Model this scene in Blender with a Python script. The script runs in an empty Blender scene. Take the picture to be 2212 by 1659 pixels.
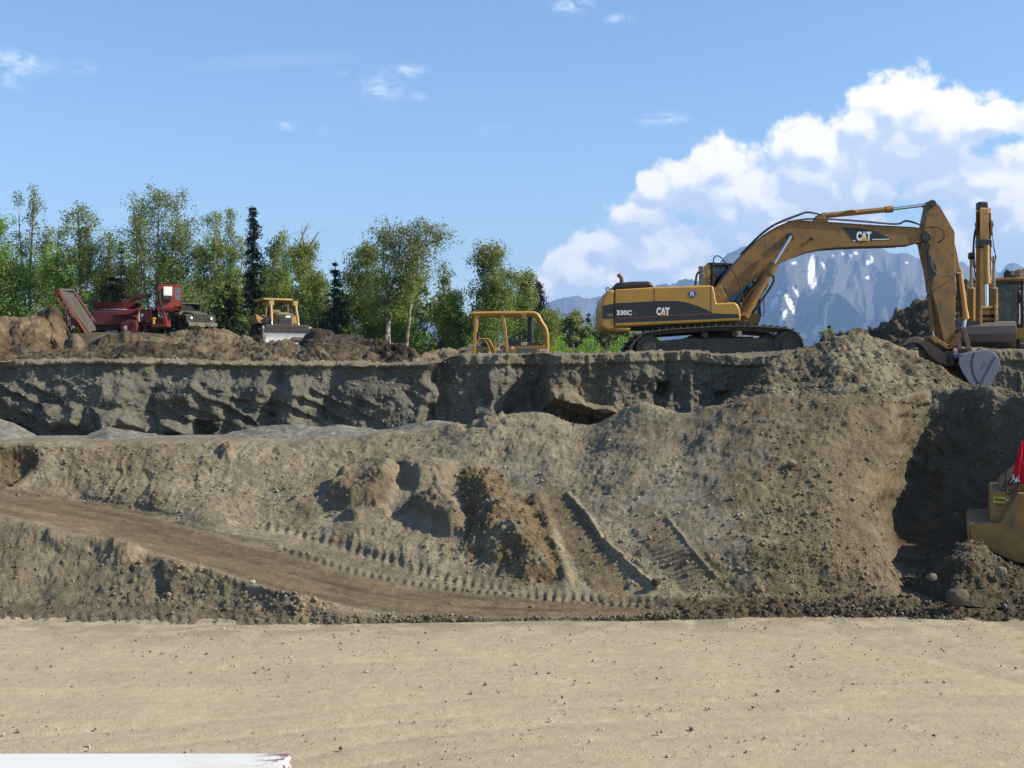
import bpy, bmesh, math, random
import numpy as np
from mathutils import Vector, Matrix, Euler

C = bpy.context.scene.collection
R = math.radians
# ---------------------------------------------------------------- camera
F = 2670.0          # focal length in units of a 2212-wide frame
CU, CV, H = 1106.0, 829.5, 3.8
cam_d = bpy.data.cameras.new("camera"); cam = bpy.data.objects.new("camera", cam_d); C.objects.link(cam)
cam.location = (0, 0, H); cam.rotation_euler = (R(90), 0, 0)
cam_d.sensor_width = 36.0; cam_d.lens = 36.0 * F / 2212.0
cam_d.clip_start = 0.1; cam_d.clip_end = 60000
bpy.context.scene.camera = cam
# ---------------------------------------------------------------- sun and sky
SUN_EL, SUN_AZ = 37.0, 7.0     # elevation; angle from +X towards the camera side
sd = Vector((math.cos(R(SUN_EL)) * math.cos(R(SUN_AZ)), -math.cos(R(SUN_EL)) * math.sin(R(SUN_AZ)), math.sin(R(SUN_EL))))
sl = bpy.data.lights.new("sun", 'SUN'); sl.energy = 5.0; sl.angle = R(0.53); sl.color = (1.0, 0.90, 0.72)
so = bpy.data.objects.new("sun", sl); C.objects.link(so)
so.rotation_euler = sd.to_track_quat('Z', 'Y').to_euler(); so.location = (40, -20, 40)
sc = bpy.context.scene
sc.view_settings.view_transform = 'Standard'; sc.view_settings.look = 'None'
sc.view_settings.exposure = 0.75; sc.view_settings.gamma = 1.0
sc.cycles.max_bounces = 6; sc.cycles.transparent_max_bounces = 12
sc.cycles.volume_bounces = 0

class NT:
    """small helper to write node trees"""
    def __init__(s, tree): s.t = tree; s.L = tree.links
    def n(s, typ, **kw):
        nd = s.t.nodes.new(typ)
        for k, v in kw.items(): setattr(nd, k, v)
        return nd
    def put(s, sock, val):
        if isinstance(val, bpy.types.NodeSocket): s.L.new(val, sock)
        elif val is not None: sock.default_value = val
    def math(s, op, a, b=None, c=None, clamp=False):
        nd = s.n('ShaderNodeMath', operation=op, use_clamp=clamp)
        s.put(nd.inputs[0], a); s.put(nd.inputs[1], b)
        if c is not None: s.put(nd.inputs[2], c)
        return nd.outputs[0]
    def vec(s, op, a, b=None, sc=None):
        nd = s.n('ShaderNodeVectorMath', operation=op)
        s.put(nd.inputs[0], a)
        if b is not None: s.put(nd.inputs[1], b)
        if sc is not None: s.put(nd.inputs[3], sc)
        return nd.outputs[1] if op in ('LENGTH', 'DOT_PRODUCT', 'DISTANCE') else nd.outputs[0]
    def mix(s, f, a, b, mode='MIX'):
        nd = s.n('ShaderNodeMix', data_type='RGBA', blend_type=mode)
        s.put(nd.inputs[0], f); s.put(nd.inputs[6], a); s.put(nd.inputs[7], b)
        return nd.outputs[2]
    def smooth(s, x, a, b, lo=0.0, hi=1.0):
        nd = s.n('ShaderNodeMapRange', interpolation_type='SMOOTHSTEP')
        s.put(nd.inputs[0], x); s.put(nd.inputs[1], a); s.put(nd.inputs[2], b); s.put(nd.inputs[3], lo); s.put(nd.inputs[4], hi)
        return nd.outputs[0]
    def noise(s, vec, scale, detail=4, rough=0.55, dist=0.0, ntype=None):
        nd = s.n('ShaderNodeTexNoise')
        if ntype: nd.noise_type = ntype
        s.put(nd.inputs['Vector'], vec); s.put(nd.inputs['Scale'], scale); s.put(nd.inputs['Detail'], detail)
        s.put(nd.inputs['Roughness'], rough); s.put(nd.inputs['Distortion'], dist)
        return nd.outputs[0]
def rgb(r, g, b): return (r, g, b, 1.0)

w = bpy.data.worlds.new("World"); sc.world = w; w.use_nodes = True
nt = NT(w.node_tree); w.node_tree.nodes.clear()
sky = nt.n('ShaderNodeTexSky', sky_type='NISHITA'); sky.sun_disc = False
sky.sun_elevation = R(SUN_EL); sky.sun_rotation = R(90 + SUN_AZ)
sky.air_density = 1.0; sky.dust_density = 0.6; sky.ozone_density = 2.2; sky.altitude = 100
# the clouds: cumulus bank low in the east, drawn on the directions of the sky
tc = nt.n('ShaderNodeTexCoord'); d = nt.vec('NORMALIZE', tc.outputs['Generated'])
sx = nt.n('ShaderNodeSeparateXYZ'); nt.put(sx.inputs[0], d)
azm = nt.math('ARCTAN2', sx.outputs[0], sx.outputs[1]); elv = nt.math('ARCSINE', sx.outputs[2])
cp = nt.n('ShaderNodeCombineXYZ'); nt.put(cp.inputs[0], azm); nt.put(cp.inputs[1], elv)
P0 = cp.outputs[0]                      # (azimuth, elevation) in radians
def ang(u, v):
    x = (u - CU) / F; z = (CV - v) / F
    return math.atan2(x, 1), math.asin(z / math.sqrt(x * x + 1 + z * z))
BL = [(1950,232,92,62),(2025,262,110,66),(2125,262,100,34),(1865,292,90,52),(1768,322,86,62),(1560,360,66,52),(1500,405,100,58),
      (1408,412,40,34),(1392,470,64,34),(1640,420,110,70),(1800,380,150,66),(1960,330,130,62),(2130,380,90,52),(2190,470,110,120),
      (2080,540,60,60),(1690,500,150,50),(1905,410,36,30),(1300,535,60,36),(1236,572,56,40),(1270,610,110,46),(1450,540,110,52),
      (1560,600,190,40),(1780,455,130,50),(2010,400,60,30),(1190,625,70,36),(1240,600,90,40),(1400,560,100,50),(1350,610,120,40)]
SM = [(45,134,66,22,.62),(28,160,34,26,.5),(822,188,46,34,.55),(885,152,34,14,.5),(1432,257,52,13,.55),(1235,10,46,18,.6),(1340,40,36,10,.4),
      (620,272,24,10,.4),(700,282,16,8,.35),(905,210,20,10,.4),(180,146,26,14,.3),(1068,282,26,16,.25),(737,155,14,10,.25)]
g = bpy.data.node_groups.new("cloud_density", 'ShaderNodeTree')
g.interface.new_socket("P", in_out='INPUT', socket_type='NodeSocketVector')
g.interface.new_socket("D", in_out='OUTPUT', socket_type='NodeSocketFloat'); g.interface.new_socket("M", in_out='OUTPUT', socket_type='NodeSocketFloat')
gn = NT(g); gi = gn.n('NodeGroupInput'); go = gn.n('NodeGroupOutput'); gp = gi.outputs[0]
acc = None
for (u, v, rx, ry) in BL:
    a, e = ang(u, v)
    q = gn.vec('MULTIPLY', gn.vec('SUBTRACT', gp, (a, e, 0)), (F / rx / 1.35, F / ry / 1.35, 0))
    f = gn.math('SUBTRACT', 1.0, gn.vec('LENGTH', q))
    acc = f if acc is None else gn.math('SMOOTH_MAX', acc, f, 0.25)
nz = gn.noise(gp, 34.0, 7, 0.56); nz2 = gn.noise(gp, 110.0, 4, 0.6)
vo = gn.n('ShaderNodeTexVoronoi', feature='SMOOTH_F1'); gn.put(vo.inputs['Vector'], gn.vec('ADD', gp, gn.vec('SCALE', gn.n('ShaderNodeTexNoise').outputs[1], None, 0.0)))
gn.put(vo.inputs['Scale'], 55.0); vo.inputs['Smoothness'].default_value = 0.35
t1 = gn.math('MULTIPLY', gn.math('SUBTRACT', nz, 0.5), 1.25)
t2 = gn.math('MULTIPLY', gn.math('SUBTRACT', 0.45, vo.outputs[0]), 0.55)
t3 = gn.math('MULTIPLY', gn.math('SUBTRACT', nz2, 0.5), 0.35)
gn.put(go.inputs[0], gn.math('ADD', gn.math('ADD', gn.math('MULTIPLY', acc, 0.8), gn.math('MULTIPLY', t1, 0.85)), gn.math('ADD', t2, t3)))
gn.put(go.inputs[1], gn.math('ADD', gn.math('ADD', acc, gn.math('MULTIPLY', gn.math('SUBTRACT', nz, 0.5), 1.25)), gn.math('MULTIPLY', gn.math('SUBTRACT', gn.noise(gp, 75.0, 5, 0.62), 0.5), 0.8)))
def dens(vec):
    k = nt.n('ShaderNodeGroup'); k.node_tree = g; nt.put(k.inputs[0], vec); return k.outputs
D0, M0 = dens(P0); D1 = dens(nt.vec('ADD', P0, (0.0060, 0.0100, 0)))[0]; DF = dens(nt.vec('ADD', P0, (0.010, 0.030, 0)))[1]
mask = nt.smooth(M0, 0.0, 0.36)
shade = nt.math('ADD', nt.math('MULTIPLY', nt.math('SUBTRACT', D0, D1), 1.25), 0.78, clamp=True)
thick = nt.smooth(DF, -0.1, 0.9)
shade2 = nt.math('SUBTRACT', shade, nt.math('MULTIPLY', thick, 0.55), clamp=True)
ccol = nt.mix(nt.smooth(shade2, 0.15, 1.0), rgb(3.9, 4.5, 5.6), rgb(7.5, 7.15, 6.65))
# thin scraps and a streak of cirrus
acc = None
for (u, v, rx, ry, a_) in SM:
    a, e = ang(u, v)
    q = nt.vec('MULTIPLY', nt.vec('SUBTRACT', P0, (a, e, 0)), (F / rx, F / ry, 0))
    f = nt.math('MULTIPLY', nt.smooth(nt.vec('LENGTH', q), 0.0, 1.5, 1.0, 0.0), a_ * 1.25)
    acc = f if acc is None else nt.math('MAXIMUM', acc, f)
scr = nt.math('MULTIPLY', acc, nt.smooth(nt.noise(nt.vec('MULTIPLY', P0, (0.8, 1.4, 1)), 70.0, 6, 0.68, 0.6), 0.38, 0.68), clamp=True)
a, e = ang(600, 130)
qx = nt.vec('SUBTRACT', P0, (a, e, 0)); rot = nt.n('ShaderNodeVectorRotate', rotation_type='Z_AXIS'); nt.put(rot.inputs['Vector'], qx); rot.inputs['Angle'].default_value = R(-6)
q = nt.vec('MULTIPLY', rot.outputs[0], (F / 240, F / 20, 0))
cir = nt.math('MULTIPLY', nt.smooth(nt.vec('LENGTH', q), 0.0, 1.1, 0.20, 0.0), nt.noise(nt.vec('MULTIPLY', P0, (8, 60, 1)), 1.0, 3))
sm_ = nt.math('MAXIMUM', scr, cir)
hs = nt.n('ShaderNodeHueSaturation'); nt.put(hs.inputs['Color'], sky.outputs[0]); hs.inputs['Saturation'].default_value = 1.16; hs.inputs['Value'].default_value = 1.0
base = nt.mix(nt.math('MULTIPLY', sm_, 0.85), hs.outputs[0], rgb(6.4, 6.8, 7.4))
final = nt.mix(mask, base, ccol)
bg = nt.n('ShaderNodeBackground'); nt.put(bg.inputs[0], final); bg.inputs[1].default_value = 0.116
ow = nt.n('ShaderNodeOutputWorld'); nt.put(ow.inputs[0], bg.outputs[0])
w.cycles.sampling_method = 'MANUAL'; w.cycles.sample_map_resolution = 512

# ---------------------------------------------------------------- naming helpers
def X(u, Y): return (u - CU) * Y / F
def Z(v, Y): return H - (v - CV) * Y / F
def PT(u, v, Y): return Vector((X(u, Y), Y, Z(v, Y)))
def tag(o, label=None, cat=None, group=None, kind=None):
    if label: o['label'] = label
    if cat: o['category'] = cat
    if group: o['group'] = group
    if kind: o['kind'] = kind
    return o
ORG = {}
def thing(name, loc, label, cat, group=None, rz=0.0):
    o = bpy.data.objects.new(name, None); C.objects.link(o); o.location = loc; o.rotation_euler = (0, 0, rz)
    o.empty_display_size = 0.3
    tag(o, label, cat, group); ORG[o] = Vector(loc); return o
def fast_mesh(name, verts, faces, mat=None, parent=None, col=None, smooth=True, world=True):
    """verts (N,3), faces (M,k) numpy; col (N,3) vertex colours"""
    verts = np.asarray(verts, dtype=np.float32); faces = np.asarray(faces, dtype=np.int32)
    if parent is not None and world:
        verts = verts - np.array(ORG.get(parent, (0, 0, 0)), dtype=np.float32)
    me = bpy.data.meshes.new(name); n, k = faces.shape
    me.vertices.add(len(verts)); me.vertices.foreach_set('co', verts.ravel())
    me.loops.add(n * k); me.loops.foreach_set('vertex_index', faces.ravel())
    me.polygons.add(n); me.polygons.foreach_set('loop_start', np.arange(0, n * k, k, dtype=np.int32))
    try: me.polygons.foreach_set('loop_total', np.full(n, k, dtype=np.int32))
    except Exception: pass
    if smooth: me.polygons.foreach_set('use_smooth', np.ones(n, dtype=bool))
    me.update(calc_edges=True)
    if col is not None:
        at = me.color_attributes.new('Col', 'FLOAT_COLOR', 'POINT')
        c4 = np.ones((len(verts), 4), dtype=np.float32); c4[:, :3] = col
        at.data.foreach_set('color', c4.ravel())
    if mat: me.materials.append(mat)
    o = bpy.data.objects.new(name, me); C.objects.link(o)
    if parent is not None: o.parent = parent; ORG[o] = ORG.get(parent, Vector((0, 0, 0)))
    return o

class MB:
    """collects shapes in world (or a thing's own) coordinates and links them as ONE mesh"""
    def __init__(s): s.v = []; s.f = []
    def add(s, vs, fs):
        b = len(s.v); s.v += [tuple(p) for p in vs]; s.f += [tuple(b + i for i in q) for q in fs]; return s
    def box(s, c, size, rot=None):
        hx, hy, hz = size[0] / 2, size[1] / 2, size[2] / 2
        M = Euler(rot).to_matrix() if rot else Matrix.Identity(3); c = Vector(c)
        vs = [c + M @ Vector((x * hx, y * hy, z * hz)) for x in (-1, 1) for y in (-1, 1) for z in (-1, 1)]
        return s.add(vs, [(0, 1, 3, 2), (4, 6, 7, 5), (0, 4, 5, 1), (2, 3, 7, 6), (0, 2, 6, 4), (1, 5, 7, 3)])
    def prism(s, pts, y0, y1, axis='y'):
        """outline [(x,z)] extruded along y (or for axis x: [(y,z)] extruded along x)"""
        n = len(pts)
        mk = (lambda p, t: (p[0], t, p[1])) if axis == 'y' else ((lambda p, t: (t, p[0], p[1])) if axis == 'x' else (lambda p, t: (p[0], p[1], t)))
        vs = [mk(p, y0) for p in pts] + [mk(p, y1) for p in pts]
        return s.add(vs, [tuple(range(n)), tuple(range(2 * n - 1, n - 1, -1))] + [(i, i + n, (i + 1) % n + n, (i + 1) % n) for i in range(n)])
    def cyl(s, p0, p1, r0, r1=None, n=14):
        p0 = Vector(p0); p1 = Vector(p1); r1 = r0 if r1 is None else r1
        d = (p1 - p0).normalized(); a = d.orthogonal().normalized(); b = d.cross(a)
        vs = []
        for (p, r) in ((p0, r0), (p1, r1)):
            vs += [p + (a * math.cos(2 * math.pi * i / n) + b * math.sin(2 * math.pi * i / n)) * r for i in range(n)]
        return s.add(vs, [tuple(range(n - 1, -1, -1)), tuple(range(n, 2 * n))] + [(i, (i + 1) % n, (i + 1) % n + n, i + n) for i in range(n)])
    def tube(s, path, r, n=8, sub=3):
        pts = [Vector(p) for p in path]
        if sub > 1 and len(pts) > 2:
            out = []
            for i in range(len(pts) - 1):
                p0 = pts[max(i - 1, 0)]; p1 = pts[i]; p2 = pts[i + 1]; p3 = pts[min(i + 2, len(pts) - 1)]
                for k in range(sub):
                    t = k / sub
                    out.append(0.5 * ((2 * p1) + (p2 - p0) * t + (2 * p0 - 5 * p1 + 4 * p2 - p3) * t * t + (3 * p1 - p0 - 3 * p2 + p3) * t ** 3))
            out.append(pts[-1]); pts = out
        rs = r if isinstance(r, (list, tuple)) else None
        base = len(s.v); up = None; m = len(pts)
        for i, p in enumerate(pts):
            d = (pts[min(i + 1, m - 1)] - pts[max(i - 1, 0)]).normalized()
            up = d.orthogonal().normalized() if up is None else (up - d * up.dot(d)).normalized()
            b = d.cross(up); rr = r if rs is None else rs[0] + (rs[1] - rs[0]) * i / (m - 1)
            s.v += [tuple(p + (up * math.cos(2 * math.pi * k / n) + b * math.sin(2 * math.pi * k / n)) * rr) for k in range(n)]
        for i in range(m - 1):
            for k in range(n):
                a0 = base + i * n + k; a1 = base + i * n + (k + 1) % n
                s.f.append((a0, a1, a1 + n, a0 + n))
        s.f.append(tuple(base + k for k in range(n - 1, -1, -1))); s.f.append(tuple(base + (m - 1) * n + k for k in range(n)))
        return s
    def ring(s, c, R_, r, axis='y', n=24, k=8):
        c = Vector(c); ax = {'y': (Vector((1, 0, 0)), Vector((0, 0, 1)), Vector((0, 1, 0))), 'x': (Vector((0, 1, 0)), Vector((0, 0, 1)), Vector((1, 0, 0))), 'z': (Vector((1, 0, 0)), Vector((0, 1, 0)), Vector((0, 0, 1)))}[axis]
        b = len(s.v)
        for i in range(n):
            t = 2 * math.pi * i / n; d = ax[0] * math.cos(t) + ax[1] * math.sin(t)
            for j in range(k):
                q = 2 * math.pi * j / k; s.v.append(tuple(c + d * (R_ + r * math.cos(q)) + ax[2] * (r * math.sin(q))))
        for i in range(n):
            for j in range(k):
                s.f.append((b + i * k + j, b + ((i + 1) % n) * k + j, b + ((i + 1) % n) * k + (j + 1) % k, b + i * k + (j + 1) % k))
        return s
    def build(s, name, mat, parent=None, bevel=0.0, smooth=False, seg=2, world=True):
        me = bpy.data.meshes.new(name)
        vs = s.v
        if parent is not None and world:
            o_ = ORG.get(parent, Vector((0, 0, 0))); vs = [(p[0] - o_[0], p[1] - o_[1], p[2] - o_[2]) for p in s.v]
        me.from_pydata(vs, [], s.f)
        bm = bmesh.new(); bm.from_mesh(me); bmesh.ops.recalc_face_normals(bm, faces=bm.faces); bm.to_mesh(me); bm.free()
        if mat: me.materials.append(mat)
        o = bpy.data.objects.new(name, me); C.objects.link(o)
        if parent is not None: o.parent = parent; ORG[o] = ORG.get(parent, Vector((0, 0, 0)))
        if bevel > 0:
            m = o.modifiers.new('bevel', 'BEVEL'); m.width = bevel; m.segments = seg; m.limit_method = 'ANGLE'; m.angle_limit = R(35)
            m.harden_normals = False
        if smooth or bevel > 0:
            me.polygons.foreach_set('use_smooth', np.ones(len(me.polygons), dtype=bool))
            try: me.set_sharp_from_angle(angle=R(38))
            except Exception: pass
        return o

def text_mesh(name, txt, x0, x1, z0, z1, y, mat, parent, offset=0.03, slant=0.0, world=True, M=None, thick=0.006):
    """lettering fitted into the rectangle x0..x1, z0..z1 on a plane facing the -y side"""
    cu = bpy.data.curves.new(name, 'FONT'); cu.body = txt; cu.offset = offset; cu.shear = slant; cu.extrude = 0.02
    ob = bpy.data.objects.new('tmp_text', cu); C.objects.link(ob)
    dg = bpy.context.evaluated_depsgraph_get(); dg.update()
    me = bpy.data.meshes.new_from_object(ob.evaluated_get(dg)); bpy.data.objects.remove(ob); bpy.data.curves.remove(cu)
    n = len(me.vertices); co = np.empty(n * 3, dtype=np.float32); me.vertices.foreach_get('co', co); co = co.reshape(-1, 3)
    mn = co.min(0); mx = co.max(0); s = (co - mn) / np.maximum(mx - mn, 1e-6)
    out = np.stack([x0 + s[:, 0] * (x1 - x0), y + (0.5 - s[:, 2]) * thick, z0 + s[:, 1] * (z1 - z0)], axis=1)
    if parent is not None and world: out = out - np.array(ORG.get(parent, (0, 0, 0)))
    if M is not None: out = np.array([M @ Vector(p) for p in out])
    me.vertices.foreach_set('co', out.astype(np.float32).ravel()); me.name = name; me.update()
    me.materials.clear(); me.materials.append(mat)
    o = bpy.data.objects.new(name, me); C.objects.link(o)
    if parent is not None: o.parent = parent; ORG[o] = ORG.get(parent, Vector((0, 0, 0)))
    return o

# ---------------------------------------------------------------- numpy noise
def _h(ix, iy, iz, s):
    n = (ix.astype(np.int64) * 374761393 + iy.astype(np.int64) * 668265263 + iz.astype(np.int64) * 2147483647 + s * 974711) & 0xffffffff
    n = ((n ^ (n >> 13)) * 1274126177) & 0xffffffff; n = (n ^ (n >> 16)) & 0xffffffff
    n = (n * 2246822519) & 0xffffffff; n = n ^ (n >> 15)
    return (n & 0xffffff).astype(np.float32) / 16777216.0
def vnoise(p, s=0):
    f = np.floor(p); i = f.astype(np.int64); t = (p - f).astype(np.float32); t = t * t * t * (t * (t * 6 - 15) + 10)
    r = 0
    for dx in (0, 1):
        wx = t[:, 0] if dx else 1 - t[:, 0]
        for dy in (0, 1):
            wy = t[:, 1] if dy else 1 - t[:, 1]
            for dz in (0, 1):
                wz = t[:, 2] if dz else 1 - t[:, 2]
                r = r + wx * wy * wz * _h(i[:, 0] + dx, i[:, 1] + dy, i[:, 2] + dz, s)
    return r * 2 - 1
def fbm(p, oct=5, s=0, gain=0.5, lac=2.03):
    a = 1.0; r = 0; q = np.array(p, dtype=np.float64); n = 0
    for k in range(oct):
        r = r + a * vnoise(q, s + k * 17); n += a; a *= gain; q = q * lac + 3.7
    return r / n
def ridged(p, oct=4, s=0, gain=0.5):
    a = 1.0; r = 0; q = np.array(p, dtype=np.float64); n = 0
    for k in range(oct):
        r = r + a * (1 - 2 * np.abs(vnoise(q, s + k * 13))); n += a; a *= gain; q = q * 2.1 + 5.1
    return r / n
def worley(p, s=0):
    f = np.floor(p).astype(np.int64); best = np.full(len(p), 9.0, dtype=np.float32); rid = np.zeros(len(p), dtype=np.float32)
    for dx in (-1, 0, 1):
        for dy in (-1, 0, 1):
            for dz in (-1, 0, 1):
                cx = f[:, 0] + dx; cy = f[:, 1] + dy; cz = f[:, 2] + dz
                a = _h(cx, cy, cz, s); b = _h(cx, cy, cz, s + 1); c = _h(cx, cy, cz, s + 2)
                d2 = (cx + a - p[:, 0]) ** 2 + (cy + b - p[:, 1]) ** 2 + (cz + c - p[:, 2]) ** 2
                m = d2 < best; best = np.where(m, d2, best).astype(np.float32); rid = np.where(m, _h(cx, cy, cz, s + 7), rid)
    return np.sqrt(best), rid
def sstep(x, a, b):
    t = np.clip((x - a) / (b - a), 0, 1); return t * t * (3 - 2 * t)
def clods(p, size, s=0, density=0.5, rmax=0.62):
    """rounded lumps of about `size` metres; height in units of size"""
    d, r = worley(p / size, s)
    rr = rmax * (0.35 + 0.65 * _frac(r * 7.3))
    h = np.sqrt(np.clip(1 - (d / rr) ** 2, 0, 1)) * rr
    return np.where(r < density, h, 0)
def _frac(x): return x - np.floor(x)
# ---------------------------------------------------------------- materials
def new_mat(name):
    m = bpy.data.materials.new(name); m.use_nodes = True; t = m.node_tree; t.nodes.clear(); n = NT(t)
    o = n.n('ShaderNodeOutputMaterial'); b = n.n('ShaderNodeBsdfPrincipled'); n.put(o.inputs[0], b.outputs[0])
    return m, n, b, o
def setp(n, b, **kw):
    for k, v in kw.items(): n.put(b.inputs[k.replace('_', ' ')], v)
def earth_mat(name, fine=1.0, bump=0.06, stone=0.35, fa=0.60, fb=0.40, ga=0.30):
    """soil: colour comes from the mesh's own colour attribute (soil type), broken up by grain, pebbles and damp patches"""
    m, n, b, o = new_mat(name)
    at = n.n('ShaderNodeAttribute', attribute_name='Col'); g = n.n('ShaderNodeNewGeometry'); p = g.outputs['Position']
    big = n.noise(p, 0.9, 5, 0.62); med = n.noise(p, 6.0, 5, 0.65); fin = n.noise(p, 38.0 * fine, 4, 0.7)
    vo = n.n('ShaderNodeTexVoronoi'); n.put(vo.inputs['Vector'], p); n.put(vo.inputs['Scale'], 16.0 * fine)
    f = n.math('ADD', n.math('MULTIPLY', n.smooth(big, 0.3, 0.7), ga), n.math('MULTIPLY', n.smooth(med, 0.3, 0.7), ga))
    f = n.math('MULTIPLY', n.math('ADD', n.math('ADD', f, n.math('MULTIPLY', n.smooth(fin, 0.28, 0.72), fa)), fb), 0.60)
    c = n.vec('SCALE', at.outputs[0], None, f)
    peb = n.smooth(vo.outputs[0], 0.10, 0.22, 1.0, 0.0)
    vc = n.n('ShaderNodeSeparateColor'); n.put(vc.inputs[0], vo.outputs[1])
    pm = n.math('MULTIPLY', peb, n.smooth(vc.outputs[0], 0.80, 0.86))
    pcol = n.mix(vc.outputs[1], rgb(0.08, 0.065, 0.05), rgb(0.26, 0.24, 0.20))
    c2 = n.mix(n.math('MULTIPLY', pm, stone * 2, clamp=True), c, pcol)
    setp(n, b, Base_Color=c2, Roughness=0.95); b.inputs['Specular IOR Level'].default_value = 0.15
    hgt = n.math('ADD', n.math('MULTIPLY', fin, 0.5), n.math('ADD', n.math('MULTIPLY', med, 1.2), n.math('MULTIPLY', peb, 0.25)))
    bp = n.n('ShaderNodeBump'); n.put(bp.inputs['Height'], hgt); bp.inputs['Distance'].default_value = bump; bp.inputs['Strength'].default_value = 0.9
    n.put(b.inputs['Normal'], bp.outputs[0])
    return m
M_EARTH = earth_mat('soil'); M_ROAD = earth_mat('packed_gravel', 1.2, 0.022, 0.18, 0.26, 0.74, 0.13); M_WALL = earth_mat('gravel_bank', 1.4, 0.05, 0.4)
def paint(name, col, rough=0.45, dust=(0.30, 0.24, 0.16), amt=0.45, metal=0.0, scale=2.2, spec=0.5, wear=0.25):
    m, n, b, o = new_mat(name)
    if max(col) < 0.7: col = tuple(c * 0.68 for c in col); dust = tuple(c * 0.68 for c in dust)
    g = n.n('ShaderNodeNewGeometry'); p = g.outputs['Position']
    a = n.noise(p, scale, 6, 0.68); a2 = n.noise(n.vec('MULTIPLY', p, (6, 6, 1.2)), 1.6, 4, 0.6); a3 = n.noise(p, 40, 3, 0.6)
    sn = n.n('ShaderNodeSeparateXYZ'); n.put(sn.inputs[0], g.outputs['Normal'])
    up = n.math('MULTIPLY', n.smooth(sn.outputs[2], 0.3, 1.0), 0.25)
    f = n.math('MULTIPLY', n.math('ADD', n.math('ADD', n.smooth(a, 0.38, 0.72), n.math('MULTIPLY', n.smooth(a2, 0.45, 0.75), 0.6)), up), amt, clamp=True)
    c = n.mix(f, rgb(*col), rgb(*dust))
    sp = n.math('MULTIPLY', n.smooth(n.noise(p, 9, 5, 0.75), 0.64, 0.70), wear, clamp=True)
    c = n.mix(sp, c, rgb(0.05, 0.035, 0.025))
    setp(n, b, Base_Color=c, Roughness=n.math('ADD', n.math('MULTIPLY', f, 0.4), n.math('ADD', n.math('MULTIPLY', a3, 0.15), rough - 0.07)), Metallic=metal)
    b.inputs['Specular IOR Level'].default_value = spec
    bp = n.n('ShaderNodeBump'); n.put(bp.inputs['Height'], n.noise(p, 5, 4, 0.6)); bp.inputs['Distance'].default_value = 0.004; bp.inputs['Strength'].default_value = 0.6
    n.put(b.inputs['Normal'], bp.outputs[0])
    return m
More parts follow.
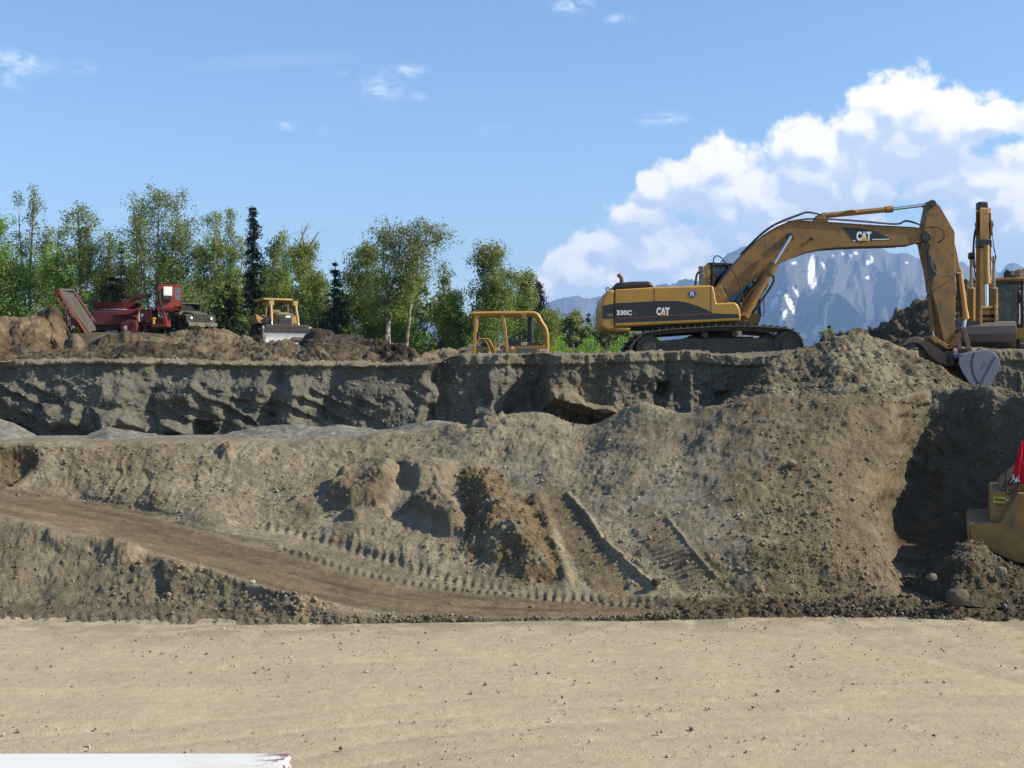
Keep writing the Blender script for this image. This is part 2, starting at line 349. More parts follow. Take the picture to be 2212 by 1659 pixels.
M = dict(
 yel=paint('yellow_paint', (0.66, 0.345, 0.040), 0.40, amt=0.30),
 yelboom=paint('dusty_yellow_paint', (0.44, 0.215, 0.035), 0.5, dust=(0.20, 0.145, 0.09), amt=0.8, wear=0.8),
 yelold=paint('worn_yellow_paint', (0.50, 0.26, 0.05), 0.55, dust=(0.25, 0.18, 0.10), amt=0.9, wear=0.8),
 yelpale=paint('faded_yellow_paint', (0.62, 0.40, 0.13), 0.5, dust=(0.48, 0.36, 0.2), amt=0.6),
 blk=paint('black_paint', (0.018, 0.018, 0.02), 0.4, dust=(0.08, 0.065, 0.05), amt=0.35),
 navy=paint('dark_decal', (0.020, 0.022, 0.030), 0.35, dust=(0.07, 0.06, 0.05), amt=0.25, wear=0.0),
 rub=paint('rubber', (0.02, 0.02, 0.02), 0.75, dust=(0.12, 0.10, 0.07), amt=0.5),
 trk=paint('track_steel', (0.055, 0.048, 0.040), 0.6, dust=(0.14, 0.115, 0.085), amt=0.8, scale=4),
 shoe=paint('worn_track_shoe', (0.16, 0.145, 0.12), 0.5, dust=(0.22, 0.18, 0.13), amt=0.8, metal=0.2),
 chrome=paint('chrome_rod', (0.75, 0.77, 0.8), 0.18, dust=(0.4, 0.36, 0.3), amt=0.15, metal=1.0, wear=0.0),
 steel=paint('bare_steel', (0.33, 0.36, 0.40), 0.4, dust=(0.20, 0.17, 0.14), amt=0.3, metal=0.3),
 bucket=paint('blue_grey_steel', (0.22, 0.255, 0.32), 0.5, dust=(0.20, 0.19, 0.17), amt=0.35, metal=0.1),
 blade=paint('polished_blade_steel', (0.55, 0.57, 0.60), 0.4, dust=(0.25, 0.20, 0.15), amt=0.5, metal=0.25, wear=0.1),
 rust=paint('rusty_steel', (0.20, 0.115, 0.085), 0.6, dust=(0.22, 0.17, 0.12), amt=0.6, metal=0.1),
 rgrey=paint('worn_brown_steel', (0.17, 0.13, 0.115), 0.55, dust=(0.22, 0.18, 0.14), amt=0.6),
 red=paint('red_paint', (0.36, 0.022, 0.018), 0.42, dust=(0.18, 0.07, 0.05), amt=0.45),
 redd=paint('dull_red_paint', (0.22, 0.022, 0.018), 0.55, dust=(0.12, 0.07, 0.05), amt=0.7),
 olive=paint('olive_drab_paint', (0.075, 0.085, 0.062), 0.6, dust=(0.15, 0.135, 0.10), amt=0.5),
 oliveb=paint('dusty_grey_bumper', (0.20, 0.17, 0.14), 0.6, amt=0.4),
 belt=paint('conveyor_belt', (0.075, 0.065, 0.055), 0.8, dust=(0.11, 0.088, 0.068), amt=0.5),
 white=paint('white_paint', (0.80, 0.80, 0.77), 0.4, dust=(0.62, 0.58, 0.48), amt=0.25, wear=0.0),
 wht=paint('white_lettering', (0.82, 0.82, 0.80), 0.5, amt=0.1, wear=0.0),
 redl=paint('red_stripe', (0.40, 0.04, 0.03), 0.5, amt=0.3, wear=0.0),
 blue=paint('blue_logo', (0.03, 0.12, 0.42), 0.5, amt=0.1, wear=0.0),
 tri=paint('yellow_triangle', (0.75, 0.42, 0.03), 0.5, amt=0.1, wear=0.0),
 grey=paint('grey_lettering', (0.16, 0.16, 0.16), 0.5, amt=0.1, wear=0.0),
 stick=paint('yellow_sticker', (0.66, 0.56, 0.03), 0.5, amt=0.1, wear=0.0),
 lamp=paint('lamp_glass', (0.8, 0.8, 0.78), 0.2, amt=0.1, wear=0.0),
 orange=paint('orange_lamp', (0.6, 0.2, 0.03), 0.4, amt=0.1, wear=0.0),
 flagd=paint('red_cloth', (0.55, 0.015, 0.03), 0.8, dust=(0.45, 0.03, 0.04), amt=0.2, wear=0.0, spec=0.1),
 wood=paint('weathered_wood', (0.36, 0.29, 0.20), 0.9, amt=0.4, spec=0.1),
)
def glass_mat(name, tint=(0.5, 0.58, 0.62), refl=0.0):
    m = bpy.data.materials.new(name); m.use_nodes = True; m.node_tree.nodes.clear(); n = NT(m.node_tree)
    o = n.n('ShaderNodeOutputMaterial'); t = n.n('ShaderNodeBsdfTransparent'); t.inputs[0].default_value = rgb(*tint)
    gl = n.n('ShaderNodeBsdfGlossy'); gl.inputs['Roughness'].default_value = 0.05; gl.inputs[0].default_value = rgb(0.9, 0.95, 1)
    fr = n.n('ShaderNodeFresnel'); fr.inputs[0].default_value = 1.5
    mx = n.n('ShaderNodeMixShader'); n.put(mx.inputs[0], n.math('ADD', n.math('MULTIPLY', fr.outputs[0], 0.8), refl, clamp=True)); n.put(mx.inputs[1], t.outputs[0]); n.put(mx.inputs[2], gl.outputs[0])
    n.put(o.inputs[0], mx.outputs[0]); return m
M['glass'] = glass_mat('cab_glass', (0.42, 0.50, 0.53), 0.0); M['glassd'] = glass_mat('windscreen_glass', (0.20, 0.26, 0.34), 0.12)
def leaf_mat(name, trans=0.35):
    m = bpy.data.materials.new(name); m.use_nodes = True; m.node_tree.nodes.clear(); n = NT(m.node_tree)
    o = n.n('ShaderNodeOutputMaterial'); at = n.n('ShaderNodeAttribute', attribute_name='Col')
    d = n.n('ShaderNodeBsdfPrincipled'); n.put(d.inputs['Base Color'], at.outputs[0]); d.inputs['Roughness'].default_value = 0.7; d.inputs['Specular IOR Level'].default_value = 0.15
    tr = n.n('ShaderNodeBsdfTranslucent'); n.put(tr.inputs[0], n.mix(1.0, at.outputs[0], rgb(1.1, 1.25, 0.55), 'MULTIPLY'))
    mx = n.n('ShaderNodeMixShader'); mx.inputs[0].default_value = trans; n.put(mx.inputs[1], d.outputs[0]); n.put(mx.inputs[2], tr.outputs[0])
    n.put(o.inputs[0], mx.outputs[0]); return m
M['leaf'] = leaf_mat('birch_leaves', 0.4); M['needle'] = leaf_mat('spruce_needles', 0.12)
def bark(name, a, b_, sc=6):
    m, n, b, o = new_mat(name); g = n.n('ShaderNodeNewGeometry'); p = g.outputs['Position']
    f = n.noise(n.vec('MULTIPLY', p, (1, 1, 0.6)), sc, 5, 0.7)
    setp(n, b, Base_Color=n.mix(n.smooth(f, 0.42, 0.6), rgb(*a), rgb(*b_)), Roughness=0.9); b.inputs['Specular IOR Level'].default_value = 0.1; return m
M['birch'] = bark('birch_bark', (0.13, 0.11, 0.09), (0.42, 0.37, 0.30)); M['sprucebark'] = bark('spruce_bark', (0.05, 0.04, 0.03), (0.10, 0.08, 0.06))
def stone_mat(name, c0, c1):
    m, n, b, o = new_mat(name); g = n.n('ShaderNodeNewGeometry'); at = n.n('ShaderNodeAttribute', attribute_name='Col')
    f = n.noise(g.outputs['Position'], 14, 5, 0.7)
    setp(n, b, Base_Color=n.mix(1.0, at.outputs[0], n.mix(f, rgb(0.42, 0.42, 0.42), rgb(0.82, 0.80, 0.79)), 'MULTIPLY'), Roughness=0.85)
    b.inputs['Specular IOR Level'].default_value = 0.25; return m
M['stone'] = stone_mat('stone', 0, 0)
# ---------------------------------------------------------------- terrain
def gsmooth(a, s, axis):
    if s <= 0: return a
    k = int(3 * s) + 1; w_ = np.exp(-0.5 * (np.arange(-k, k + 1) / s) ** 2); w_ /= w_.sum()
    pad = [(0, 0)] * a.ndim; pad[axis] = (k, k); b = np.pad(a, pad, mode='edge')
    out = np.zeros_like(a); n = a.shape[axis]
    for i, wt in enumerate(w_):
        sl_ = [slice(None)] * a.ndim; sl_[axis] = slice(i, i + n); out += wt * b[tuple(sl_)]
    return out
def row(pts): return sorted(pts)
def grid_u(lo, hi, fine_lo=-30, fine_hi=2245, step=2.3, coarse=14):
    a = np.arange(lo, fine_lo, coarse) if lo < fine_lo else np.array([]); b = np.arange(max(lo, fine_lo), min(hi, fine_hi), step)
    c = np.arange(fine_hi, hi, coarse) if hi > fine_hi else np.array([])
    return np.concatenate([a, b, c, [hi]]) if len(c) == 0 else np.concatenate([a, b, c])
def ribs(us, rows, counts, su=8, st=3, last_flat=False):
    """rows: list of control polylines [(u, v, Y)]. Returns U,Vv,Y arrays (nt, nu) of the smooth sheet through them"""
    rv = []; ry = []
    for r in rows:
        k = np.array(r, dtype=float); rv.append(np.interp(us, k[:, 0], k[:, 1])); ry.append(np.interp(us, k[:, 0], k[:, 2]))
    V_, Y_ = [], []
    for i, c in enumerate(counts):
        t = np.arange(c) / c
        V_.append(rv[i][None] * (1 - t[:, None]) + rv[i + 1][None] * t[:, None]); Y_.append(ry[i][None] * (1 - t[:, None]) + ry[i + 1][None] * t[:, None])
    V_.append(rv[-1][None]); Y_.append(ry[-1][None])
    V_ = np.concatenate(V_); Y_ = np.concatenate(Y_)
    V_ = gsmooth(gsmooth(V_, su, 1), st, 0); Y_ = gsmooth(gsmooth(Y_, su, 1), st, 0)
    return np.broadcast_to(us[None], V_.shape).copy(), V_, Y_
def to_xyz(U_, V_, Y_): return np.stack([(U_ - CU) * Y_ / F, Y_, H - (V_ - CV) * Y_ / F], axis=-1)
def normals(Pn):
    du = np.gradient(Pn, axis=1); dt = np.gradient(Pn, axis=0); n = np.cross(du, dt)
    n /= np.maximum(np.linalg.norm(n, axis=-1, keepdims=True), 1e-9)
    s = np.where((n[..., 1] * -1 + n[..., 2] * 0.5).mean() < 0, -1, 1); return n * s
def grid_faces(nt_, nu_):
    i = np.arange(nt_ * nu_).reshape(nt_, nu_)
    return np.stack([i[:-1, :-1].ravel(), i[:-1, 1:].ravel(), i[1:, 1:].ravel(), i[1:, :-1].ravel()], axis=1)
def poly_dist(U_, V_, poly):
    """signed distance (positive inside) to a closed polygon in (u,v)"""
    p = np.array(poly, dtype=float); x = U_.ravel(); y = V_.ravel(); d = np.full(len(x), 1e9); ins = np.zeros(len(x), bool)
    for i in range(len(p)):
        a = p[i]; b = p[(i + 1) % len(p)]; e = b - a; t = np.clip(((x - a[0]) * e[0] + (y - a[1]) * e[1]) / max((e ** 2).sum(), 1e-9), 0, 1)
        d = np.minimum(d, np.hypot(x - a[0] - t * e[0], y - a[1] - t * e[1]))
        c = ((a[1] > y) != (b[1] > y)) & (x < (b[0] - a[0]) * (y - a[1]) / (b[1] - a[1] + 1e-12) + a[0]); ins ^= c
    return np.where(ins, d, -d).reshape(U_.shape)
def line_dist(U_, V_, pts):
    """distance to an open polyline, parameter along it (px) and side"""
    p = np.array(pts, dtype=float); x = U_; y = V_; d = np.full(x.shape, 1e9); s = np.zeros(x.shape); side = np.zeros(x.shape); L0 = 0
    for i in range(len(p) - 1):
        a = p[i]; b = p[i + 1]; e = b - a; L = math.hypot(*e); t = np.clip(((x - a[0]) * e[0] + (y - a[1]) * e[1]) / L / L, 0, 1)
        dd = np.hypot(x - a[0] - t * e[0], y - a[1] - t * e[1]); m = dd < d; d = np.where(m, dd, d); s = np.where(m, L0 + t * L, s)
        side = np.where(m, np.sign((x - a[0]) * e[1] - (y - a[1]) * e[0]), side); L0 += L
    return d, s, side
def N3(P_, f, **k):
    q = P_.reshape(-1, 3) * (np.array(f) if not np.isscalar(f) else f); return fbm(q, **k).reshape(P_.shape[:2])
def CL(P_, size, **k): return clods(P_.reshape(-1, 3), size, **k).reshape(P_.shape[:2])

# --- road: flat gravel apron, with the rest of the ground far around it
def soilcol(shape, c): return np.broadcast_to(np.array(c, dtype=np.float32), shape + (3,)).copy()
xs = np.concatenate([np.linspace(-60, -13, 60)[:-1], np.linspace(-13, 13, 620), np.linspace(13, 60, 60)[1:]])
ys = np.concatenate([np.linspace(-25, 8, 40)[:-1], np.linspace(8, 21.5, 460), np.linspace(21.5, 30, 20)[1:]])
gx, gy = np.meshgrid(xs, ys); Pg = np.stack([gx, gy, np.zeros_like(gx)], -1)
hz = 0.010 * N3(Pg, (0.8, 2.2, 1), oct=4, s=3) + 0.006 * N3(Pg, 4.0, oct=4, s=5) + 0.010 * CL(Pg, 0.07, s=4, density=0.12)
hz += 0.010 * np.clip(N3(Pg, (1.0, 9.0, 1), oct=3, s=8), -1, 1)
Pg[..., 2] = hz
tr_ = N3(Pg, (0.22, 1.7, 1), oct=4, s=21); tr2 = N3(Pg, 0.35, oct=4, s=22)
base = soilcol(gx.shape, (0.565, 0.48, 0.325))
base *= (1 + 0.07 * tr_ + 0.045 * tr2)[..., None]
gu = gx * F / np.maximum(gy, 5) + CU; gvv = H * F / np.maximum(gy, 5) + CV
for ln, wd_, am_ in [(l_, w_ * s_, a_ * (1.25 if s_ < 1 else -0.8)) for (l_, w_, a_) in (([(-100,1600),(300,1570),(700,1530),(1100,1500),(1500,1478),(2300,1450)],9,.07), ([(-100,1640),(300,1612),(700,1570),(1100,1535),(1500,1512),(2300,1490)],9,.07), ([(520,1660),(800,1600),(1100,1565),(1600,1540),(2300,1530)],12,.09), ([(620,1680),(900,1628),(1300,1590),(1700,1575),(2300,1570)],12,.08),
   ([(1350,1345),(1600,1362),(1850,1390),(2050,1430),(2300,1500)],14,.08), ([(1500,1345),(1750,1360),(2000,1395),(2300,1460)],12,.07), ([(-100,1452),(500,1440),(1000,1418),(1500,1400),(2300,1400)],8,.05)) for s_ in (0.55, 1.5)]:
    dd, ss, sd2 = line_dist(gu, gvv, ln); pr_ = np.exp(-(dd / wd_) ** 2); base *= (1 + am_ * pr_ * (0.7 + 0.6 * tr_))[..., None]; Pg[..., 2] -= 0.012 * pr_
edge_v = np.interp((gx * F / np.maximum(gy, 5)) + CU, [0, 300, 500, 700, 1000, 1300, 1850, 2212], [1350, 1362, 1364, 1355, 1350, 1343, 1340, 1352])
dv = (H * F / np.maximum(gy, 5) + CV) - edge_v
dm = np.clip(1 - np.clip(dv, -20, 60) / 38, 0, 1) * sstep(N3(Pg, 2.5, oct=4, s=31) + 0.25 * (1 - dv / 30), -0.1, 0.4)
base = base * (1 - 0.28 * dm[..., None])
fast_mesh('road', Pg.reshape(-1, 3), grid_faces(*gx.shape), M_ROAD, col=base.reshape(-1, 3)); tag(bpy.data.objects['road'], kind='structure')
gv = np.array([(-30000, -30000, -0.3), (30000, -30000, -0.3), (30000, 30000, -0.3), (-30000, 30000, -0.3)], dtype=float)
og = fast_mesh('ground', gv, np.array([[0, 1, 2, 3]]), M_EARTH, col=np.array([[0.16, 0.15, 0.10]] * 4)); tag(og, kind='structure')

# --- excavated slope with the haul track across its foot
UU = [-500, 0, 150, 300, 450, 600, 750, 900, 1050, 1200, 1350, 1500, 1650, 1800, 1920, 1990, 2100, 2212, 2700]
def vz(vs, zs): return [(u, v, (H - z) * F / (v - CV)) for u, v, z in zip(UU, vs, zs)]
def vy(vs, ys_): return [(u, v, y) for u, v, y in zip(UU, vs, ys_)]
R0 = vz([1349,1354,1360,1366,1368,1364,1359,1354,1352,1350,1348,1346,1344,1344,1348,1350,1354,1358,1364], [-0.06]*19)
R1 = vz([1305,1308,1308,1310,1312,1322,1332,1338,1339,1338,1337,1334,1330,1328,1330,1332,1334,1338,1345], [.1,.1,.1,.1,.1,.12,.1,.05,.03,.02,.02,.02,.02,.02,.02,.02,.02,.02,.02])
R2 = vz([1060,1111,1148,1186,1230,1279,1314,1330,1335,1334,1332,1325,1320,1318,1320,1322,1322,1325,1330], [1.9,1.4,1.15,.9,.62,.36,.16,.08,.04,.04,.05,.07,.07,.07,.07,.07,.06,.06,.06])
R3 = vz([1030,1068,1084,1114,1152,1189,1237,1270,1288,1298,1303,1308,1306,1304,1306,1308,1308,1310,1315], [1.95,1.45,1.22,1.0,.78,.58,.36,.2,.14,.12,.12,.14,.14,.14,.14,.12,.1,.1,.1])
R4 = vz([1020,1056,1072,1098,1130,1142,1180,1230,1250,1265,1275,1285,1288,1288,1285,1243,1238,1236,1236], [1.99,1.535,1.33,1.12,.95,.85,.65,.42,.32,.28,.25,.22,.20,.20,.20,.3,.3,.3,.3])
R4b = vy([1002,1035,1045,1060,1085,1092,1120,1150,1165,1170,1180,1185,1185,1180,1185,1120,1095,1090,1090], [25.8,26.95,27.5,26.95,26.3,26.3,25.2,24.4,23.6,22.9,22.2,21.6,21.4,21.4,22.0,26.2,25.5,24.5,20.8])
R5 = vy([985,1010,1015,1025,1040,1045,1060,1060,1070,1070,1075,1080,1075,1070,1070,1012,1020,1030,1030], [26.4,27.25,27.75,27.5,27.2,27.2,26.8,26.2,25.6,24.9,24.0,23.2,22.9,22.8,23.4,27.2,26.4,25.2,21.4])
R6 = [(-500,955,28),(0,962,27.8),(150,958,28),(300,955,28.3),(600,950,28.9),(780,946,29),(860,932,29),(957,920,29),(1020,901,28.8),(1085,897,28.7),(1131,892,28.6),(1176,885,28.5),(1200,892,28.4),(1217,903,28.3),(1262,915,28.2),(1297,910,28),(1339,889,27.8),(1391,867,27.6),(1443,882,27.2),(1478,891,27),(1530,868,26.8),(1600,858,26.5),(1750,852,26),(1850,848,25.8),(1930,850,26),(1960,848,27.6),(1990,846,28.4),(2105,843,27.7),(2212,846,26.3),(2700,745,22.6)]  # unseen right end raised and brought forward to block sun from the hollow
R7 = [(u, (938 if u < 880 else v + 45), (33.2 if u < 880 else y + 3.2)) for u, v, y in R6]
R8 = [(u, (952 if u < 880 else v + 150), y + 1.2) for u, v, y in R7]
R4 = sorted(R4 + [(1932, 1282, (H - .2) * F / (1282 - CV)), (1950, 1252, (H - .3) * F / (1252 - CV))]); R4b = sorted(R4b + [(1930, 1182, 22.1), (1946, 1160, 25.4)])
R5 = sorted(R5 + [(1930, 1070, 23.6), (1948, 1035, 26.5)]); R6 = sorted(R6 + [(1945, 848, 26.3)])
us = grid_u(-500, 2700)
cnt = [22, 34, 36, 22, 40, 44, 70, 26, 8]
U_, V_, Y_ = ribs(us, [R0, R1, R2, R3, R4, R4b, R5, R6, R7, R8], cnt, su=5, st=2.2)
u0, v0 = U_.copy(), V_.copy()
U_ = U_ + np.interp(V_, [845, 900, 1040, 1105, 1160, 1210, 1260, 1290], [24, 8, -16, -34, -20, -6, 26, 10]) * np.exp(-((U_ - 1945) / 60) ** 2) + 9 * np.exp(-((U_ - 1945) / 50) ** 2) * fbm(np.stack([V_ / 30, V_ * 0, V_ * 0], -1).reshape(-1, 3), oct=4, s=33).reshape(V_.shape)
A_ = to_xyz(U_, V_, Y_); Nn = normals(A_)
r2v = np.interp(us, *np.array(R2)[:, :2].T)[None]; r3v = np.interp(us, *np.array(R3)[:, :2].T)[None]; r4v = np.interp(us, *np.array(R4)[:, :2].T)[None]
r6v = np.interp(us, *np.array(R6)[:, :2].T)[None]; r1v = np.interp(us, *np.array(R1)[:, :2].T)[None]
on_track = sstep(v0, r3v - 4, r3v + 8) * (1 - sstep(v0, r2v - 10, r2v + 2)) * (1 - sstep(u0, 1380, 1560))
bench = (1 - sstep(v0, r6v - 6, r6v + 2)) * (u0 < 900)
slope = (1 - sstep(v0, r4v - 8, r4v + 6)) * (1 - bench)
leftbank = sstep(v0, r2v - 4, r2v + 12) * (1 - sstep(u0, 620, 780)) * (1 - sstep(v0, r1v - 8, r1v + 4))
strip = sstep(v0, r1v - 12, r1v)
right = sstep(u0, 1480, 1600)
rough = np.clip(0.30 + 0.45 * slope + 0.8 * leftbank + 0.55 * strip + 0.6 * sstep(v0, r4v, r4v + 10) * right, 0, 1.3) * (1 - 0.88 * on_track) * (1 - 0.6 * bench)
d = 0.13 * N3(A_, (0.9, 0.9, 0.9), oct=3, s=41) * (0.3 + 0.7 * slope + leftbank) * (1 - on_track)
d += rough * (0.055 * N3(A_, 2.2, oct=3, s=42) + 0.045 * N3(A_, 6.5, oct=4, s=44, gain=0.62))
patch = sstep(N3(A_, 0.8, oct=3, s=43), -0.25, 0.25)
for (sz, dn, sd_, am) in ((0.50, 0.05, 51, 0.35), (0.26, 0.12, 52, 0.4), (0.15, 0.25, 53, 0.55), (0.085, 0.42, 54, 0.7)):
    d += am * sz * CL(A_, sz, s=sd_, density=dn) * np.clip(rough, 0, 1) * (0.35 + 0.65 * patch)
# rills running down the face
rl = ridged(np.stack([A_[..., 0] * 4.2 + 1.6 * N3(A_, 1.0, oct=2, s=61), A_[..., 2] * 0.55, A_[..., 1] * 0.3], -1).reshape(-1, 3), oct=4, s=62).reshape(u0.shape)
rillm = slope * sstep(v0, r6v, r6v + 22) * (0.35 + 0.65 * (1 - sstep(u0, 1000, 1150))) * sstep(N3(A_, (0.7, 0.7, 1.2), oct=2, s=63), -0.35, 0.3)
d += 0.045 * rl * rillm * (1 - 0.55 * right)
# longitudinal wheel ruts of the haul track
tt = (v0 - r3v) / np.maximum(r2v - r3v, 6)
d += on_track * (0.022 * np.sin(tt * 26 + 2.2 * N3(A_, 0.25, oct=2, s=71)) * (0.5 + 0.5 * vnoise((A_ * 0.5).reshape(-1, 3), 5).reshape(u0.shape)) + 0.02 * N3(A_, (0.7, 4, 4), oct=4, s=72))
# cleat prints beside the track
l1 = [(560, 1130), (636, 1148), (983, 1253), (1176, 1285), (1420, 1303)]
dd, ss, sd2 = line_dist(u0, v0, l1); prof = np.exp(-(dd / 10.0) ** 2)
d += prof * (0.026 * np.sin(ss * 2 * math.pi / 20 + 1.2 * N3(A_, 1.5, oct=2, s=78)) * (0.6 + 0.8 * N3(A_, 1.0, oct=3, s=79)) - 0.04) * (u0 > 540)
dd, ss, sd2 = line_dist(u0, v0, [(597, 1183), (790, 1243), (983, 1274), (1176, 1292), (1400, 1310)]); d += np.exp(-(dd / 5.0) ** 2) * (0.02 * np.sin(ss * 2 * math.pi / 18) + 0.02)
dd, ss, sd2 = line_dist(u0, v0, [(-20, 1335), (300, 1337), (600, 1345), (800, 1340)]); d += np.exp(-(dd / 9.0) ** 2) * 0.018 * (np.sin(ss * 2 * math.pi / 24 + 2.5 * N3(A_, 1, oct=2)) - 0.2)
# berms along the track's two edges
for ln, am in (([(0, 1063), (231, 1094), (386, 1133), (579, 1172), (700, 1210), (853, 1258)], 0.035), ([(116, 1146), (309, 1192), (424, 1227), (540, 1265), (656, 1300), (772, 1322)], 0.05)):
    dd, ss, sd2 = line_dist(u0, v0, ln); d += np.exp(-(dd / 7.0) ** 2) * am * (0.5 + 0.9 * N3(A_, 2.5, oct=4, s=75))
# dozer tracks running up the slope and the ridges beside them
def dozer_track(cl, w_, ph):
    global d
    dd, ss, sd2 = line_dist(u0, v0, cl); m = 1 - sstep(dd, w_ - 5, w_ + 4)
    d = d * (1 - 0.75 * m) - 0.015 * m + m * 0.025 * (np.sin((v0 * 1.0 + 0.35 * u0) * 2 * math.pi / 11.5 + ph + 0.8 * N3(A_, 2, oct=2, s=9)) > 0.0)
    return m
mt1 = dozer_track([(1195, 1085), (1245, 1150), (1320, 1265)], 36, 0); mt2 = dozer_track([(1392, 1120), (1440, 1180), (1500, 1262)], 33, 1.3)
for ln, am, wd in (([(1228, 1068), (1262, 1110), (1300, 1165), (1345, 1205), (1385, 1245), (1418, 1272)], 0.10, 5), ([(1440, 1118), (1475, 1160), (1505, 1200), (1545, 1245)], 0.05, 4),
                   ([(1165, 1085), (1190, 1150), (1225, 1250)], 0.14, 14)):
    dd, ss, sd2 = line_dist(u0, v0, ln); d += np.exp(-(dd / wd) ** 2) * am * (0.9 + 0.6 * N3(A_, 3, oct=4, s=77))
# slumped blocks and the heap of clods in the middle
LUMPS = [([(690,1082),(702,1050),(725,1025),(759,1006),(800,993),(850,990),(872,1010),(862,1050),(850,1090),(815,1110),(751,1112),(712,1100)], 0.45, 30, 1),
         ([(867,1100),(885,1080),(925,1070),(983,1082),(1010,1120),(1014,1168),(975,1172),(930,1150),(890,1125)], 0.40, 28, 1),
         ([(850,990),(940,985),(1000,1000),(985,1050),(960,1080),(900,1075),(870,1040)], 0.35, 40, 0),
         ([(983,1030),(1020,1008),(1070,1010),(1118,1069),(1156,1084),(1180,1120),(1198,1162),(1222,1239),(1214,1268),(1120,1262),(1040,1235),(990,1190),(1005,1140),(1000,1080)], 0.42, 75, 2),
         ([(468,963),(500,955),(512,978),(500,1003),(478,1000)], 0.22, 14, 1), ([(735,1112),(830,1098),(855,1112),(840,1128),(760,1128)], 0.2, 10, 0),
         ([(230,1150),(300,1175),(310,1195),(270,1222),(225,1210)], 0.10, 20, 0), ([(345,1205),(420,1225),(425,1250),(370,1290),(340,1260)], 0.13, 20, 0), ([(100,1140),(180,1160),(200,1200),(130,1195),(95,1170)], 0.10, 20, 0)]
lump_c = np.zeros(u0.shape); lump_y = np.zeros(u0.shape)
wob = 9 * N3(A_, 2.2, oct=4, s=81); hgt_l = np.zeros(u0.shape)
for poly, am, wd, kind in LUMPS:
    sdv = poly_dist(u0 + wob, v0 + wob * 0.7, poly); m = sstep(sdv, -2, wd)
    h = am * m * (0.85 + 0.35 * N3(A_, 1.9, oct=4, s=82)); hgt_l = np.maximum(hgt_l, h)
    if kind == 1: lump_c = np.maximum(lump_c, sstep(sdv, 4, 14) * sstep(v0, poly[0][1] - 55, poly[0][1] - 15))
    if kind == 2: lump_y = np.maximum(lump_y, sstep(sdv, -6, 8))
d += hgt_l + (lump_y + 0.6 * lump_c) * (0.10 * CL(A_, 0.30, s=84, density=0.4) + 0.12 * CL(A_, 0.14, s=85, density=0.6) + 0.05 * N3(A_, 5, oct=3, s=86))
# hollows
for poly, am, wd in (([(-20,968),(30,962),(86,975),(80,1010),(45,1035),(20,1048),(-20,1040)], -0.34, 24), ([(985,905),(1040,900),(1050,925),(1000,930)], -0.15, 10)):
    sdv = poly_dist(u0 + wob, v0 + wob, poly); d += am * sstep(sdv, -3, wd)
toe = sstep(v0, 1278, 1296) * sstep(u0, 1300, 1450); d += toe * (0.05 * N3(A_, 4.5, oct=5, s=88, gain=0.6) + 0.10 * CL(A_, 0.17, s=89, density=0.4) + 0.09 * CL(A_, 0.09, s=87, density=0.5))
# low ground noise on the right-hand pile
rp = sstep(u0, 1940, 2000) * (1 - sstep(v0, 1040, 1080)); d += rp * (0.27 * N3(A_, (1.6, 1.6, 1.6), oct=5, s=90) + 0.14 * CL(A_, 0.26, s=91, density=0.4))
hol = sstep(u0, 1925, 1980) * sstep(v0, 1030, 1070) * (1 - sstep(v0, 1240, 1275)); d *= (1 - 0.6 * hol)
fade = sstep(v0, 0, 1) ; r0v = np.interp(us, *np.array(R0)[:, :2].T)[None]; fade = 1 - 0.9 * sstep(v0, r0v - 20, r0v - 2)
A_ = A_ + Nn * (d * fade)[..., None]
# soil colours
big = N3(A_, 0.55, oct=4, s=95); med = N3(A_, 2.4, oct=4, s=96)
def lerp3(c, m, col): return c * (1 - m[..., None]) + np.array(col) * m[..., None]
col = soilcol(u0.shape, (0.335, 0.285, 0.195))
col = lerp3(col, np.clip(right * 0.8 + 0.3 * sstep(big, 0, .4), 0, 1), (0.205, 0.163, 0.098))
col = lerp3(col, 0.55 * sstep(big + 0.3 * med, 0.12, 0.42) * slope, (0.36, 0.32, 0.245))
col = lerp3(col, 0.5 * sstep(N3(A_, (0.35, 0.35, 0.6), oct=4, s=94), 0.02, 0.35) * slope, (0.235, 0.185, 0.12))
col = lerp3(col, leftbank * 0.8, (0.235, 0.198, 0.135))
col = lerp3(col, strip * 0.8, (0.17, 0.14, 0.095))
trs = fbm(np.stack([A_[..., 0] * 0.35, tt * 9, 0 * tt], -1).reshape(-1, 3), oct=4, s=98).reshape(u0.shape)
col = lerp3(col, on_track, (0.225, 0.170, 0.105)); col *= (1 + on_track * 0.45 * trs)[..., None]
lt = [(200,1160),(309,1215),(440,1240),(560,1300),(700,1325)]
dd, ss, sd2 = line_dist(u0, v0, lt); col = lerp3(col, 0.8 * np.exp(-(dd / 22) ** 2) * sstep(med, -0.1, 0.25), (0.36, 0.28, 0.17))
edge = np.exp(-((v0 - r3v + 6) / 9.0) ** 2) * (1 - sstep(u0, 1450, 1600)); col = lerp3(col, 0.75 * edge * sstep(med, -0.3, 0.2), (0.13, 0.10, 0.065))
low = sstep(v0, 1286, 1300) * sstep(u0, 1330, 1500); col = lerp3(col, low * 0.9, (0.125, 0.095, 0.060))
col = lerp3(col, bench * 0.8 * sstep(-v0, -952, -944), (0.33, 0.315, 0.265))
tal = sstep(N3(A_, (0.25, 1, 1), oct=2, s=97) , -0.1, 0.2) * bench
col = lerp3(col, lump_c * 0.8, (0.20, 0.155, 0.10)); col = lerp3(col, lump_y * 0.9 * sstep(med, -0.5, 0.1), (0.21, 0.150, 0.075))
col = lerp3(col, mt1 * 0.7, (0.22, 0.165, 0.095)); col = lerp3(col, mt2 * 0.6, (0.28, 0.225, 0.15))
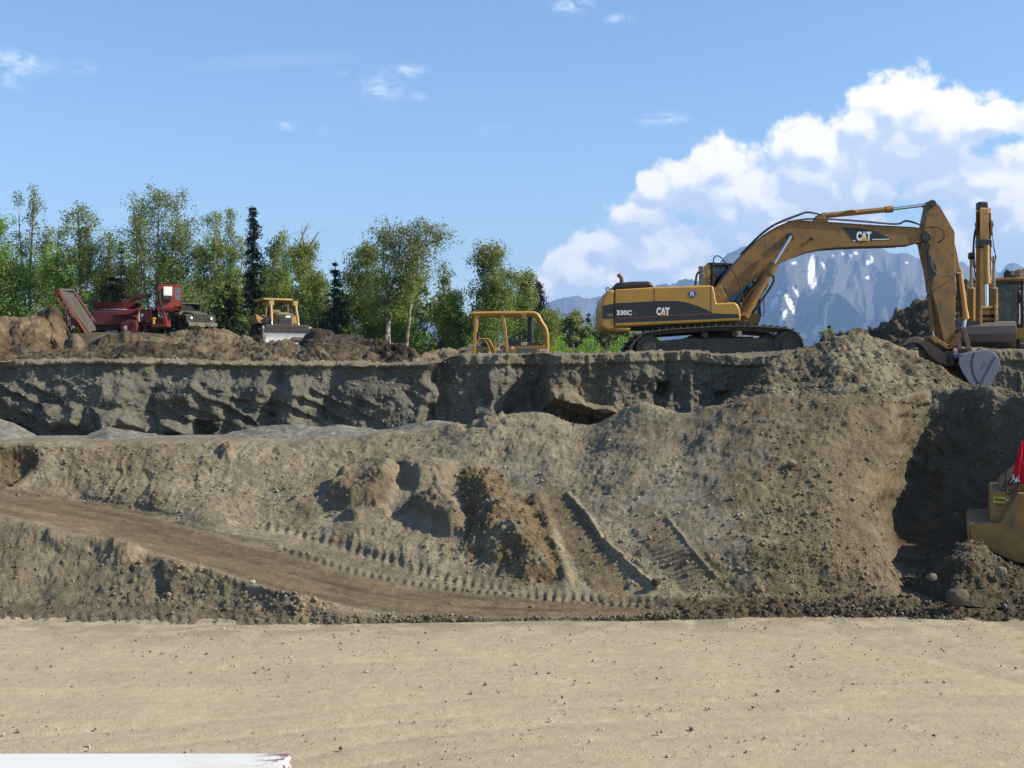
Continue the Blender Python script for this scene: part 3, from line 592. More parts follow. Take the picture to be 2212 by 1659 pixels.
for ln, wd in (([(1545,905),(1535,960),(1500,1000),(1495,1080),(1560,1180),(1610,1250)], 16), ([(1440,900),(1460,960),(1410,1000)], 10)):
    dd, ss, sd2 = line_dist(u0 + 3 * wob, v0 + wob, ln); col = lerp3(col, 0.7 * np.exp(-(dd / wd) ** 2), (0.30, 0.265, 0.20))
dd, ss, sd2 = line_dist(u0, v0, [(690,1030),(670,1100),(640,1130)]); col = lerp3(col, 0.5 * np.exp(-(dd / 16) ** 2), (0.20, 0.155, 0.095))
col = lerp3(col, rp * 0.7, (0.185, 0.165, 0.12)); col = lerp3(col, hol * 0.8, (0.12, 0.10, 0.07))  # hollow on the right painted darker, deepening its shade
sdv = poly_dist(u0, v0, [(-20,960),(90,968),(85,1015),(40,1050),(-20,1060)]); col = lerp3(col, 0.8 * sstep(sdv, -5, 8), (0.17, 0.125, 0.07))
fin_ = N3(A_, 9.0, oct=3, s=99); col *= (1 + 0.22 * med + 0.22 * fin_)[..., None]; COL = col
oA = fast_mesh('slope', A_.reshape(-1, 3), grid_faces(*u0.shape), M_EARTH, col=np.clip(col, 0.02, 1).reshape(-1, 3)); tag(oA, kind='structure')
SLOPE = (A_, u0, v0, slope, leftbank, right, lump_y, strip, on_track)

# --- heaps: built from an outline of their crest, with foot, crest and back
def heap(name, label, cat, crest, Yc, foot_v, foot_dy=2.0, back_dy=2.5, back_dv=60, amp=0.2, colr=(0.2, 0.16, 0.1), col2=None, s=100, step=2.6, rowsn=(60, 26), csz=(0.45, 0.2), kind=None, mid=None, mat=None, group=None, cdens=0.4, extra=None):
    cr = np.array([c[:2] for c in crest], dtype=float); yc = np.array([c[2] if len(c) > 2 else Yc for c in crest], dtype=float)
    us_ = np.arange(cr[0, 0], cr[-1, 0] + step, step)
    cv = np.interp(us_, cr[:, 0], cr[:, 1]); cy = np.interp(us_, cr[:, 0], yc)
    fv = np.full_like(cv, foot_v) if np.isscalar(foot_v) else np.interp(us_, [f[0] for f in foot_v], [f[1] for f in foot_v])
    span = np.clip((fv - cv) / max((fv - cv).max(), 1), 0.02, 1)
    r_f = list(zip(us_, np.maximum(fv, cv + 1), cy - foot_dy * span)); r_c = list(zip(us_, cv, cy)); r_b = list(zip(us_, cv + back_dv * span + 4, cy + back_dy * span))
    rows_ = [r_f, r_c, r_b]
    Uh, Vh, Yh = ribs(us_, rows_, list(rowsn), su=1.2, st=1.5)
    Ph = to_xyz(Uh, Vh, Yh); nh = normals(Ph)
    t = np.concatenate([np.arange(rowsn[0]) / rowsn[0], 1 - np.arange(rowsn[1] + 1) / rowsn[1]])[:, None] * np.ones_like(Uh)
    ed = sstep(t, 0.0, 0.15) * sstep(Uh, us_[0], us_[0] + 8) * (1 - sstep(Uh, us_[-1] - 8, us_[-1]))
    k = Yh.mean() / 30.0
    if mid: nh = nh
    dh = amp * (N3(Ph, 1.1 / k, oct=5, s=s, gain=0.56) + 0.60 * N3(Ph, 4.5 / k, oct=5, s=s + 1, gain=0.66))
    if extra == 'rills': dh += amp * 0.35 * ridged(np.stack([Ph[..., 0] * 3.2, Ph[..., 2] * 0.5, Ph[..., 1] * .4], -1).reshape(-1, 3), oct=4, s=s + 5).reshape(Uh.shape)
    for i, sz in enumerate(csz): dh += 0.26 * sz * CL(Ph, sz * (1 + 0.0), s=s + 9 + i, density=cdens)
    Ph = Ph + nh * (dh * (0.2 + 0.8 * ed))[..., None]
    m1 = N3(Ph, 0.8 / k, oct=4, s=s + 3); m2 = N3(Ph, 3.5 / k, oct=4, s=s + 4)
    ch = soilcol(Uh.shape, colr); ch = lerp3(ch, sstep(m1 + 0.4 * m2, -0.05, 0.3), col2 or tuple(c * 1.3 for c in colr)); ch *= (1 + 0.3 * m2 + 0.55 * N3(Ph, 9.0 / k, oct=3, s=s + 6, gain=0.7))[..., None]
    if kind == 'structure':
        o = fast_mesh(name, Ph.reshape(-1, 3), grid_faces(*Uh.shape), mat or M_EARTH, col=np.clip(ch, 0.01, 1).reshape(-1, 3)); tag(o, kind='structure')
    else:
        o = fast_mesh(name, Ph.reshape(-1, 3), grid_faces(*Uh.shape), mat or M_EARTH, col=np.clip(ch, 0.01, 1).reshape(-1, 3)); tag(o, label, cat, group)
    return Ph

# upper spoil pile in front of the big excavator
PU = heap('spoil_pile', 'tall grey-brown spoil pile with a peaked crest below the big excavator boom', 'dirt pile',
     [(1560,880,28.5),(1588,857,29),(1629,820,29.6),(1662,783,30.2),(1690,768,30.5),(1715,761,30.7),(1748,749,30.8),(1777,737,30.8),(1800,727,30.8),(1826,722,30.8),(1850,719,30.8),(1872,720,30.8),(1900,728,30.8),(1925,741,30.8),(1950,753,30.8),(2003,777,30.6),(2044,802,30.2),(2075,820,30),(2106,836,29.8),(2147,844,29.5),(2212,850,29.5),(2700,850,29.5)],
     30, 866, foot_dy=3.4, back_dy=3.5, back_dv=80, amp=0.17, csz=(0.3, 0.16, 0.09), colr=(0.205, 0.17, 0.112), col2=(0.27, 0.235, 0.165), s=120, extra='rills', rowsn=(90, 20), cdens=0.2)
# small heap at the right-hand foot, behind it the loader
PH = heap('dirt_heap', 'low dark clod heap at the foot of the slope just left of the wheel loader', 'dirt pile',
     [(1930,1262,22.2),(1958,1250,22),(2000,1224,21.8),(2040,1196,21.6),(2070,1172,21.5),(2100,1163,21.5),(2135,1186,21.4),(2180,1208,21.3),(2240,1226,21.3),(2400,1240,21.3)],
     21.5, [(1930, 1285), (2100, 1312), (2400, 1318)], foot_dy=1.15, back_dy=1.3, back_dv=90, amp=0.14, colr=(0.125, 0.10, 0.062), col2=(0.17, 0.14, 0.09), s=140, csz=(0.22, 0.12, 0.07), rowsn=(50, 16), cdens=0.5)
# --- bank: the vertical gravel wall, its lip and the plateau behind it
wt_ = [(-500,786),(0,783),(120,777),(231,775),(463,779),(700,782),(853,783),(905,781),(950,779),(985,768),(1020,765),(1100,762),(1200,763),(1300,760),(1400,757),(1480,755),(1540,763),(1600,767),(1660,762),(1700,757),(1760,752),(2000,752),(2060,752),(2120,755),(2212,757),(2700,757)]
def Yw(u): return np.interp(u, [-500, 0, 900, 1750, 1850, 2020, 2700], [34.0, 34.0, 34.1, 34.1, 35.2, 38.6, 38.6])
usw = grid_u(-500, 2700, step=2.0)
W0 = [(u, 962, Yw(u) - 0.55) for u in range(-500, 2701, 50)]; W1 = [(u, v, float(Yw(u))) for u, v in wt_]
W0b = [(u, 870, Yw(u) - 0.28) for u in range(-500, 2701, 50)]
W2 = [(u, v + 1.5, float(Yw(u)) + 1.0) for u, v in wt_]; W3 = [(u, v + 16, float(Yw(u)) + 2.6) for u, v in wt_]
U_, V_, Y_ = ribs(usw, [W0, W0b, W1, W2, W3], [62, 66, 14, 4], su=3, st=1.0)
Wp = to_xyz(U_, V_, Y_); u0, v0 = U_, V_
topv = np.interp(usw, *np.array(wt_, dtype=float).T)[None]; hd = v0 - topv          # px below the lip
face = sstep(hd, -1, 6)
# buttresses: relief towards the camera along u; steep on their left sides
bu = [(-500,0),(-60,0.9),(-20,-0.45),(222,0.50),(236,0.58),(322,0.0),(330,-0.12),(428,0.32),(500,0.0),(508,-0.15),(560,0.12),(600,-0.15),(638,0.42),(700,0.08),(712,-0.05),(760,0.30),(890,0.52),(925,0.66),(940,-0.40),(1045,0.02),(1064,0.42),(1100,0.20),(1118,-0.25),(1165,-0.45),(1182,0.62),(1260,0.5),(1310,0.35),(1345,0.55),(1420,0.30),(1438,0.1),(1455,0.5),(1560,0.45),(1640,0.7),(2700,0.7)]
uw = u0 + 26 * N3(Wp, (1.2, 1.2, 1.5), oct=3, s=201) + 0.18 * (hd - 60)
rel = np.interp(uw, *np.array(bu, dtype=float).T); rel = gsmooth(rel, 1.0, 1)
low_ = sstep(hd, 20, 90)
# bedding ledges dipping to the right
xx, zz = Wp[..., 0], Wp[..., 2]
q = (zz + 0.52 * xx + 0.25 * N3(Wp, 1.0, oct=3, s=203)) / 0.42; fq = q - np.floor(q)
ledge = (sstep(fq, 0.0, 0.72) - sstep(fq, 0.80, 1.0)) * sstep(N3(Wp, (0.9, 0.9, 1.6), oct=3, s=204), -0.2, 0.3)
lm = (1 - sstep(u0, 880, 960)) * sstep(hd, 28, 60)
fl = 1 - np.clip(hd / 150, 0, 1)
dW = rel * face * 0.80 + 0.19 * (1 - ledge) * lm * face
lob = N3(Wp, (1.5, 1.5, 1.1), oct=3, s=205); dW += face * 0.26 * np.clip(lob + 0.12, -0.5, 1) * low_
dW += face * (0.22 * N3(Wp, (0.8, 0.8, 0.6), oct=3, s=206) + 0.10 * N3(Wp, 3.5, oct=5, s=207, gain=0.6) + 0.03 * N3(Wp, 11, oct=3, s=209) + 0.10 * ridged(np.stack([xx * 2.6, zz * 0.35, Wp[..., 1]], -1).reshape(-1, 3), oct=4, s=208).reshape(u0.shape) * (0.4 + 0.6 * sstep(u0, 800, 950)))
stn = CL(Wp, 0.11, s=210, density=0.3); dW += face * 0.05 * stn * (0.3 + 0.7 * sstep(u0, 820, 960))
# sand shelf and cave under it, holes
for poly, am, wd in (([(1180,838),(1235,836),(1262,870),(1320,878),(1330,890),(1305,905),(1240,880),(1185,862)], 0.85, 10), ([(1178,862),(1230,884),(1300,908),(1330,893),(1345,935),(1150,935)], -0.55, 9),
                     ([(1422,818),(1448,822),(1456,848),(1440,862),(1416,852)], -0.38, 12), ([(1532,850),(1575,845),(1580,868),(1538,868)], -0.2, 8), ([(420,906),(462,908),(470,930),(455,945),(415,945)], -0.5, 9),
                     ([(560,870),(600,868),(612,900),(580,905)], -0.22, 10), ([(95,870),(165,862),(200,880),(190,925),(120,935),(95,905)], 0.42, 22), ([(210,880),(300,885),(320,925),(240,940)], 0.38, 20), ([(340,900),(400,905),(420,940),(350,942)], 0.4, 16)):
    sdv = poly_dist(u0 + 10 * N3(Wp, 2, oct=3, s=220), v0 + 7 * N3(Wp, 2, oct=3, s=221), poly); dW += am * sstep(sdv, -2, wd)
# the lip: a crumbly edge with small notches; upper band sticks out a little
lipb = (1 - sstep(hd, 8, 16)) * face; dW += lipb * (0.14 + 0.16 * N3(Wp, 2.4, oct=4, s=212)) * (1 - sstep(u0, 930, 1000))
band = (1 - sstep(hd, 22, 30)) * face * sstep(u0, 960, 1020); dW += band * 0.12
Wp[..., 1] -= dW
topz = (1 - sstep(hd, 0, 14)); Wp[..., 2] += topz * (0.10 * N3(Wp, (0.9, 0.9, 0), oct=5, s=214, gain=0.6) + 0.10 * CL(Wp, 0.18, s=215, density=0.35))
cw = soilcol(u0.shape, (0.195, 0.183, 0.145)); mm = N3(Wp, 1.2, oct=4, s=230)
cw = lerp3(cw, 0.7 * sstep(mm, -0.1, 0.3), (0.185, 0.18, 0.148)); cw = lerp3(cw, 0.55 * sstep(u0, 1000, 1200) * sstep(N3(Wp, 0.6, oct=3, s=232), -0.3, 0.3), (0.235, 0.205, 0.145))
cw = lerp3(cw, np.clip(ledge * lm * 0.35, 0, 1), (0.26, 0.24, 0.185))
cw = lerp3(cw, (1 - sstep(hd, 4, 17)) * (1 - sstep(u0, 900, 980)) * 0.85, (0.31, 0.255, 0.165)); cw = lerp3(cw, (1 - sstep(hd, 24, 34)) * sstep(u0, 950, 1020) * 0.8, (0.285, 0.245, 0.17))
cw = lerp3(cw, 0.8 * sstep(poly_dist(u0, v0, [(1175,825),(1260,825),(1340,870),(1340,905),(1180,880)]), -6, 8), (0.27, 0.225, 0.145))
cw = cw * (1 + 0.25 * mm)[..., None]; cw = lerp3(cw, 0.5 * (stn > 0.3) * sstep(mm, -0.3, 0), (0.30, 0.27, 0.21))
ow_ = fast_mesh('bank', Wp.reshape(-1, 3), grid_faces(*u0.shape), M_WALL, col=np.clip(cw, 0.02, 1).reshape(-1, 3)); tag(ow_, kind='structure')
# pale talus cones along the foot of the bank
heap('talus', '', '', [(-500,900,32.0),(-60,893,32.0),(0,902,32.0),(30,910,32.0),(60,926,32.0),(84,942,31.8),(95,952,31.5)], 32, 960, foot_dy=2.2, back_dy=1.2, amp=0.05, colr=(0.27,0.265,0.225), col2=(0.31,0.30,0.25), s=150, kind='structure', csz=(0.1,), rowsn=(40,14), cdens=0.15)
heap('talus', '', '', [(150,951,31.2),(190,938,31.8),(215,925,32.1),(233,918,32.2),(255,923,32.2),(300,930,32.2),(345,939,32),(400,949,31.2)], 32, 955, foot_dy=2.2, back_dy=1.2, amp=0.05, colr=(0.27,0.265,0.225), col2=(0.31,0.30,0.25), s=155, kind='structure', csz=(0.1,), rowsn=(40,14), cdens=0.15)
heap('talus', '', '', [(455,951,31.2),(490,935,31.8),(530,925,32.1),(580,918,32.2),(640,915,32.2),(690,919,32.2),(740,915,32.2),(780,920,32.2),(815,927,32.2),(850,920,32.2),(905,911,32.1),(935,905,32.1),(985,912,32),(1060,930,31.6)], 32, 957, foot_dy=2.4, back_dy=1.2, amp=0.06, colr=(0.27,0.265,0.225), col2=(0.31,0.30,0.25), s=160, kind='structure', csz=(0.12,), rowsn=(44,14), cdens=0.2)
# plateau
xs = np.linspace(-60, 60, 500); ys = np.concatenate([np.linspace(35.6, 60, 90)[:-1], np.linspace(60, 80, 120)[:-1], np.linspace(80, 170, 60)]); gx, gy = np.meshgrid(xs, ys)
def plateau_z(x, y):
    left = 1 - sstep(x, -2, 8); z = 4.30 + 0.12 * sstep(y, 36, 40)
    return z + np.interp(x, [-19, -17, -13, -11, -4.5, 2, 10], [2.55, 1.85, 1.85, 1.8, 1.1, .7, .7]) * sstep(y, 69, 78)
Pp = np.stack([gx, gy, plateau_z(gx, gy)], -1)
keep_r = sstep(gx, 11.5, 14.5) * (1 - sstep(gy, 38.0, 39.5)); Pp[..., 2] -= 2.5 * keep_r
Pp[..., 2] += (0.10 + 0.3 * sstep(gy, 60, 68) * (1 - sstep(gy, 75, 79))) * N3(Pp, 0.7, oct=5, s=240) * sstep(gy, 37, 40)
cpp = soilcol(gx.shape, (0.15, 0.115, 0.075)); cpp = lerp3(cpp, sstep(gy, 74, 86), (0.06, 0.075, 0.03)); cpp *= (1 + 0.3 * N3(Pp, 1.5, oct=3, s=241))[..., None]
op = fast_mesh('plateau', Pp.reshape(-1, 3), grid_faces(*gx.shape), M_EARTH, col=np.clip(cpp, 0.01, 1).reshape(-1, 3)); tag(op, kind='structure')
# far lowland beyond the pit
gv = np.array([(-30000, 150, 3.5), (30000, 150, 3.5), (30000, 30000, 3.5), (-30000, 30000, 3.5)], dtype=float)
ol = fast_mesh('lowland', gv, np.array([[0, 1, 2, 3]]), M_EARTH, col=np.array([[0.05, 0.065, 0.03]] * 4)); tag(ol, kind='structure')

# heaps on the plateau
DK = (0.105, 0.078, 0.050); DK2 = (0.165, 0.125, 0.078)
heap('soil_heap', 'long dark brown soil berm on the plateau in front of the red grinder', 'dirt pile',
     [(-400,750,47),(0,757,47),(60,760,47),(110,752,47),(155,748,47),(180,744,48),(231,734,49),(270,725,49),(300,726,49),(340,735,48),(400,752,46),(470,770,44)], 47, 790, foot_dy=6, back_dy=6, back_dv=60, amp=0.35, colr=DK, col2=DK2, s=300, csz=(0.6, 0.28), rowsn=(46, 16))
heap('soil_heap', 'tan-brown soil mound on the plateau below the green truck and the blade of the dozer', 'dirt pile',
     [(255,786,42),(300,748,48),(335,731,52),(360,721,54),(400,716,56),(437,713,56),(470,713,56),(501,718,56),(540,729,54),(566,737,52),(610,744,50),(650,750,49),(707,772,44),(790,786,42)], 52, 792, foot_dy=11, back_dy=8, back_dv=60, amp=0.42, colr=(0.175,0.135,0.085), col2=(0.25,0.20,0.125), s=320, csz=(0.7, 0.3), rowsn=(56, 16))
heap('brush_berm', 'dark brush and root berm right of the dozer blade in front of the birches', 'dirt pile',
     [(650,752,62),(664,733,64),(682,723,64),(716,727,64),(750,729,64),(784,733,64),(840,737,62),(865,753,58),(908,770,54),(950,780,52)], 62, 790, foot_dy=12, back_dy=5, back_dv=50, amp=0.55, colr=(0.07,0.05,0.034), col2=(0.15,0.112,0.075), s=340, csz=(0.6, 0.3), rowsn=(50, 14), cdens=0.55)
rnd = random.Random(12)
for k in range(14):
    u = rnd.uniform(672, 862); cv_ = np.interp(u, [682, 784, 840, 865], [723, 733, 738, 754]); v = cv_ + rnd.uniform(-1, 26); Yk = 61 - (v - cv_) * 0.20; L_k = rnd.uniform(.25, .9); a = rnd.uniform(-.5, .9)
    p = PT(u, v, Yk - .6); ob_ = MB().cyl(p, p + Vector((L_k * math.cos(a), -.1, L_k * math.sin(a) * .7)), rnd.uniform(.02, .045), .012, 6).build('broken_branch', None, bpy.data.objects['brush_berm'], 0.0, True); ob_.data.materials.append(M['wood'])
heap('dirt_ridge', 'low light brown dirt ridge behind the small half-hidden bulldozer', 'dirt pile',
     [(885,782,50),(922,767,54),(949,758,56),(969,751,56),(986,755,56),(1013,745,56),(1050,748,56),(1084,744,56),(1110,757,54),(1180,775,52)], 56, 792, foot_dy=5, back_dy=5, back_dv=50, amp=0.30, colr=(0.21,0.165,0.11), col2=(0.29,0.24,0.165), s=360, csz=(0.5, 0.22), rowsn=(36, 14))
heap('wood_chip_pile', 'reddish brown wood chip pile at the left edge in front of the conveyor', 'chip pile',
     [(-330,720,66),(-200,690,68),(-80,680,70),(0,685,70),(15,690,70),(46,682,70),(77,684,70),(98,697,70),(112,716,69),(128,745,66)], 70, 775, foot_dy=8, back_dy=7, back_dv=60, amp=0.5, colr=(0.155,0.11,0.065), col2=(0.28,0.205,0.125), s=380, csz=(0.28, 0.14), rowsn=(46, 14), cdens=0.6)
heap('chip_heap', 'tall chip heap toned dark for the conveyor shadow, beneath the conveyor head', 'chip pile',
     [(60,700,76),(85,672,77),(98,662,77),(110,654,77),(122,655,77),(133,664,77),(144,688,77),(154,735,75)], 77, 760, foot_dy=4, back_dy=5, back_dv=70, amp=0.35, colr=(0.11,0.08,0.05), col2=(0.20,0.145,0.09), s=400, csz=(0.35, 0.18), rowsn=(46, 14), cdens=0.5)  # darker chip colour stands in for the shadow of the conveyor
heap('chip_cone', 'small grey-brown cone of ground chips under the conveyor frame', 'chip pile',
     [(136,754,74),(150,728,75),(158,719,75),(168,720,75),(178,731,75),(194,750,74)], 75, 762, foot_dy=2.5, back_dy=3, back_dv=50, amp=0.15, colr=(0.19,0.15,0.11), col2=(0.23,0.18,0.13), s=410, csz=(0.25,), rowsn=(36, 10))
heap('spoil_mound', 'high brown spoil mound with a bouldery ridge behind the second excavator', 'dirt pile',
     [(1740,756,58),(1790,733,60),(1835,722,60),(1878,710,62),(1900,701,62),(1930,685,62),(1969,668,62),(1997,647,62),(2011,636,62),(2083,608,62),(2120,606,62),(2144,607,62),(2178,590,62),(2212,585,62),(2300,575,62),(2500,590,62),(2700,640,62)], 62, 780, foot_dy=12, back_dy=14, back_dv=90, amp=0.8, colr=(0.15,0.115,0.075), col2=(0.225,0.18,0.12), s=420, csz=(0.5, 0.25, 0.14), rowsn=(80, 16), cdens=0.45)

# --- mountains, nine kilometres off
ridge = [(-200,700),(300,690),(700,690),(1000,680),(1150,668),(1185,655),(1215,645),(1240,640),(1262,643),(1282,639),(1310,645),(1340,638),(1380,632),(1425,616),(1448,613),(1471,604),(1485,603),(1499,609),(1530,600),(1552,572),(1564,558),(1576,546),(1592,537),(1610,532),(1626,523),(1660,505),(1700,498),(1760,496),(1820,503),(1860,520),(1897,532),(1919,543),(1944,546),(1969,551),(1997,561),(2030,570),(2050,575),(2078,568),(2110,590),(2135,581),(2150,583),(2161,588),(2175,574),(2189,568),(2212,576),(2260,560),(2400,600),(2700,640)]
um = np.arange(-200, 2700, 3.0); rv = np.interp(um, *np.array(ridge, dtype=float).T); nm = 150; t = np.linspace(0, 1, nm)[:, None]
z0_ = np.zeros_like(um)
pm = np.stack([um / 26.0, z0_ + 1.3, z0_], -1); rv = rv - 7 * ridged(pm, oct=5, s=501, gain=0.6) + 2
Vm = rv[None] * (1 - t) + 835 * t; Um = np.broadcast_to(um[None], Vm.shape)
q = np.stack([Um / 95.0 + 0.5 * t, t * 1.1 + 0 * Vm, 0 * Vm], -1).reshape(-1, 3)
warp = fbm(q * 1.3, oct=3, s=505)[:, None] * np.array([0.5, 0.15, 0])
sp = ridged(q + warp, oct=6, s=503, gain=0.55).reshape(Vm.shape)
Ym = 10200 - 3900 * t ** 1.15 * np.ones_like(Vm) - 1150 * sp * sstep(t, 0.0, 0.28) * np.ones_like(Vm)
far = 1 - sstep(Um, 1380, 1560); Ym = Ym + far * 1700 + sstep(Um, 2040, 2120) * 1700
Mp = to_xyz(Um, Vm, Ym); 
cm = soilcol(Vm.shape, (0.10, 0.092, 0.080)); nmz = fbm(q * 6, oct=4, s=507).reshape(Vm.shape)
cm = lerp3(cm, sstep(t * 1.0 + 0.5 * nmz, 0.35, 0.75), (0.055, 0.062, 0.042)); cm *= (1 + 0.4 * nmz)[..., None]
for (su_, sv_, rx, ry, an) in [(1753,585,8,34,4),(1757,612,5,16,0),(1672,655,5,14,15),(1706,655,5,26,-22),(1690,690,6,24,24),(1686,632,9,4,0),(1746,705,5,5,0),(1765,712,8,15,30),(1799,553,3,4,0),(1821,548,5,3,0),(1838,551,5,5,0),(1850,547,5,3,0),(1881,561,2.5,8,0),(1873,567,3,5,30),(1888,588,3,7,40),(1876,600,5,4,0),(1932,595,2.5,8,0),(1958,567,3,2,0),(1778,573,2.5,8,-15),(1715,568,6,3,-10),(1960,655,2,3,0),(1720,630,3,14,-24)]:
    a_ = R(an); du = Um - su_ - 3 * nmz * 2; dv_ = Vm - sv_; x_ = du * math.cos(a_) + dv_ * math.sin(a_); y_ = -du * math.sin(a_) + dv_ * math.cos(a_)
    cm = lerp3(cm, sstep(1.35 - np.hypot(x_ / rx, y_ / ry) + 0.5 * nmz, 0.2, 0.5), (0.75, 0.77, 0.80))
om = fast_mesh('mountains', Mp.reshape(-1, 3), grid_faces(*Vm.shape), None, col=np.clip(cm, 0.01, 1).reshape(-1, 3)); tag(om, kind='structure')
mm_, n, b, o = new_mat('mountain_rock'); at = n.n('ShaderNodeAttribute', attribute_name='Col'); setp(n, b, Base_Color=at.outputs[0], Roughness=1.0); b.inputs['Specular IOR Level'].default_value = 0.0
om.data.materials.append(mm_)
# ---------------------------------------------------------------- machines
def pl(pts, Y): return [(X(u, Y), Z(v, Y)) for u, v in pts]
def part(parent, name, mb, mat, bevel=0.0, smooth=False, label=None, world=True, seg=2):
    o = mb.build(name, M[mat] if isinstance(mat, str) else mat, parent, bevel, smooth, seg, world)
    if label: o['label'] = label
    return o
def resample(path, step, closed=True):
    p = np.array(path, dtype=float)
    if closed: p = np.vstack([p, p[:1]])
    seg = np.hypot(*np.diff(p, axis=0).T); L = np.concatenate([[0], np.cumsum(seg)]); n = max(int(L[-1] / step), 3)
    s = np.arange(n) * L[-1] / n if closed else np.linspace(0, L[-1], n)
    return np.stack([np.interp(s, L, p[:, 0]), np.interp(s, L, p[:, 1])], 1), L[-1] / n
def crawler(parent, path, y0, y1, wheels, frame_pts, rollers=(), step=0.2, shoe='shoe', world=True, name='crawler_track'):
    """belt of shoes along a closed (x,z) path, with frame, end wheels and rollers as sub-parts"""
    q, st = resample(path, step); n = len(q); mb = MB(); cx, cz = q.mean(0)
    for i in range(n):
        a = q[(i - 1) % n]; b = q[(i + 1) % n]; t = (b - a) / max(np.hypot(*(b - a)), 1e-6); nn = np.array([-t[1], t[0]])
        if np.dot(nn, q[i] - np.array([cx, cz])) < 0: nn = -nn
        an = -math.atan2(t[1], t[0]); c = q[i] - nn * 0.02
        mb.box((c[0], (y0 + y1) / 2, c[1]), (st * 0.9, y1 - y0, 0.03), (0, an, 0))
        g = q[i] + nn * 0.02 + t * st * 0.22; mb.box((g[0], (y0 + y1) / 2, g[1]), (st * 0.12, y1 - y0 - 0.01, 0.06), (0, an, 0))
    tr = part(parent, name, mb, shoe, world=world)
    mb = MB(); m = (y0 + y1) / 2
    for i in range(n):
        a = q[i]; b = q[(i + 1) % n]; ctr = np.array([cx, cz]); dn = (a - ctr) / np.hypot(*(a - ctr))
        t = (b - a) / np.hypot(*(b - a)); nn = np.array([-t[1], t[0]]);
        if np.dot(nn, a - ctr) < 0: nn = -nn
        c = (a + b) / 2 - nn * 0.085; mb.box((c[0], m, c[1]), (st * 1.02, (y1 - y0) * 0.42, 0.10), (0, -math.atan2(t[1], t[0]), 0))
    part(tr, 'chain', mb, 'trk', world=world)
    mb = MB(); mb.prism(frame_pts, m - (y1 - y0) * 0.30, m + (y1 - y0) * 0.36); part(tr, 'track_frame', mb, 'trk', 0.02, world=world)
    for (wx, wz, r) in wheels:
        mb = MB(); mb.cyl((wx, y0 + 0.10, wz), (wx, y1 - 0.10, wz), r, n=28); mb.cyl((wx, y0 + 0.06, wz), (wx, y0 + 0.10, wz), r * 0.55, n=20)
        part(tr, 'idler' if wx == wheels[0][0] else 'sprocket', mb, 'trk', 0.015, world=world)
    for (wx, wz, r) in rollers:
        mb = MB(); mb.cyl((wx, y0 + 0.12, wz), (wx, y1 - 0.12, wz), r, n=16); part(tr, 'roller', mb, 'trk', 0.01, world=world)
    return tr
def hose(parent, path, r=0.018, mat='rub', name='hose', world=True): return part(parent, name, MB().tube(path, r, 7, 4), mat, smooth=True, world=world)
def cylinder(parent, name, p0, p1, p2, rb, rr, mat='yelboom', collar=True, world=True):
    """hydraulic cylinder: barrel p0-p1, rod p1-p2"""
    p0, p1, p2 = Vector(p0), Vector(p1), Vector(p2); d = (p1 - p0).normalized(); mb = MB().cyl(p0, p1, rb, n=18)
    if collar: mb.cyl(p1 - d * rb * 2.4, p1 + d * rb * 0.2, rb * 1.22, n=18); mb.cyl(p0 - d * rb * 0.2, p0 + d * rb * 1.2, rb * 1.12, n=18)
    c = part(parent, name, mb, mat, smooth=True, world=world)
    part(c, 'rod', MB().cyl(p1, p2, rr, n=14), 'chrome', smooth=True, world=world); return c

# ---- big excavator, side on, above the bank
YN, YC = 35.6, 37.2
ex = thing('excavator', (X(1540, YC), YC, 4.42), 'large yellow excavator with a black stripe on its house, side on above the bank', 'excavator')
tp = pl([(1392,718),(1430,711),(1471,708),(1541,703.5),(1587,702.5),(1650,704),(1703,708),(1721,716),(1733,731),(1738,748),(1733,765),(1718,779),(1700,784),(1500,785),(1400,784),(1382,779),(1368,767),(1363,753),(1371,735)], 35.5)
fr = pl([(1400,738),(1480,731),(1640,729),(1700,736),(1700,776),(1400,777)], 35.5)
wh = [(X(1704, 35.5), Z(744, 35.5), 0.40), (X(1402, 35.5), Z(750, 35.5), 0.36)]
ro = [(X(1525, 35.5), Z(723, 35.5), 0.09), (X(1589, 35.5), Z(721, 35.5), 0.09)] + [(X(u, 35.5), Z(777, 35.5), 0.08) for u in range(1440, 1680, 34)]
crawler(ex, tp, 35.5, 36.3, wh, fr, ro); crawler(ex, tp, 38.1, 38.9, wh, fr, ro)
mb = MB(); mb.box((X(1545, YC), YC, Z(748, YC)), (1.9, 2.2, 0.5)); mb.cyl((X(1548, YC), YC, Z(745, YC)), (X(1548, YC), YC, Z(712, YC)), 0.75, n=28); part(ex, 'car_body', mb, 'trk', 0.03)
HS = [(1328,625.3),(1413,620),(1534,616),(1541,618.5),(1544,632),(1548,655),(1587,652.5),(1594,658.5),(1599,669),(1601,683),(1599,692.5),(1545,695.5),(1332,706),(1328,706)]
mb = MB(); mb.prism(pl(HS, YN), YN, 36.72); ho_ = part(ex, 'house', mb, 'yel', 0.045, seg=3)
mb = MB(); mb.prism(pl([(1328,625.3),(1413,620),(1500,617),(1500,700),(1328,706)], YN), 36.73, 38.3); part(ex, 'engine_housing', mb, 'yel', 0.04)
mb = MB(); mb.box((X(1490, YC), YC, Z(703, YC)), (3.0, 2.7, 0.10)); mb.box((X(1450, YC), YC, Z(708, YC)), (2.4, 2.4, 0.10)); part(ex, 'deck', mb, 'blk')
CW = [(1327,625.3),(1313,626.5),(1303,633),(1298,641),(1294,660),(1293,697),(1297,707),(1309,713.5),(1330,716),(1362,716),(1364,707),(1327,707)]
mb = MB(); mb.prism(pl([(u + 5 if u < 1311 else u, v) for u, v in CW], YN), YN + 0.01, 37.95); part(ex, 'counterweight', mb, 'yel', 0.24, seg=6)
dk = YN - 0.003
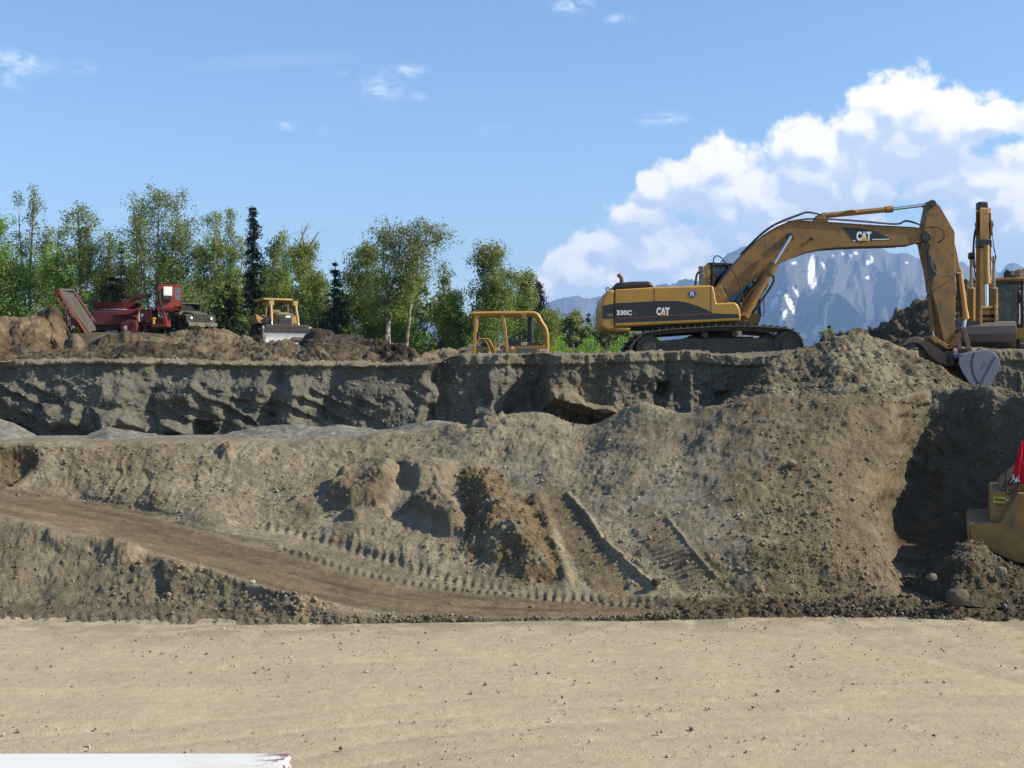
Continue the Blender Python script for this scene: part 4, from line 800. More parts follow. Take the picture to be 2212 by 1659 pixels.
BAND = [(1328.6,655),(1413,650.5),(1460,650),(1483,653),(1506,660),(1536,673.5),(1546,677.5),(1594,678.5),(1597.5,686),(1545,689),(1328.6,697.5)]
part(ho_, 'black_stripe', MB().prism(pl(BAND, dk), dk, YN + 0.001), 'navy')
part(ho_, 'red_line', MB().prism(pl([(1328.8,687.5),(1420,682.5),(1553,676.2),(1553,677.4),(1420,684),(1328.8,689)], dk - 0.003), dk - 0.003, dk), 'redl')
part(ho_, 'panel_seam', MB().prism(pl([(1413,620.6),(1414.1,620.6),(1414.1,701),(1413,701)], dk), dk - 0.001, YN), 'blk')
part(ho_, 'panel_seam', MB().prism(pl([(1535.4,617),(1536.4,617),(1536.4,674),(1535.4,674)], dk), dk - 0.001, YN), 'blk')
def lettering(par, txt, u0, u1, v0, v1, Y, mat='wht', off=0.04, name='lettering'):
    return text_mesh(name, txt, X(u0, Y), X(u1, Y), Z(v1, Y), Z(v0, Y), Y, M[mat], par, off)
def logo(par, u0, u1, v0, v1, Y):
    """white CAT lettering with a yellow triangle under the A"""
    lettering(par, 'CAT', u0, u1, v0, v1, Y, off=0.06)
    w = u1 - u0; part(par, 'triangle', MB().prism(pl([(u0 + w * 0.27, v1), (u0 + w * 0.52, v1 - (v1 - v0) * 0.52), (u0 + w * 0.80, v1)], Y - 0.007), Y - 0.007, Y - 0.004), 'tri')
lettering(ho_, '330C', 1332, 1365, 670, 680.8, dk - 0.004); lettering(ho_, 'L', 1371, 1375.5, 672.5, 680.5, dk - 0.004, 'grey')
logo(ho_, 1418, 1446.5, 664, 681, dk - 0.004)
mb = MB(); mb.cyl((X(1496, dk), dk - 0.002, Z(635, dk)), (X(1496, dk), dk + 0.001, Z(635, dk)), 0.115, n=28); part(ho_, 'logo_disc', mb, 'blue')
lettering(ho_, 'R', 1491.5, 1500.5, 629.5, 640.5, dk - 0.006, 'wht', 0.0)
CWB = [(1300,661),(1326,655.6),(1326,697.8),(1299.5,699)]
part(ho_, 'black_stripe', MB().prism(pl([(1301,661),(1326.4,655.8),(1326.4,688),(1300.5,688)], YN), YN + 0.003, YN + 0.02), 'navy')
part(ho_, 'grey_plate', MB().prism(pl([(1312,677),(1324.5,677),(1324.5,684),(1312,684)], YN), YN - 0.001, YN + 0.006), 'grey')
mb = MB(); mb.prism(pl([(1325.5,625.5),(1327,615),(1332.5,610.7),(1365,608),(1399.6,607),(1408,611),(1414,620.5)], 36.1), 36.1, 38.2); part(ex, 'engine_hood', mb, 'blk', 0.07, seg=3)
mb = MB(); mb.tube([PT(1343, 612, 37.0), PT(1342.5, 601, 37.0), PT(1340, 597.5, 37.0), PT(1335, 592, 37.0)], 0.062, 12, 3); part(ex, 'exhaust_pipe', mb, 'rust', smooth=True)
part(ex, 'lifting_eye', MB().ring(PT(1313, 625.5, 36.6), 0.055, 0.018), 'yelboom', smooth=True)
part(ex, 'lifting_eye', MB().ring(PT(1313, 625.5, 38.0), 0.055, 0.018), 'yelboom', smooth=True)
# right-hand rail, mirrors, steps
mb = MB(); mb.tube([PT(1502, 617, 36.0), PT(1504, 600, 36.0), PT(1507, 590, 36.0), PT(1515, 586.5, 36.0)], 0.032, 8, 3); mb.tube([PT(1532, 617, 36.0), PT(1531, 606, 36.0), PT(1524, 603, 36.0)], 0.012, 6); part(ex, 'handrail', mb, 'blk', smooth=True)
for (a, b_, c_, d_) in ((1509, 575, 1520, 588), (1511, 590, 1521, 603)):
    mb = MB(); mb.box(((X(a, 35.9) + X(c_, 35.9)) / 2, 35.9, (Z(b_, 35.9) + Z(d_, 35.9)) / 2), (0.15, 0.06, 0.18)); part(ex, 'mirror', mb, 'grey', 0.02)
for (u, v) in ((1548, 637), (1608, 680)):
    mb = MB(); mb.prism(pl([(u-4,v-4),(u+6,v-3),(u+8,v),(u+5,v+3),(u-4,v+3)], 36.0), 36.0, 36.5); part(ex, 'step', mb, 'yelboom', 0.01)
part(ex, 'pivot_bracket', MB().prism(pl([(1540,700),(1540,622),(1556,618),(1572,650),(1612,668),(1612,700)], 36.95), 36.78, 36.86), 'yelboom', 0.01); part(ex, 'pivot_bracket', MB().prism(pl([(1540,700),(1540,622),(1556,618),(1572,650),(1612,668),(1612,700)], 36.95), 37.54, 37.62), 'yelboom', 0.01)
part(ex, 'valve_block', MB().box((X(1560, 37), 37.2, Z(672, 37)), (0.9, 0.55, 0.62)).box((X(1590, 37), 37.15, Z(664, 37)), (0.35, 0.4, 0.3)), 'blk', 0.03)
# cab on the far side
cabp = [(1522,702),(1522,577),(1528,570.5),(1536,569),(1590,571),(1612,580),(1630,612),(1640,645),(1642.5,680),(1636,701)]
cy0, cy1 = 37.72, 38.84
cab = part(ex, 'cab', MB().prism(pl([(1521,702),(1521,575),(1528,569.5),(1536,569.5),(1536,702)], cy0), cy0, cy1), 'yel', 0.05)
mb = MB()
for y in (cy0, cy1 - 0.06):
    for a, b_ in ((2, 3), (3, 4), (4, 5), (5, 6), (6, 7), (7, 8), (8, 9)):
        pa, pb = cabp[a], cabp[b_]; mb.cyl(PT(*pa, cy0) + Vector((0, y - cy0 + 0.03, 0)), PT(*pb, cy0) + Vector((0, y - cy0 + 0.03, 0)), 0.035, n=6)
    mb.box((X(1568, cy0), y + 0.03, Z(612, cy0)), (0.06, 0.05, 1.15)); mb.box((X(1538.5, cy0), (cy0 + cy1) / 2, Z(574, cy0)), (0.05, cy1 - cy0, 0.05)) if y == cy0 else None; mb.box((X(1538.5, cy0), y + 0.03, Z(612, cy0)), (0.07, 0.06, 1.15))
part(cab, 'cab_frame', mb, 'blk')
part(cab, 'cab_roof', MB().prism(pl([(1536,574.5),(1536,568.6),(1590,570),(1598,575)], cy0), cy0 - 0.02, cy1 + 0.02), 'blk', 0.02)
part(cab, 'lower_panel', MB().prism(pl([(1600,702),(1600,676),(1640,676),(1642,684),(1636,701)], cy0), cy0, cy1).prism(pl([(1536,702),(1536,655),(1600,660),(1600,702)], cy0), cy0, cy1), 'yelboom', 0.02)
part(cab, 'window', MB().prism(pl([(1540,576),(1590,576),(1611,586),(1628,614),(1637,646),(1639,674),(1540,652)], cy0 + 0.02), cy0 + 0.02, cy0 + 0.03), 'glass')
part(cab, 'window', MB().prism(pl([(1540,576),(1590,576),(1611,586),(1628,614),(1637,646),(1639,674),(1540,652)], cy0 + 0.02), cy1 - 0.04, cy1 - 0.03), 'glass')
part(cab, 'seat', MB().box((X(1555, 38.3), 38.3, Z(640, 38.3)), (0.5, 0.5, 0.14)).box((X(1548, 38.3), 38.3, Z(617, 38.3)), (0.14, 0.5, 0.6)).box((X(1548, 38.3), 38.3, Z(598, 38.3)), (0.12, 0.3, 0.2)), 'blk', 0.04)
mb = MB(); mb.tube([PT(1638, 645, 38.9), PT(1647, 645, 38.9), PT(1650, 650, 38.9), PT(1650, 676, 38.9), PT(1647, 682, 38.9), PT(1640, 683, 38.9)], 0.014, 6, 2); part(cab, 'handle', mb, 'blk', smooth=True)
mb = MB(); mb.box((X(1638, 38.9), 38.92, Z(658, 38.9)), (0.08, 0.03, 0.85)); part(cab, 'wiper', mb, 'blk')
# boom
by0, by1 = 36.90, 37.50
BOOM = [(1546,624),(1560,605),(1577,583),(1596,560),(1615,541),(1633,523.5),(1657,503),(1675,491.5),(1698,481.5),(1726,477),(1775,479),(1858,485),(1920,488.5),(1947,490),(1975,491.5),(1990,494),(2000,501),(2004,511),(2000,519),(1990,522.5),(1967,529),(1947,529.5),(1900,531),(1858,532),(1815,534),(1775,537),(1749,543),(1714,555),(1685,568),(1657,586),(1626,606),(1596,628),(1568,642),(1553,642),(1546,634)]
bm_ = part(ex, 'boom', MB().prism(pl(BOOM, by0), by0, by1), 'yelboom', 0.012)
top = [p for p in BOOM if True][0:18]
mb = MB()
def flange(pts, off):
    for i in range(len(pts) - 1):
        a, b_ = PT(*pts[i], by0), PT(*pts[i + 1], by0); dd_ = (b_ - a); L = dd_.length; an = -math.atan2(dd_.z, dd_.x); c = (a + b_) / 2
        mb.box((c.x, (by0 + by1) / 2, c.z), (L * 1.01, by1 - by0 + 0.07, 0.022), (0, an, 0))
flange(BOOM[1:17], 0); flange(BOOM[21:32], 0); part(bm_, 'flange', mb, 'rust')
for (u, v, r, l) in ((1706.5, 511.5, 0.115, 0.09), (1753, 515.5, 0.055, 0.04), (1999, 512, 0.15, 0.10), (1558, 630, 0.16, 0.08)):
    part(bm_, 'pin', MB().cyl(PT(u, v, by0) + Vector((0, -l, 0)), PT(u, v, by0) + Vector((0, by1 - by0 + l, 0)), r, n=20), 'blk', 0.01)
dy = by0 - 0.003
sw = part(bm_, 'black_decal', MB().prism(pl([(1818,490.5),(1858,493),(1886,498.5),(1914,509.6),(1926,518.3),(1842,522.5),(1832,507)], dy), dy, by0 + 0.001), 'navy')
logo(sw, 1850, 1882, 500, 520, dy - 0.004)
part(sw, 'white_line', MB().prism(pl([(1884,516.6),(1921,515.6),(1921,517.4),(1884,518.6)], dy - 0.003), dy - 0.003, dy), 'wht'); part(sw, 'white_line', MB().prism(pl([(1842,519),(1848.5,518.8),(1848.5,520.6),(1842,520.8)], dy - 0.003), dy - 0.003, dy), 'wht')
for y in (36.74, 37.66):
    o_ = Vector((0, y - by0, 0))
    cylinder(ex, 'boom_cylinder', PT(1606, 683, by0) + o_, PT(1669, 573, by0) + o_, PT(1706.5, 511.5, by0) + o_, 0.125, 0.055)
    mb = MB(); a = PT(1612, 678, by0); b_ = PT(1658, 609, by0); mb.tube([a + o_ + Vector((0.16, 0, 0)), (a + b_) / 2 + o_ + Vector((0.17, 0, 0)), b_ + o_ + Vector((0.15, 0, 0)), b_ + o_ + Vector((0.10, 0, 0.25))], 0.035, 8); part(ex, 'cylinder_pipe', mb, 'rub', smooth=True)
    hose(ex, [PT(1606, 650, by0) + o_, PT(1618, 632, by0) + o_, PT(1632, 618, by0) + o_, PT(1640, 612, by0) + o_], 0.02, 'yelboom')
hose(ex, [PT(1540, 664, 36.4), PT(1540.5, 600, 36.4), PT(1541, 563, 36.4), PT(1544, 555, 36.4), PT(1549, 552.7, 36.4), PT(1557, 556, 36.4), PT(1571, 572, 36.4), PT(1588, 593, 36.4), PT(1599, 617, 36.4), PT(1605, 645, 36.4), PT(1606, 672, 36.4), PT(1606, 697, 36.4)], 0.018)
# stick cylinder along the boom's top, its bracket
part(bm_, 'cylinder_bracket', MB().prism(pl([(1757,479),(1768,463),(1780,462),(1792,480)], 37.0), 37.05, 37.10).prism(pl([(1757,479),(1768,463),(1780,462),(1792,480)], 37.0), 37.30, 37.35), 'yelboom', 0.01)
cylinder(ex, 'stick_cylinder', PT(1778, 466, 37.2), PT(1927, 451.5, 37.2), PT(2014, 441, 37.2), 0.085, 0.05)
part(ex, 'grease_line', MB().tube([PT(1815, 461.5, 37.1), PT(1830, 456, 37.1), PT(1845, 455, 37.1), PT(1850, 459, 37.1)], 0.03, 8), 'yelboom', smooth=True)
for k, dvv in enumerate((-6, -8.5, -11)):
    y = 36.98 + 0.12 * k; hose(ex, [PT(1600, 552 + dvv * .3, y), PT(1640, 514 + dvv * .5, y), PT(1668, 492 + dvv * .4, y), PT(1690, 482 + dvv * .5, y), PT(1726, 466.5 + dvv * .3, y), PT(1745, 461 + dvv * .3, y), PT(1775, 464, y)], 0.022)
for k in range(3):
    y = 36.98 + 0.11 * k; hose(ex, [PT(1700, 479, y), PT(1740, 474.5 - k, y), PT(1790, 474.5 - k, y), PT(1860, 479 - k, y), PT(1935, 485 - k, y), PT(1955, 478.5 - k, y), PT(1975, 482 - k, y), PT(1994, 489, y)], 0.016, 'rust' if k == 1 else 'rub')
# stick
sy0, sy1 = 36.96, 37.44
STK = [(2012,436),(2019,434.5),(2031,446),(2046,472),(2062.5,501),(2064.5,632),(2062.5,729),(2055.6,750),(2047,752),(2039,736),(2025,673),(2011,618),(2005.6,582),(1997,548),(1992,523),(1997,484),(2005.6,443)]
stk = part(ex, 'stick', MB().prism(pl(STK, sy0), sy0, sy1), 'yelboom', 0.012)
part(stk, 'cylinder_lug', MB().prism(pl([(2062.5,515),(2068,535),(2076,576),(2080,588),(2074,592),(2064,588)], sy0), sy0 + 0.1, sy1 - 0.1), 'yelboom', 0.01)
part(stk, 'pin', MB().cyl(PT(2013, 440, sy0) + Vector((0, -.08, 0)), PT(2013, 440, sy0) + Vector((0, .56, 0)), 0.11, n=18), 'blk', 0.01)
part(stk, 'grease_stain', MB().prism(pl([(1995,525),(2003,520),(2010,530),(2006,548),(2013,560),(2022,575),(2024,590),(2017,600),(2013,622),(2008,600),(2004,575),(1998,550)], sy0 - .002), sy0 - 0.002, sy0 + 0.001), 'blk')
hose(ex, [PT(1994, 490, 36.88), PT(2010, 490, 36.86), PT(2020, 500, 36.86), PT(2019, 520, 36.86), PT(2013, 555, 36.86), PT(2013, 572, 36.86), PT(2020, 588, 36.86), PT(2035, 595, 36.86), PT(2052, 594, 36.86), PT(2068, 590, 36.88), PT(2076, 590, 36.95)], 0.018, 'grey')
hose(ex, [PT(1994, 491, 36.86), PT(2015, 490, 36.84), PT(2033, 494, 36.84), PT(2040, 506, 36.84), PT(2036, 518, 36.84), PT(2025, 524, 36.86)], 0.018, 'rub')
hose(ex, [PT(2008, 450, 36.93), PT(1998, 456, 36.93), PT(1996, 468, 36.93), PT(1998, 478, 36.93), PT(1997, 489, 36.93)], 0.014)
cylinder(ex, 'bucket_cylinder', PT(2072, 584, 37.2), PT(2086, 688, 37.2), PT(2082, 712, 37.2), 0.088, 0.05, 'yel')
part(ex, 'dark_cylinder_side', MB().cyl(PT(2067, 586, 37.2), PT(2078, 684, 37.2), 0.05), 'blk', smooth=True)  # black bar laid along the left side of the bucket cylinder
cylinder(ex, 'thumb_cylinder', PT(2008, 622, 37.2), PT(2014.5, 714, 37.2), PT(2019, 731, 37.2), 0.075, 0.035)
hose(ex, [PT(2009, 600, 36.9), PT(2004, 585, 36.9), PT(2005, 560, 36.9), PT(2003, 540, 36.9)], 0.014); hose(ex, [PT(2007, 640, 37.0), PT(2001, 625, 37.0), PT(2004, 605, 37.0), PT(2009, 600, 37)], 0.014)
def bar(parent, name, a, b_, w, y0, y1, mat='yelboom', Y=None):
    Y = Y or y0; pa, pb = PT(*a, Y), PT(*b_, Y); L = (pb - pa).length; an = -math.atan2(pb.z - pa.z, pb.x - pa.x); c = (pa + pb) / 2; mb = MB()
    for yy in ((y0, y0 + 0.06), (y1 - 0.06, y1)): mb.box((c.x, (yy[0] + yy[1]) / 2, c.z), (L, yy[1] - yy[0], w), (0, an, 0))
    mb.cyl((pa.x, y0, pa.z), (pa.x, y1, pa.z), w * 0.62, n=14); mb.cyl((pb.x, y0, pb.z), (pb.x, y1, pb.z), w * 0.62, n=14); return part(parent, name, mb, mat, 0.008)
bar(ex, 'linkage', (2082, 712), (2053, 748), 0.13, 36.85, 37.55); bar(ex, 'linkage', (2016, 729), (2048, 749), 0.11, 36.85, 37.55)
bar(ex, 'linkage', (2083, 712), (2095, 757), 0.13, 36.80, 37.60, 'rust'); bar(ex, 'linkage', (2052, 750), (2055, 782), 0.2, 36.9, 37.5, 'trk')
TH = [(1946,748),(1955,738),(1964,730.5),(1979,727),(1994,733),(2011,744),(2035,758),(2049,766),(2055,776),(2054,786),(2048,791),(2030,784),(2014,774),(2003,762),(1994,749),(1985,742),(1970,739),(1957,744)]
part(ex, 'thumb', MB().prism(pl(TH, 36.95), 36.93, 37.05).prism(pl(TH, 36.95), 37.35, 37.47).prism(pl([(1990,738),(2011,750),(2035,764),(2049,771),(2047,776),(2030,770),(2005,757)], 36.95), 37.05, 37.35), 'rust', 0.012)
part(ex, 'pin', MB().cyl(PT(2051, 781, 36.9), PT(2051, 781, 37.5), 0.13, n=16), 'trk', 0.01)
by = 36.43
BK = [(2071,786),(2072,773),(2079,766),(2102,761),(2126,757),(2138,757.3),(2150,763),(2158,775),(2160,786),(2155,802),(2150,812),(2140,835),(2133,850),(2110,842),(2092,824),(2079,804)]
mb = MB(); sh = pl(BK[1:14], by)
for i in range(len(sh) - 1):
    a = Vector((sh[i][0], 0, sh[i][1])); b_ = Vector((sh[i + 1][0], 0, sh[i + 1][1])); c = (a + b_) / 2; dd_ = b_ - a
    mb.box((c.x, (by + 37.95) / 2, c.z), (dd_.length * 1.02, 37.95 - by - 0.02, 0.035), (0, -math.atan2(dd_.z, dd_.x), 0))
bk = part(ex, 'bucket', mb, 'bucket')
for y_ in (by, 37.92): part(bk, 'side_plate', MB().prism(pl(BK, by), y_, y_ + 0.035), 'bucket', 0.01)
part(bk, 'dark_band', MB().prism(pl([(2101.5,762),(2106,761.5),(2101.5,775),(2101,792),(2104,808),(2110,820),(2115,829),(2118,838),(2112,832),(2104,818),(2098,800),(2097,780)], by - .003), by - 0.003, by + 0.001), 'blk')  # curved black band on the side of the bucket
part(bk, 'side_cutter', MB().prism(pl([(2152,768),(2158,775),(2160,786),(2155,802),(2150,812),(2140,834),(2116,836),(2122,826)], by - .02), by - 0.022, by - 0.001), 'bucket', 0.005)
part(bk, 'maker_plate', MB().prism(pl([(2127,781),(2131,785),(2124,796),(2120,793)], by - .005), by - 0.006, by - 0.001), 'grey')
for k in range(5):
    y = by + 0.12 + k * 0.32; part(bk, 'tooth', MB().prism([(X(2133, y), Z(846, y)), (X(2139, y), Z(846, y)), (X(2134, y), Z(866, y))], y - 0.06, y + 0.06), 'trk')
part(bk, 'hook', MB().ring(PT(2116, 757, 37.0), 0.06, 0.018), 'trk', smooth=True)

# ---- second excavator, facing the camera at the right edge
YX = 42.0; e2 = thing('excavator', (X(2147, YX), YX + 2, 4.42), 'yellow excavator seen head-on at the right edge with its wide bucket resting in front', 'excavator')
PIV = Vector((X(2147, 43.4), 43.4, 0))
def pr(parent, name, mb, mat, bevel=0.0, **k):
    Rm = Matrix.Rotation(-math.atan2(PIV.x, PIV.y), 3, 'Z'); mb.v = [tuple(PIV + Rm @ (Vector(p) - PIV)) for p in mb.v]; return part(parent, name, mb, mat, bevel, **k)
def up(pts, ua, ub, mb=None):
    mb = mb or MB(); n = len(pts); mb.add([(X(ua, y), y, z) for y, z in pts] + [(X(ub, y), y, z) for y, z in pts], [tuple(range(n)), tuple(range(2 * n - 1, n - 1, -1))] + [(i, i + n, (i + 1) % n + n, (i + 1) % n) for i in range(n)]); return mb
for s_ in (-1, 1):
    xc = X(2147, 43.5) + s_ * 1.1; x0, x1 = xc - 0.32, xc + 0.32; zt, zb, yf, yr = 5.28, 4.42, 42.3, 46.2; r = (zt - zb) / 2
    # loop of shoes in the (y,z) plane
    pth = [(yf + r + r * math.cos(a), (zt + zb) / 2 + r * math.sin(a)) for a in np.linspace(R(90), R(270), 12)] + [(yr - r + r * math.cos(a), (zt + zb) / 2 + r * math.sin(a)) for a in np.linspace(R(-90), R(90), 12)]
    q, st = resample(pth, 0.19); mb = MB(); n_ = len(q)
    for i in range(n_):
        a, b_ = q[i - 1], q[(i + 1) % n_]; t = (b_ - a) / np.hypot(*(b_ - a)); an = math.atan2(t[1], t[0]); mb.box((xc, q[i][0], q[i][1]), (0.62, st * 0.9, 0.035), (an, 0, 0))
        nn = np.array([-t[1], t[0]]); nn = nn if np.dot(nn, q[i] - q.mean(0)) > 0 else -nn; g_ = q[i] + nn * 0.03; mb.box((xc, g_[0], g_[1]), (0.60, st * 0.15, 0.06), (an, 0, 0))
    tr = pr(e2, 'crawler_track', mb, 'shoe')
    pr(tr, 'track_frame', MB().box((xc, 44.2, 4.85), (0.30, 3.0, 0.5)), 'trk', 0.02); pr(tr, 'idler', MB().cyl((xc - 0.12, yf + r, 4.85), (xc + 0.12, yf + r, 4.85), 0.36, n=20), 'trk')
pr(e2, 'car_body', MB().box((X(2147, 44), 44.3, 4.95), (1.7, 1.8, 0.4)), 'trk', 0.03)
xh = X(2147, 44); h2 = pr(e2, 'house', MB().box((xh - 0.75, 45.2, 5.85), (1.3, 3.6, 1.0)).box((xh + 0.75, 46.3, 5.85), (1.3, 2.2, 1.2)).box((xh, 47.6, 5.8), (2.8, 0.8, 1.3)), 'yelold', 0.06, seg=3)
pr(e2, 'cab_base', MB().box((X(2181, 43.4), 44.2, Z(721, 43.4)), (1.05, 1.8, 0.42)), 'yel', 0.04)
cx0, cx1 = X(2150, 43.3), X(2209, 43.3); zc0, zc1 = Z(709, 43.3), Z(606, 43.3)
mb = MB()
for x in (cx0 + 0.04, cx1 - 0.05):
    mb.box((x, 43.34, (zc0 + zc1) / 2), (0.08, 0.09, zc1 - zc0)); mb.box((x, 44.95, (zc0 + zc1) / 2), (0.08, 0.09, zc1 - zc0)); mb.box((x, 44.15, zc0 + 0.05), (0.08, 1.7, 0.09)); mb.box((x, 44.15, zc1 - 0.05), (0.08, 1.7, 0.09))
mb.box(((cx0 + cx1) / 2, 43.34, zc0 + 0.04), (cx1 - cx0, 0.09, 0.08)); mb.box(((cx0 + cx1) / 2, 43.34, zc1 - 0.10), (cx1 - cx0, 0.09, 0.12)); mb.box(((cx0 + cx1) / 2, 44.95, zc0 + 0.3), (cx1 - cx0, 0.09, 0.6))
c2 = pr(e2, 'cab', mb, 'blk', 0.01)
pr(c2, 'cab_roof', MB().box(((cx0 + cx1) / 2, 44.15, zc1 + 0.03), (cx1 - cx0 + 0.06, 1.85, 0.10)), 'yelold', 0.03)
pr(c2, 'lamp', MB().box((cx1 - 0.15, 43.3, zc1 + 0.03), (0.22, 0.1, 0.13)), 'yelpale', 0.01)
pr(c2, 'windscreen', MB().box(((cx0 + cx1) / 2 - 0.05, 43.30, (zc0 + zc1) / 2 - 0.02), (cx1 - cx0 - 0.3, 0.012, zc1 - zc0 - 0.28)), 'glass')
mb = MB(); xm = X(2176, 44.1); mb.box((xm, 44.3, Z(655, 44.1)), (0.40, 0.12, 0.62)); mb.box((xm, 44.28, Z(635, 44.1)), (0.28, 0.11, 0.24)); mb.box((xm, 44.05, Z(682, 44.1)), (0.52, 0.5, 0.2)); pr(c2, 'seat', mb, 'blk', 0.05)
mb = MB()
for u in (2176, 2179.5): mb.cyl(PT(u, 690, 43.6), PT(u, 661, 43.7), 0.018, n=6)
part(c2, 'control_lever', mb, 'chrome')
hose(c2, [PT(2186, 654, 43.8), PT(2195, 668, 43.7), PT(2199, 682, 43.6), PT(2200, 700, 43.5)], 0.03)
part(c2, 'handle', MB().tube([PT(2202, 700, 43.1), PT(2203, 680, 43.1), PT(2202, 655, 43.1)], 0.018, 6), 'chrome')
# boom (seen end on), stick and bucket
mb = MB(); pb = [(44.6, Z(700, 43)), (44.0, Z(560, 43)), (42.3, Z(470, 41.5)), (40.6, Z(449, 40.6)), (40.3, Z(462, 40.6)), (40.9, Z(490, 40.6)), (42.4, Z(560, 41.5)), (43.3, Z(700, 43))]
b2 = part(e2, 'boom', up(pb, 2108, 2141), 'yelold', 0.015)
part(e2, 'stick', up([(40.25, Z(445, 40.2)), (39.9, Z(452, 40)), (39.75, Z(520, 39.8)), (39.9, Z(705, 39.8)), (40.15, Z(705, 39.8)), (40.75, Z(520, 40.3)), (40.7, Z(462, 40.5))], 2116.5, 2135.5), 'yelold', 0.012)
part(e2, 'pin', MB().box((X(2126, 40), 40.2, Z(443, 40)), (0.30, 0.3, 0.24)), 'blk', 0.03); part(e2, 'pin', MB().cyl(PT(2108, 485, 40.5), PT(2144, 485, 40.5), 0.11), 'blk', 0.01)
mb = MB()
for u in (2110, 2141.5): up([(40.2, Z(478, 40.5)), (40.8, Z(478, 40.5)), (41.0, Z(505, 40.5)), (40.3, Z(505, 40.5))], u - 2, u + 2, mb)
part(b2, 'boom_lug', mb, 'yelold', 0.01)
cylinder(e2, 'stick_cylinder', PT(2130, 532, 39.45), PT(2131.5, 612, 39.35), PT(2132, 664, 39.3), 0.10, 0.05, 'yel')
part(e2, 'cylinder_mount', MB().box((X(2126, 39.5), 39.55, Z(526, 39.5)), (0.42, 0.35, 0.26)), 'blk', 0.03)
for u, yb in ((2098, 41.2), (2147, 41.8)):
    part(b2, 'pin', MB().cyl(PT(u - 5, 553, yb), PT(u + 6, 553, yb), 0.12), 'blk', 0.01) if u < 2100 else None
    cylinder(e2, 'boom_cylinder', PT(u, 692, yb + .6), PT(u, 622, yb + .3), PT(u, 553, yb), 0.13, 0.055, 'yelold', collar=False)
hose(e2, [PT(2113, 480, 40.4), PT(2106, 500, 40.6), PT(2103, 525, 40.9), PT(2102, 560, 41.2), PT(2108, 600, 41.4)], 0.025); hose(e2, [PT(2110, 490, 40.3), PT(2104, 530, 40.8), PT(2107, 580, 41.2)], 0.02)
hose(e2, [PT(2143, 490, 40.4), PT(2145, 520, 40.6), PT(2150, 550, 40.8), PT(2150, 562, 40.8), PT(2144, 566, 40.9), PT(2141, 556, 41)], 0.012); hose(e2, [PT(2144, 510, 40.4), PT(2147, 540, 40.6), PT(2152, 556, 40.8), PT(2146, 572, 40.9)], 0.010)
mb = MB()
for u in (2119, 2151): up([(39.0, Z(660, 39.2)), (39.6, Z(658, 39.2)), (39.7, Z(724, 39.2)), (39.0, Z(724, 39.2))], u - 2.5, u + 2.5, mb)
for v in (666, 690, 722): mb.cyl(PT(2117, v, 39.2), PT(2154, v, 39.2), 0.07, n=12)
part(e2, 'quick_coupler', mb, 'yelold', 0.01)
mb = MB(); mb.box((X(2135, 39.6), 39.5, Z(700, 39.5)), (0.42, 0.5, 0.6)); part(e2, 'coupler_core', mb, 'blk', 0.03)
# bucket: wide curved shell, open side towards the machine
xb0, xb1 = X(2076, 39), X(2189, 39); PIV = Vector((X(2131, 39), 39.0, 0))
arc = [(39.55, Z(694, 39)), (39.05, Z(697, 39)), (38.85, Z(706, 39)), (38.75, Z(722, 39)), (38.85, Z(738, 39)), (39.2, Z(752, 39)), (39.75, Z(758, 39)), (40.3, Z(752, 39)), (40.6, Z(740, 39))]
mb = MB()
for i in range(len(arc) - 1):
    a, b_ = arc[i], arc[i + 1]; L = math.hypot(b_[0] - a[0], b_[1] - a[1]); mb.box(((xb0 + xb1) / 2, (a[0] + b_[0]) / 2, (a[1] + b_[1]) / 2), (xb1 - xb0, L * 1.03, 0.03), (math.atan2(b_[1] - a[1], b_[0] - a[0]), 0, 0))
b3 = pr(e2, 'bucket', mb, 'rgrey')
for xx2 in (xb0 - 0.02, xb1 - 0.015): pr(b3, 'side_plate', MB().prism(arc, xx2, xx2 + 0.035, axis='x'), 'rgrey', 0.005)
mb = MB(); mb.box(((xb0 + xb1) / 2 + 0.25, 38.83, Z(717, 39)), (xb1 - xb0 - 0.55, 0.04, 0.06)); pr(b3, 'rib', mb, 'rgrey', 0.01)
mb = MB()
for k in range(5): mb.box((xb0 + 0.15 + k * (xb1 - xb0 - 0.3) / 4, 40.7, Z(736, 39)), (0.12, 0.22, 0.05), (0.5, 0, 0))
pr(b3, 'teeth', mb, 'trk')
part(e2, 'side_panel', MB().box((X(2070, 42.5), 43.2, Z(745, 42.5)), (0.20, 0.1, 0.4)), 'white')
# ---- small bulldozer half hidden behind the lip (seen from its side)
Y3 = 48.6; s3 = thing('bulldozer', (X(1100, Y3), Y3 + .8, 4.3), 'small yellow bulldozer with open roll bars, half hidden behind the lip of the bank', 'bulldozer')
def q3(pts): return pl(pts, Y3)
yA, yB = Y3 + 0.25, Y3 + 1.35
hb = part(s3, 'hood', MB().prism(q3([(1099,733),(1115,734),(1140,738),(1174,741.5),(1174,747),(1099,747)]), yA, yB), 'blk', 0.02)
sd3 = part(s3, 'engine_side', MB().prism(q3([(1098,747),(1182,746),(1182,775),(1098,778)]), yA - 0.01, yB + .01), 'yel', 0.02)
part(sd3, 'red_line', MB().prism(q3([(1099,746.4),(1175,744.8),(1175,746.2),(1099,747.8)]), yA - 0.016, yA - 0.012), 'redl')
part(sd3, 'grille', MB().prism(q3([(1116,752),(1160,752),(1160,764),(1116,765)]), yA - 0.015, yA - 0.011), 'grey')
part(sd3, 'label_plate', MB().prism(q3([(1104,748.5),(1111,748.5),(1111,753),(1104,753)]), yA - 0.015, yA - 0.011), 'wht')
logo(hb, 1126, 1139.5, 739, 747.2, yA - 0.003)
tk = part(s3, 'rear_tank', MB().prism(q3([(1026,741),(1031,738.5),(1066,739),(1070,744),(1071,775),(1026,778)]), yA, yB), 'yel', 0.02)
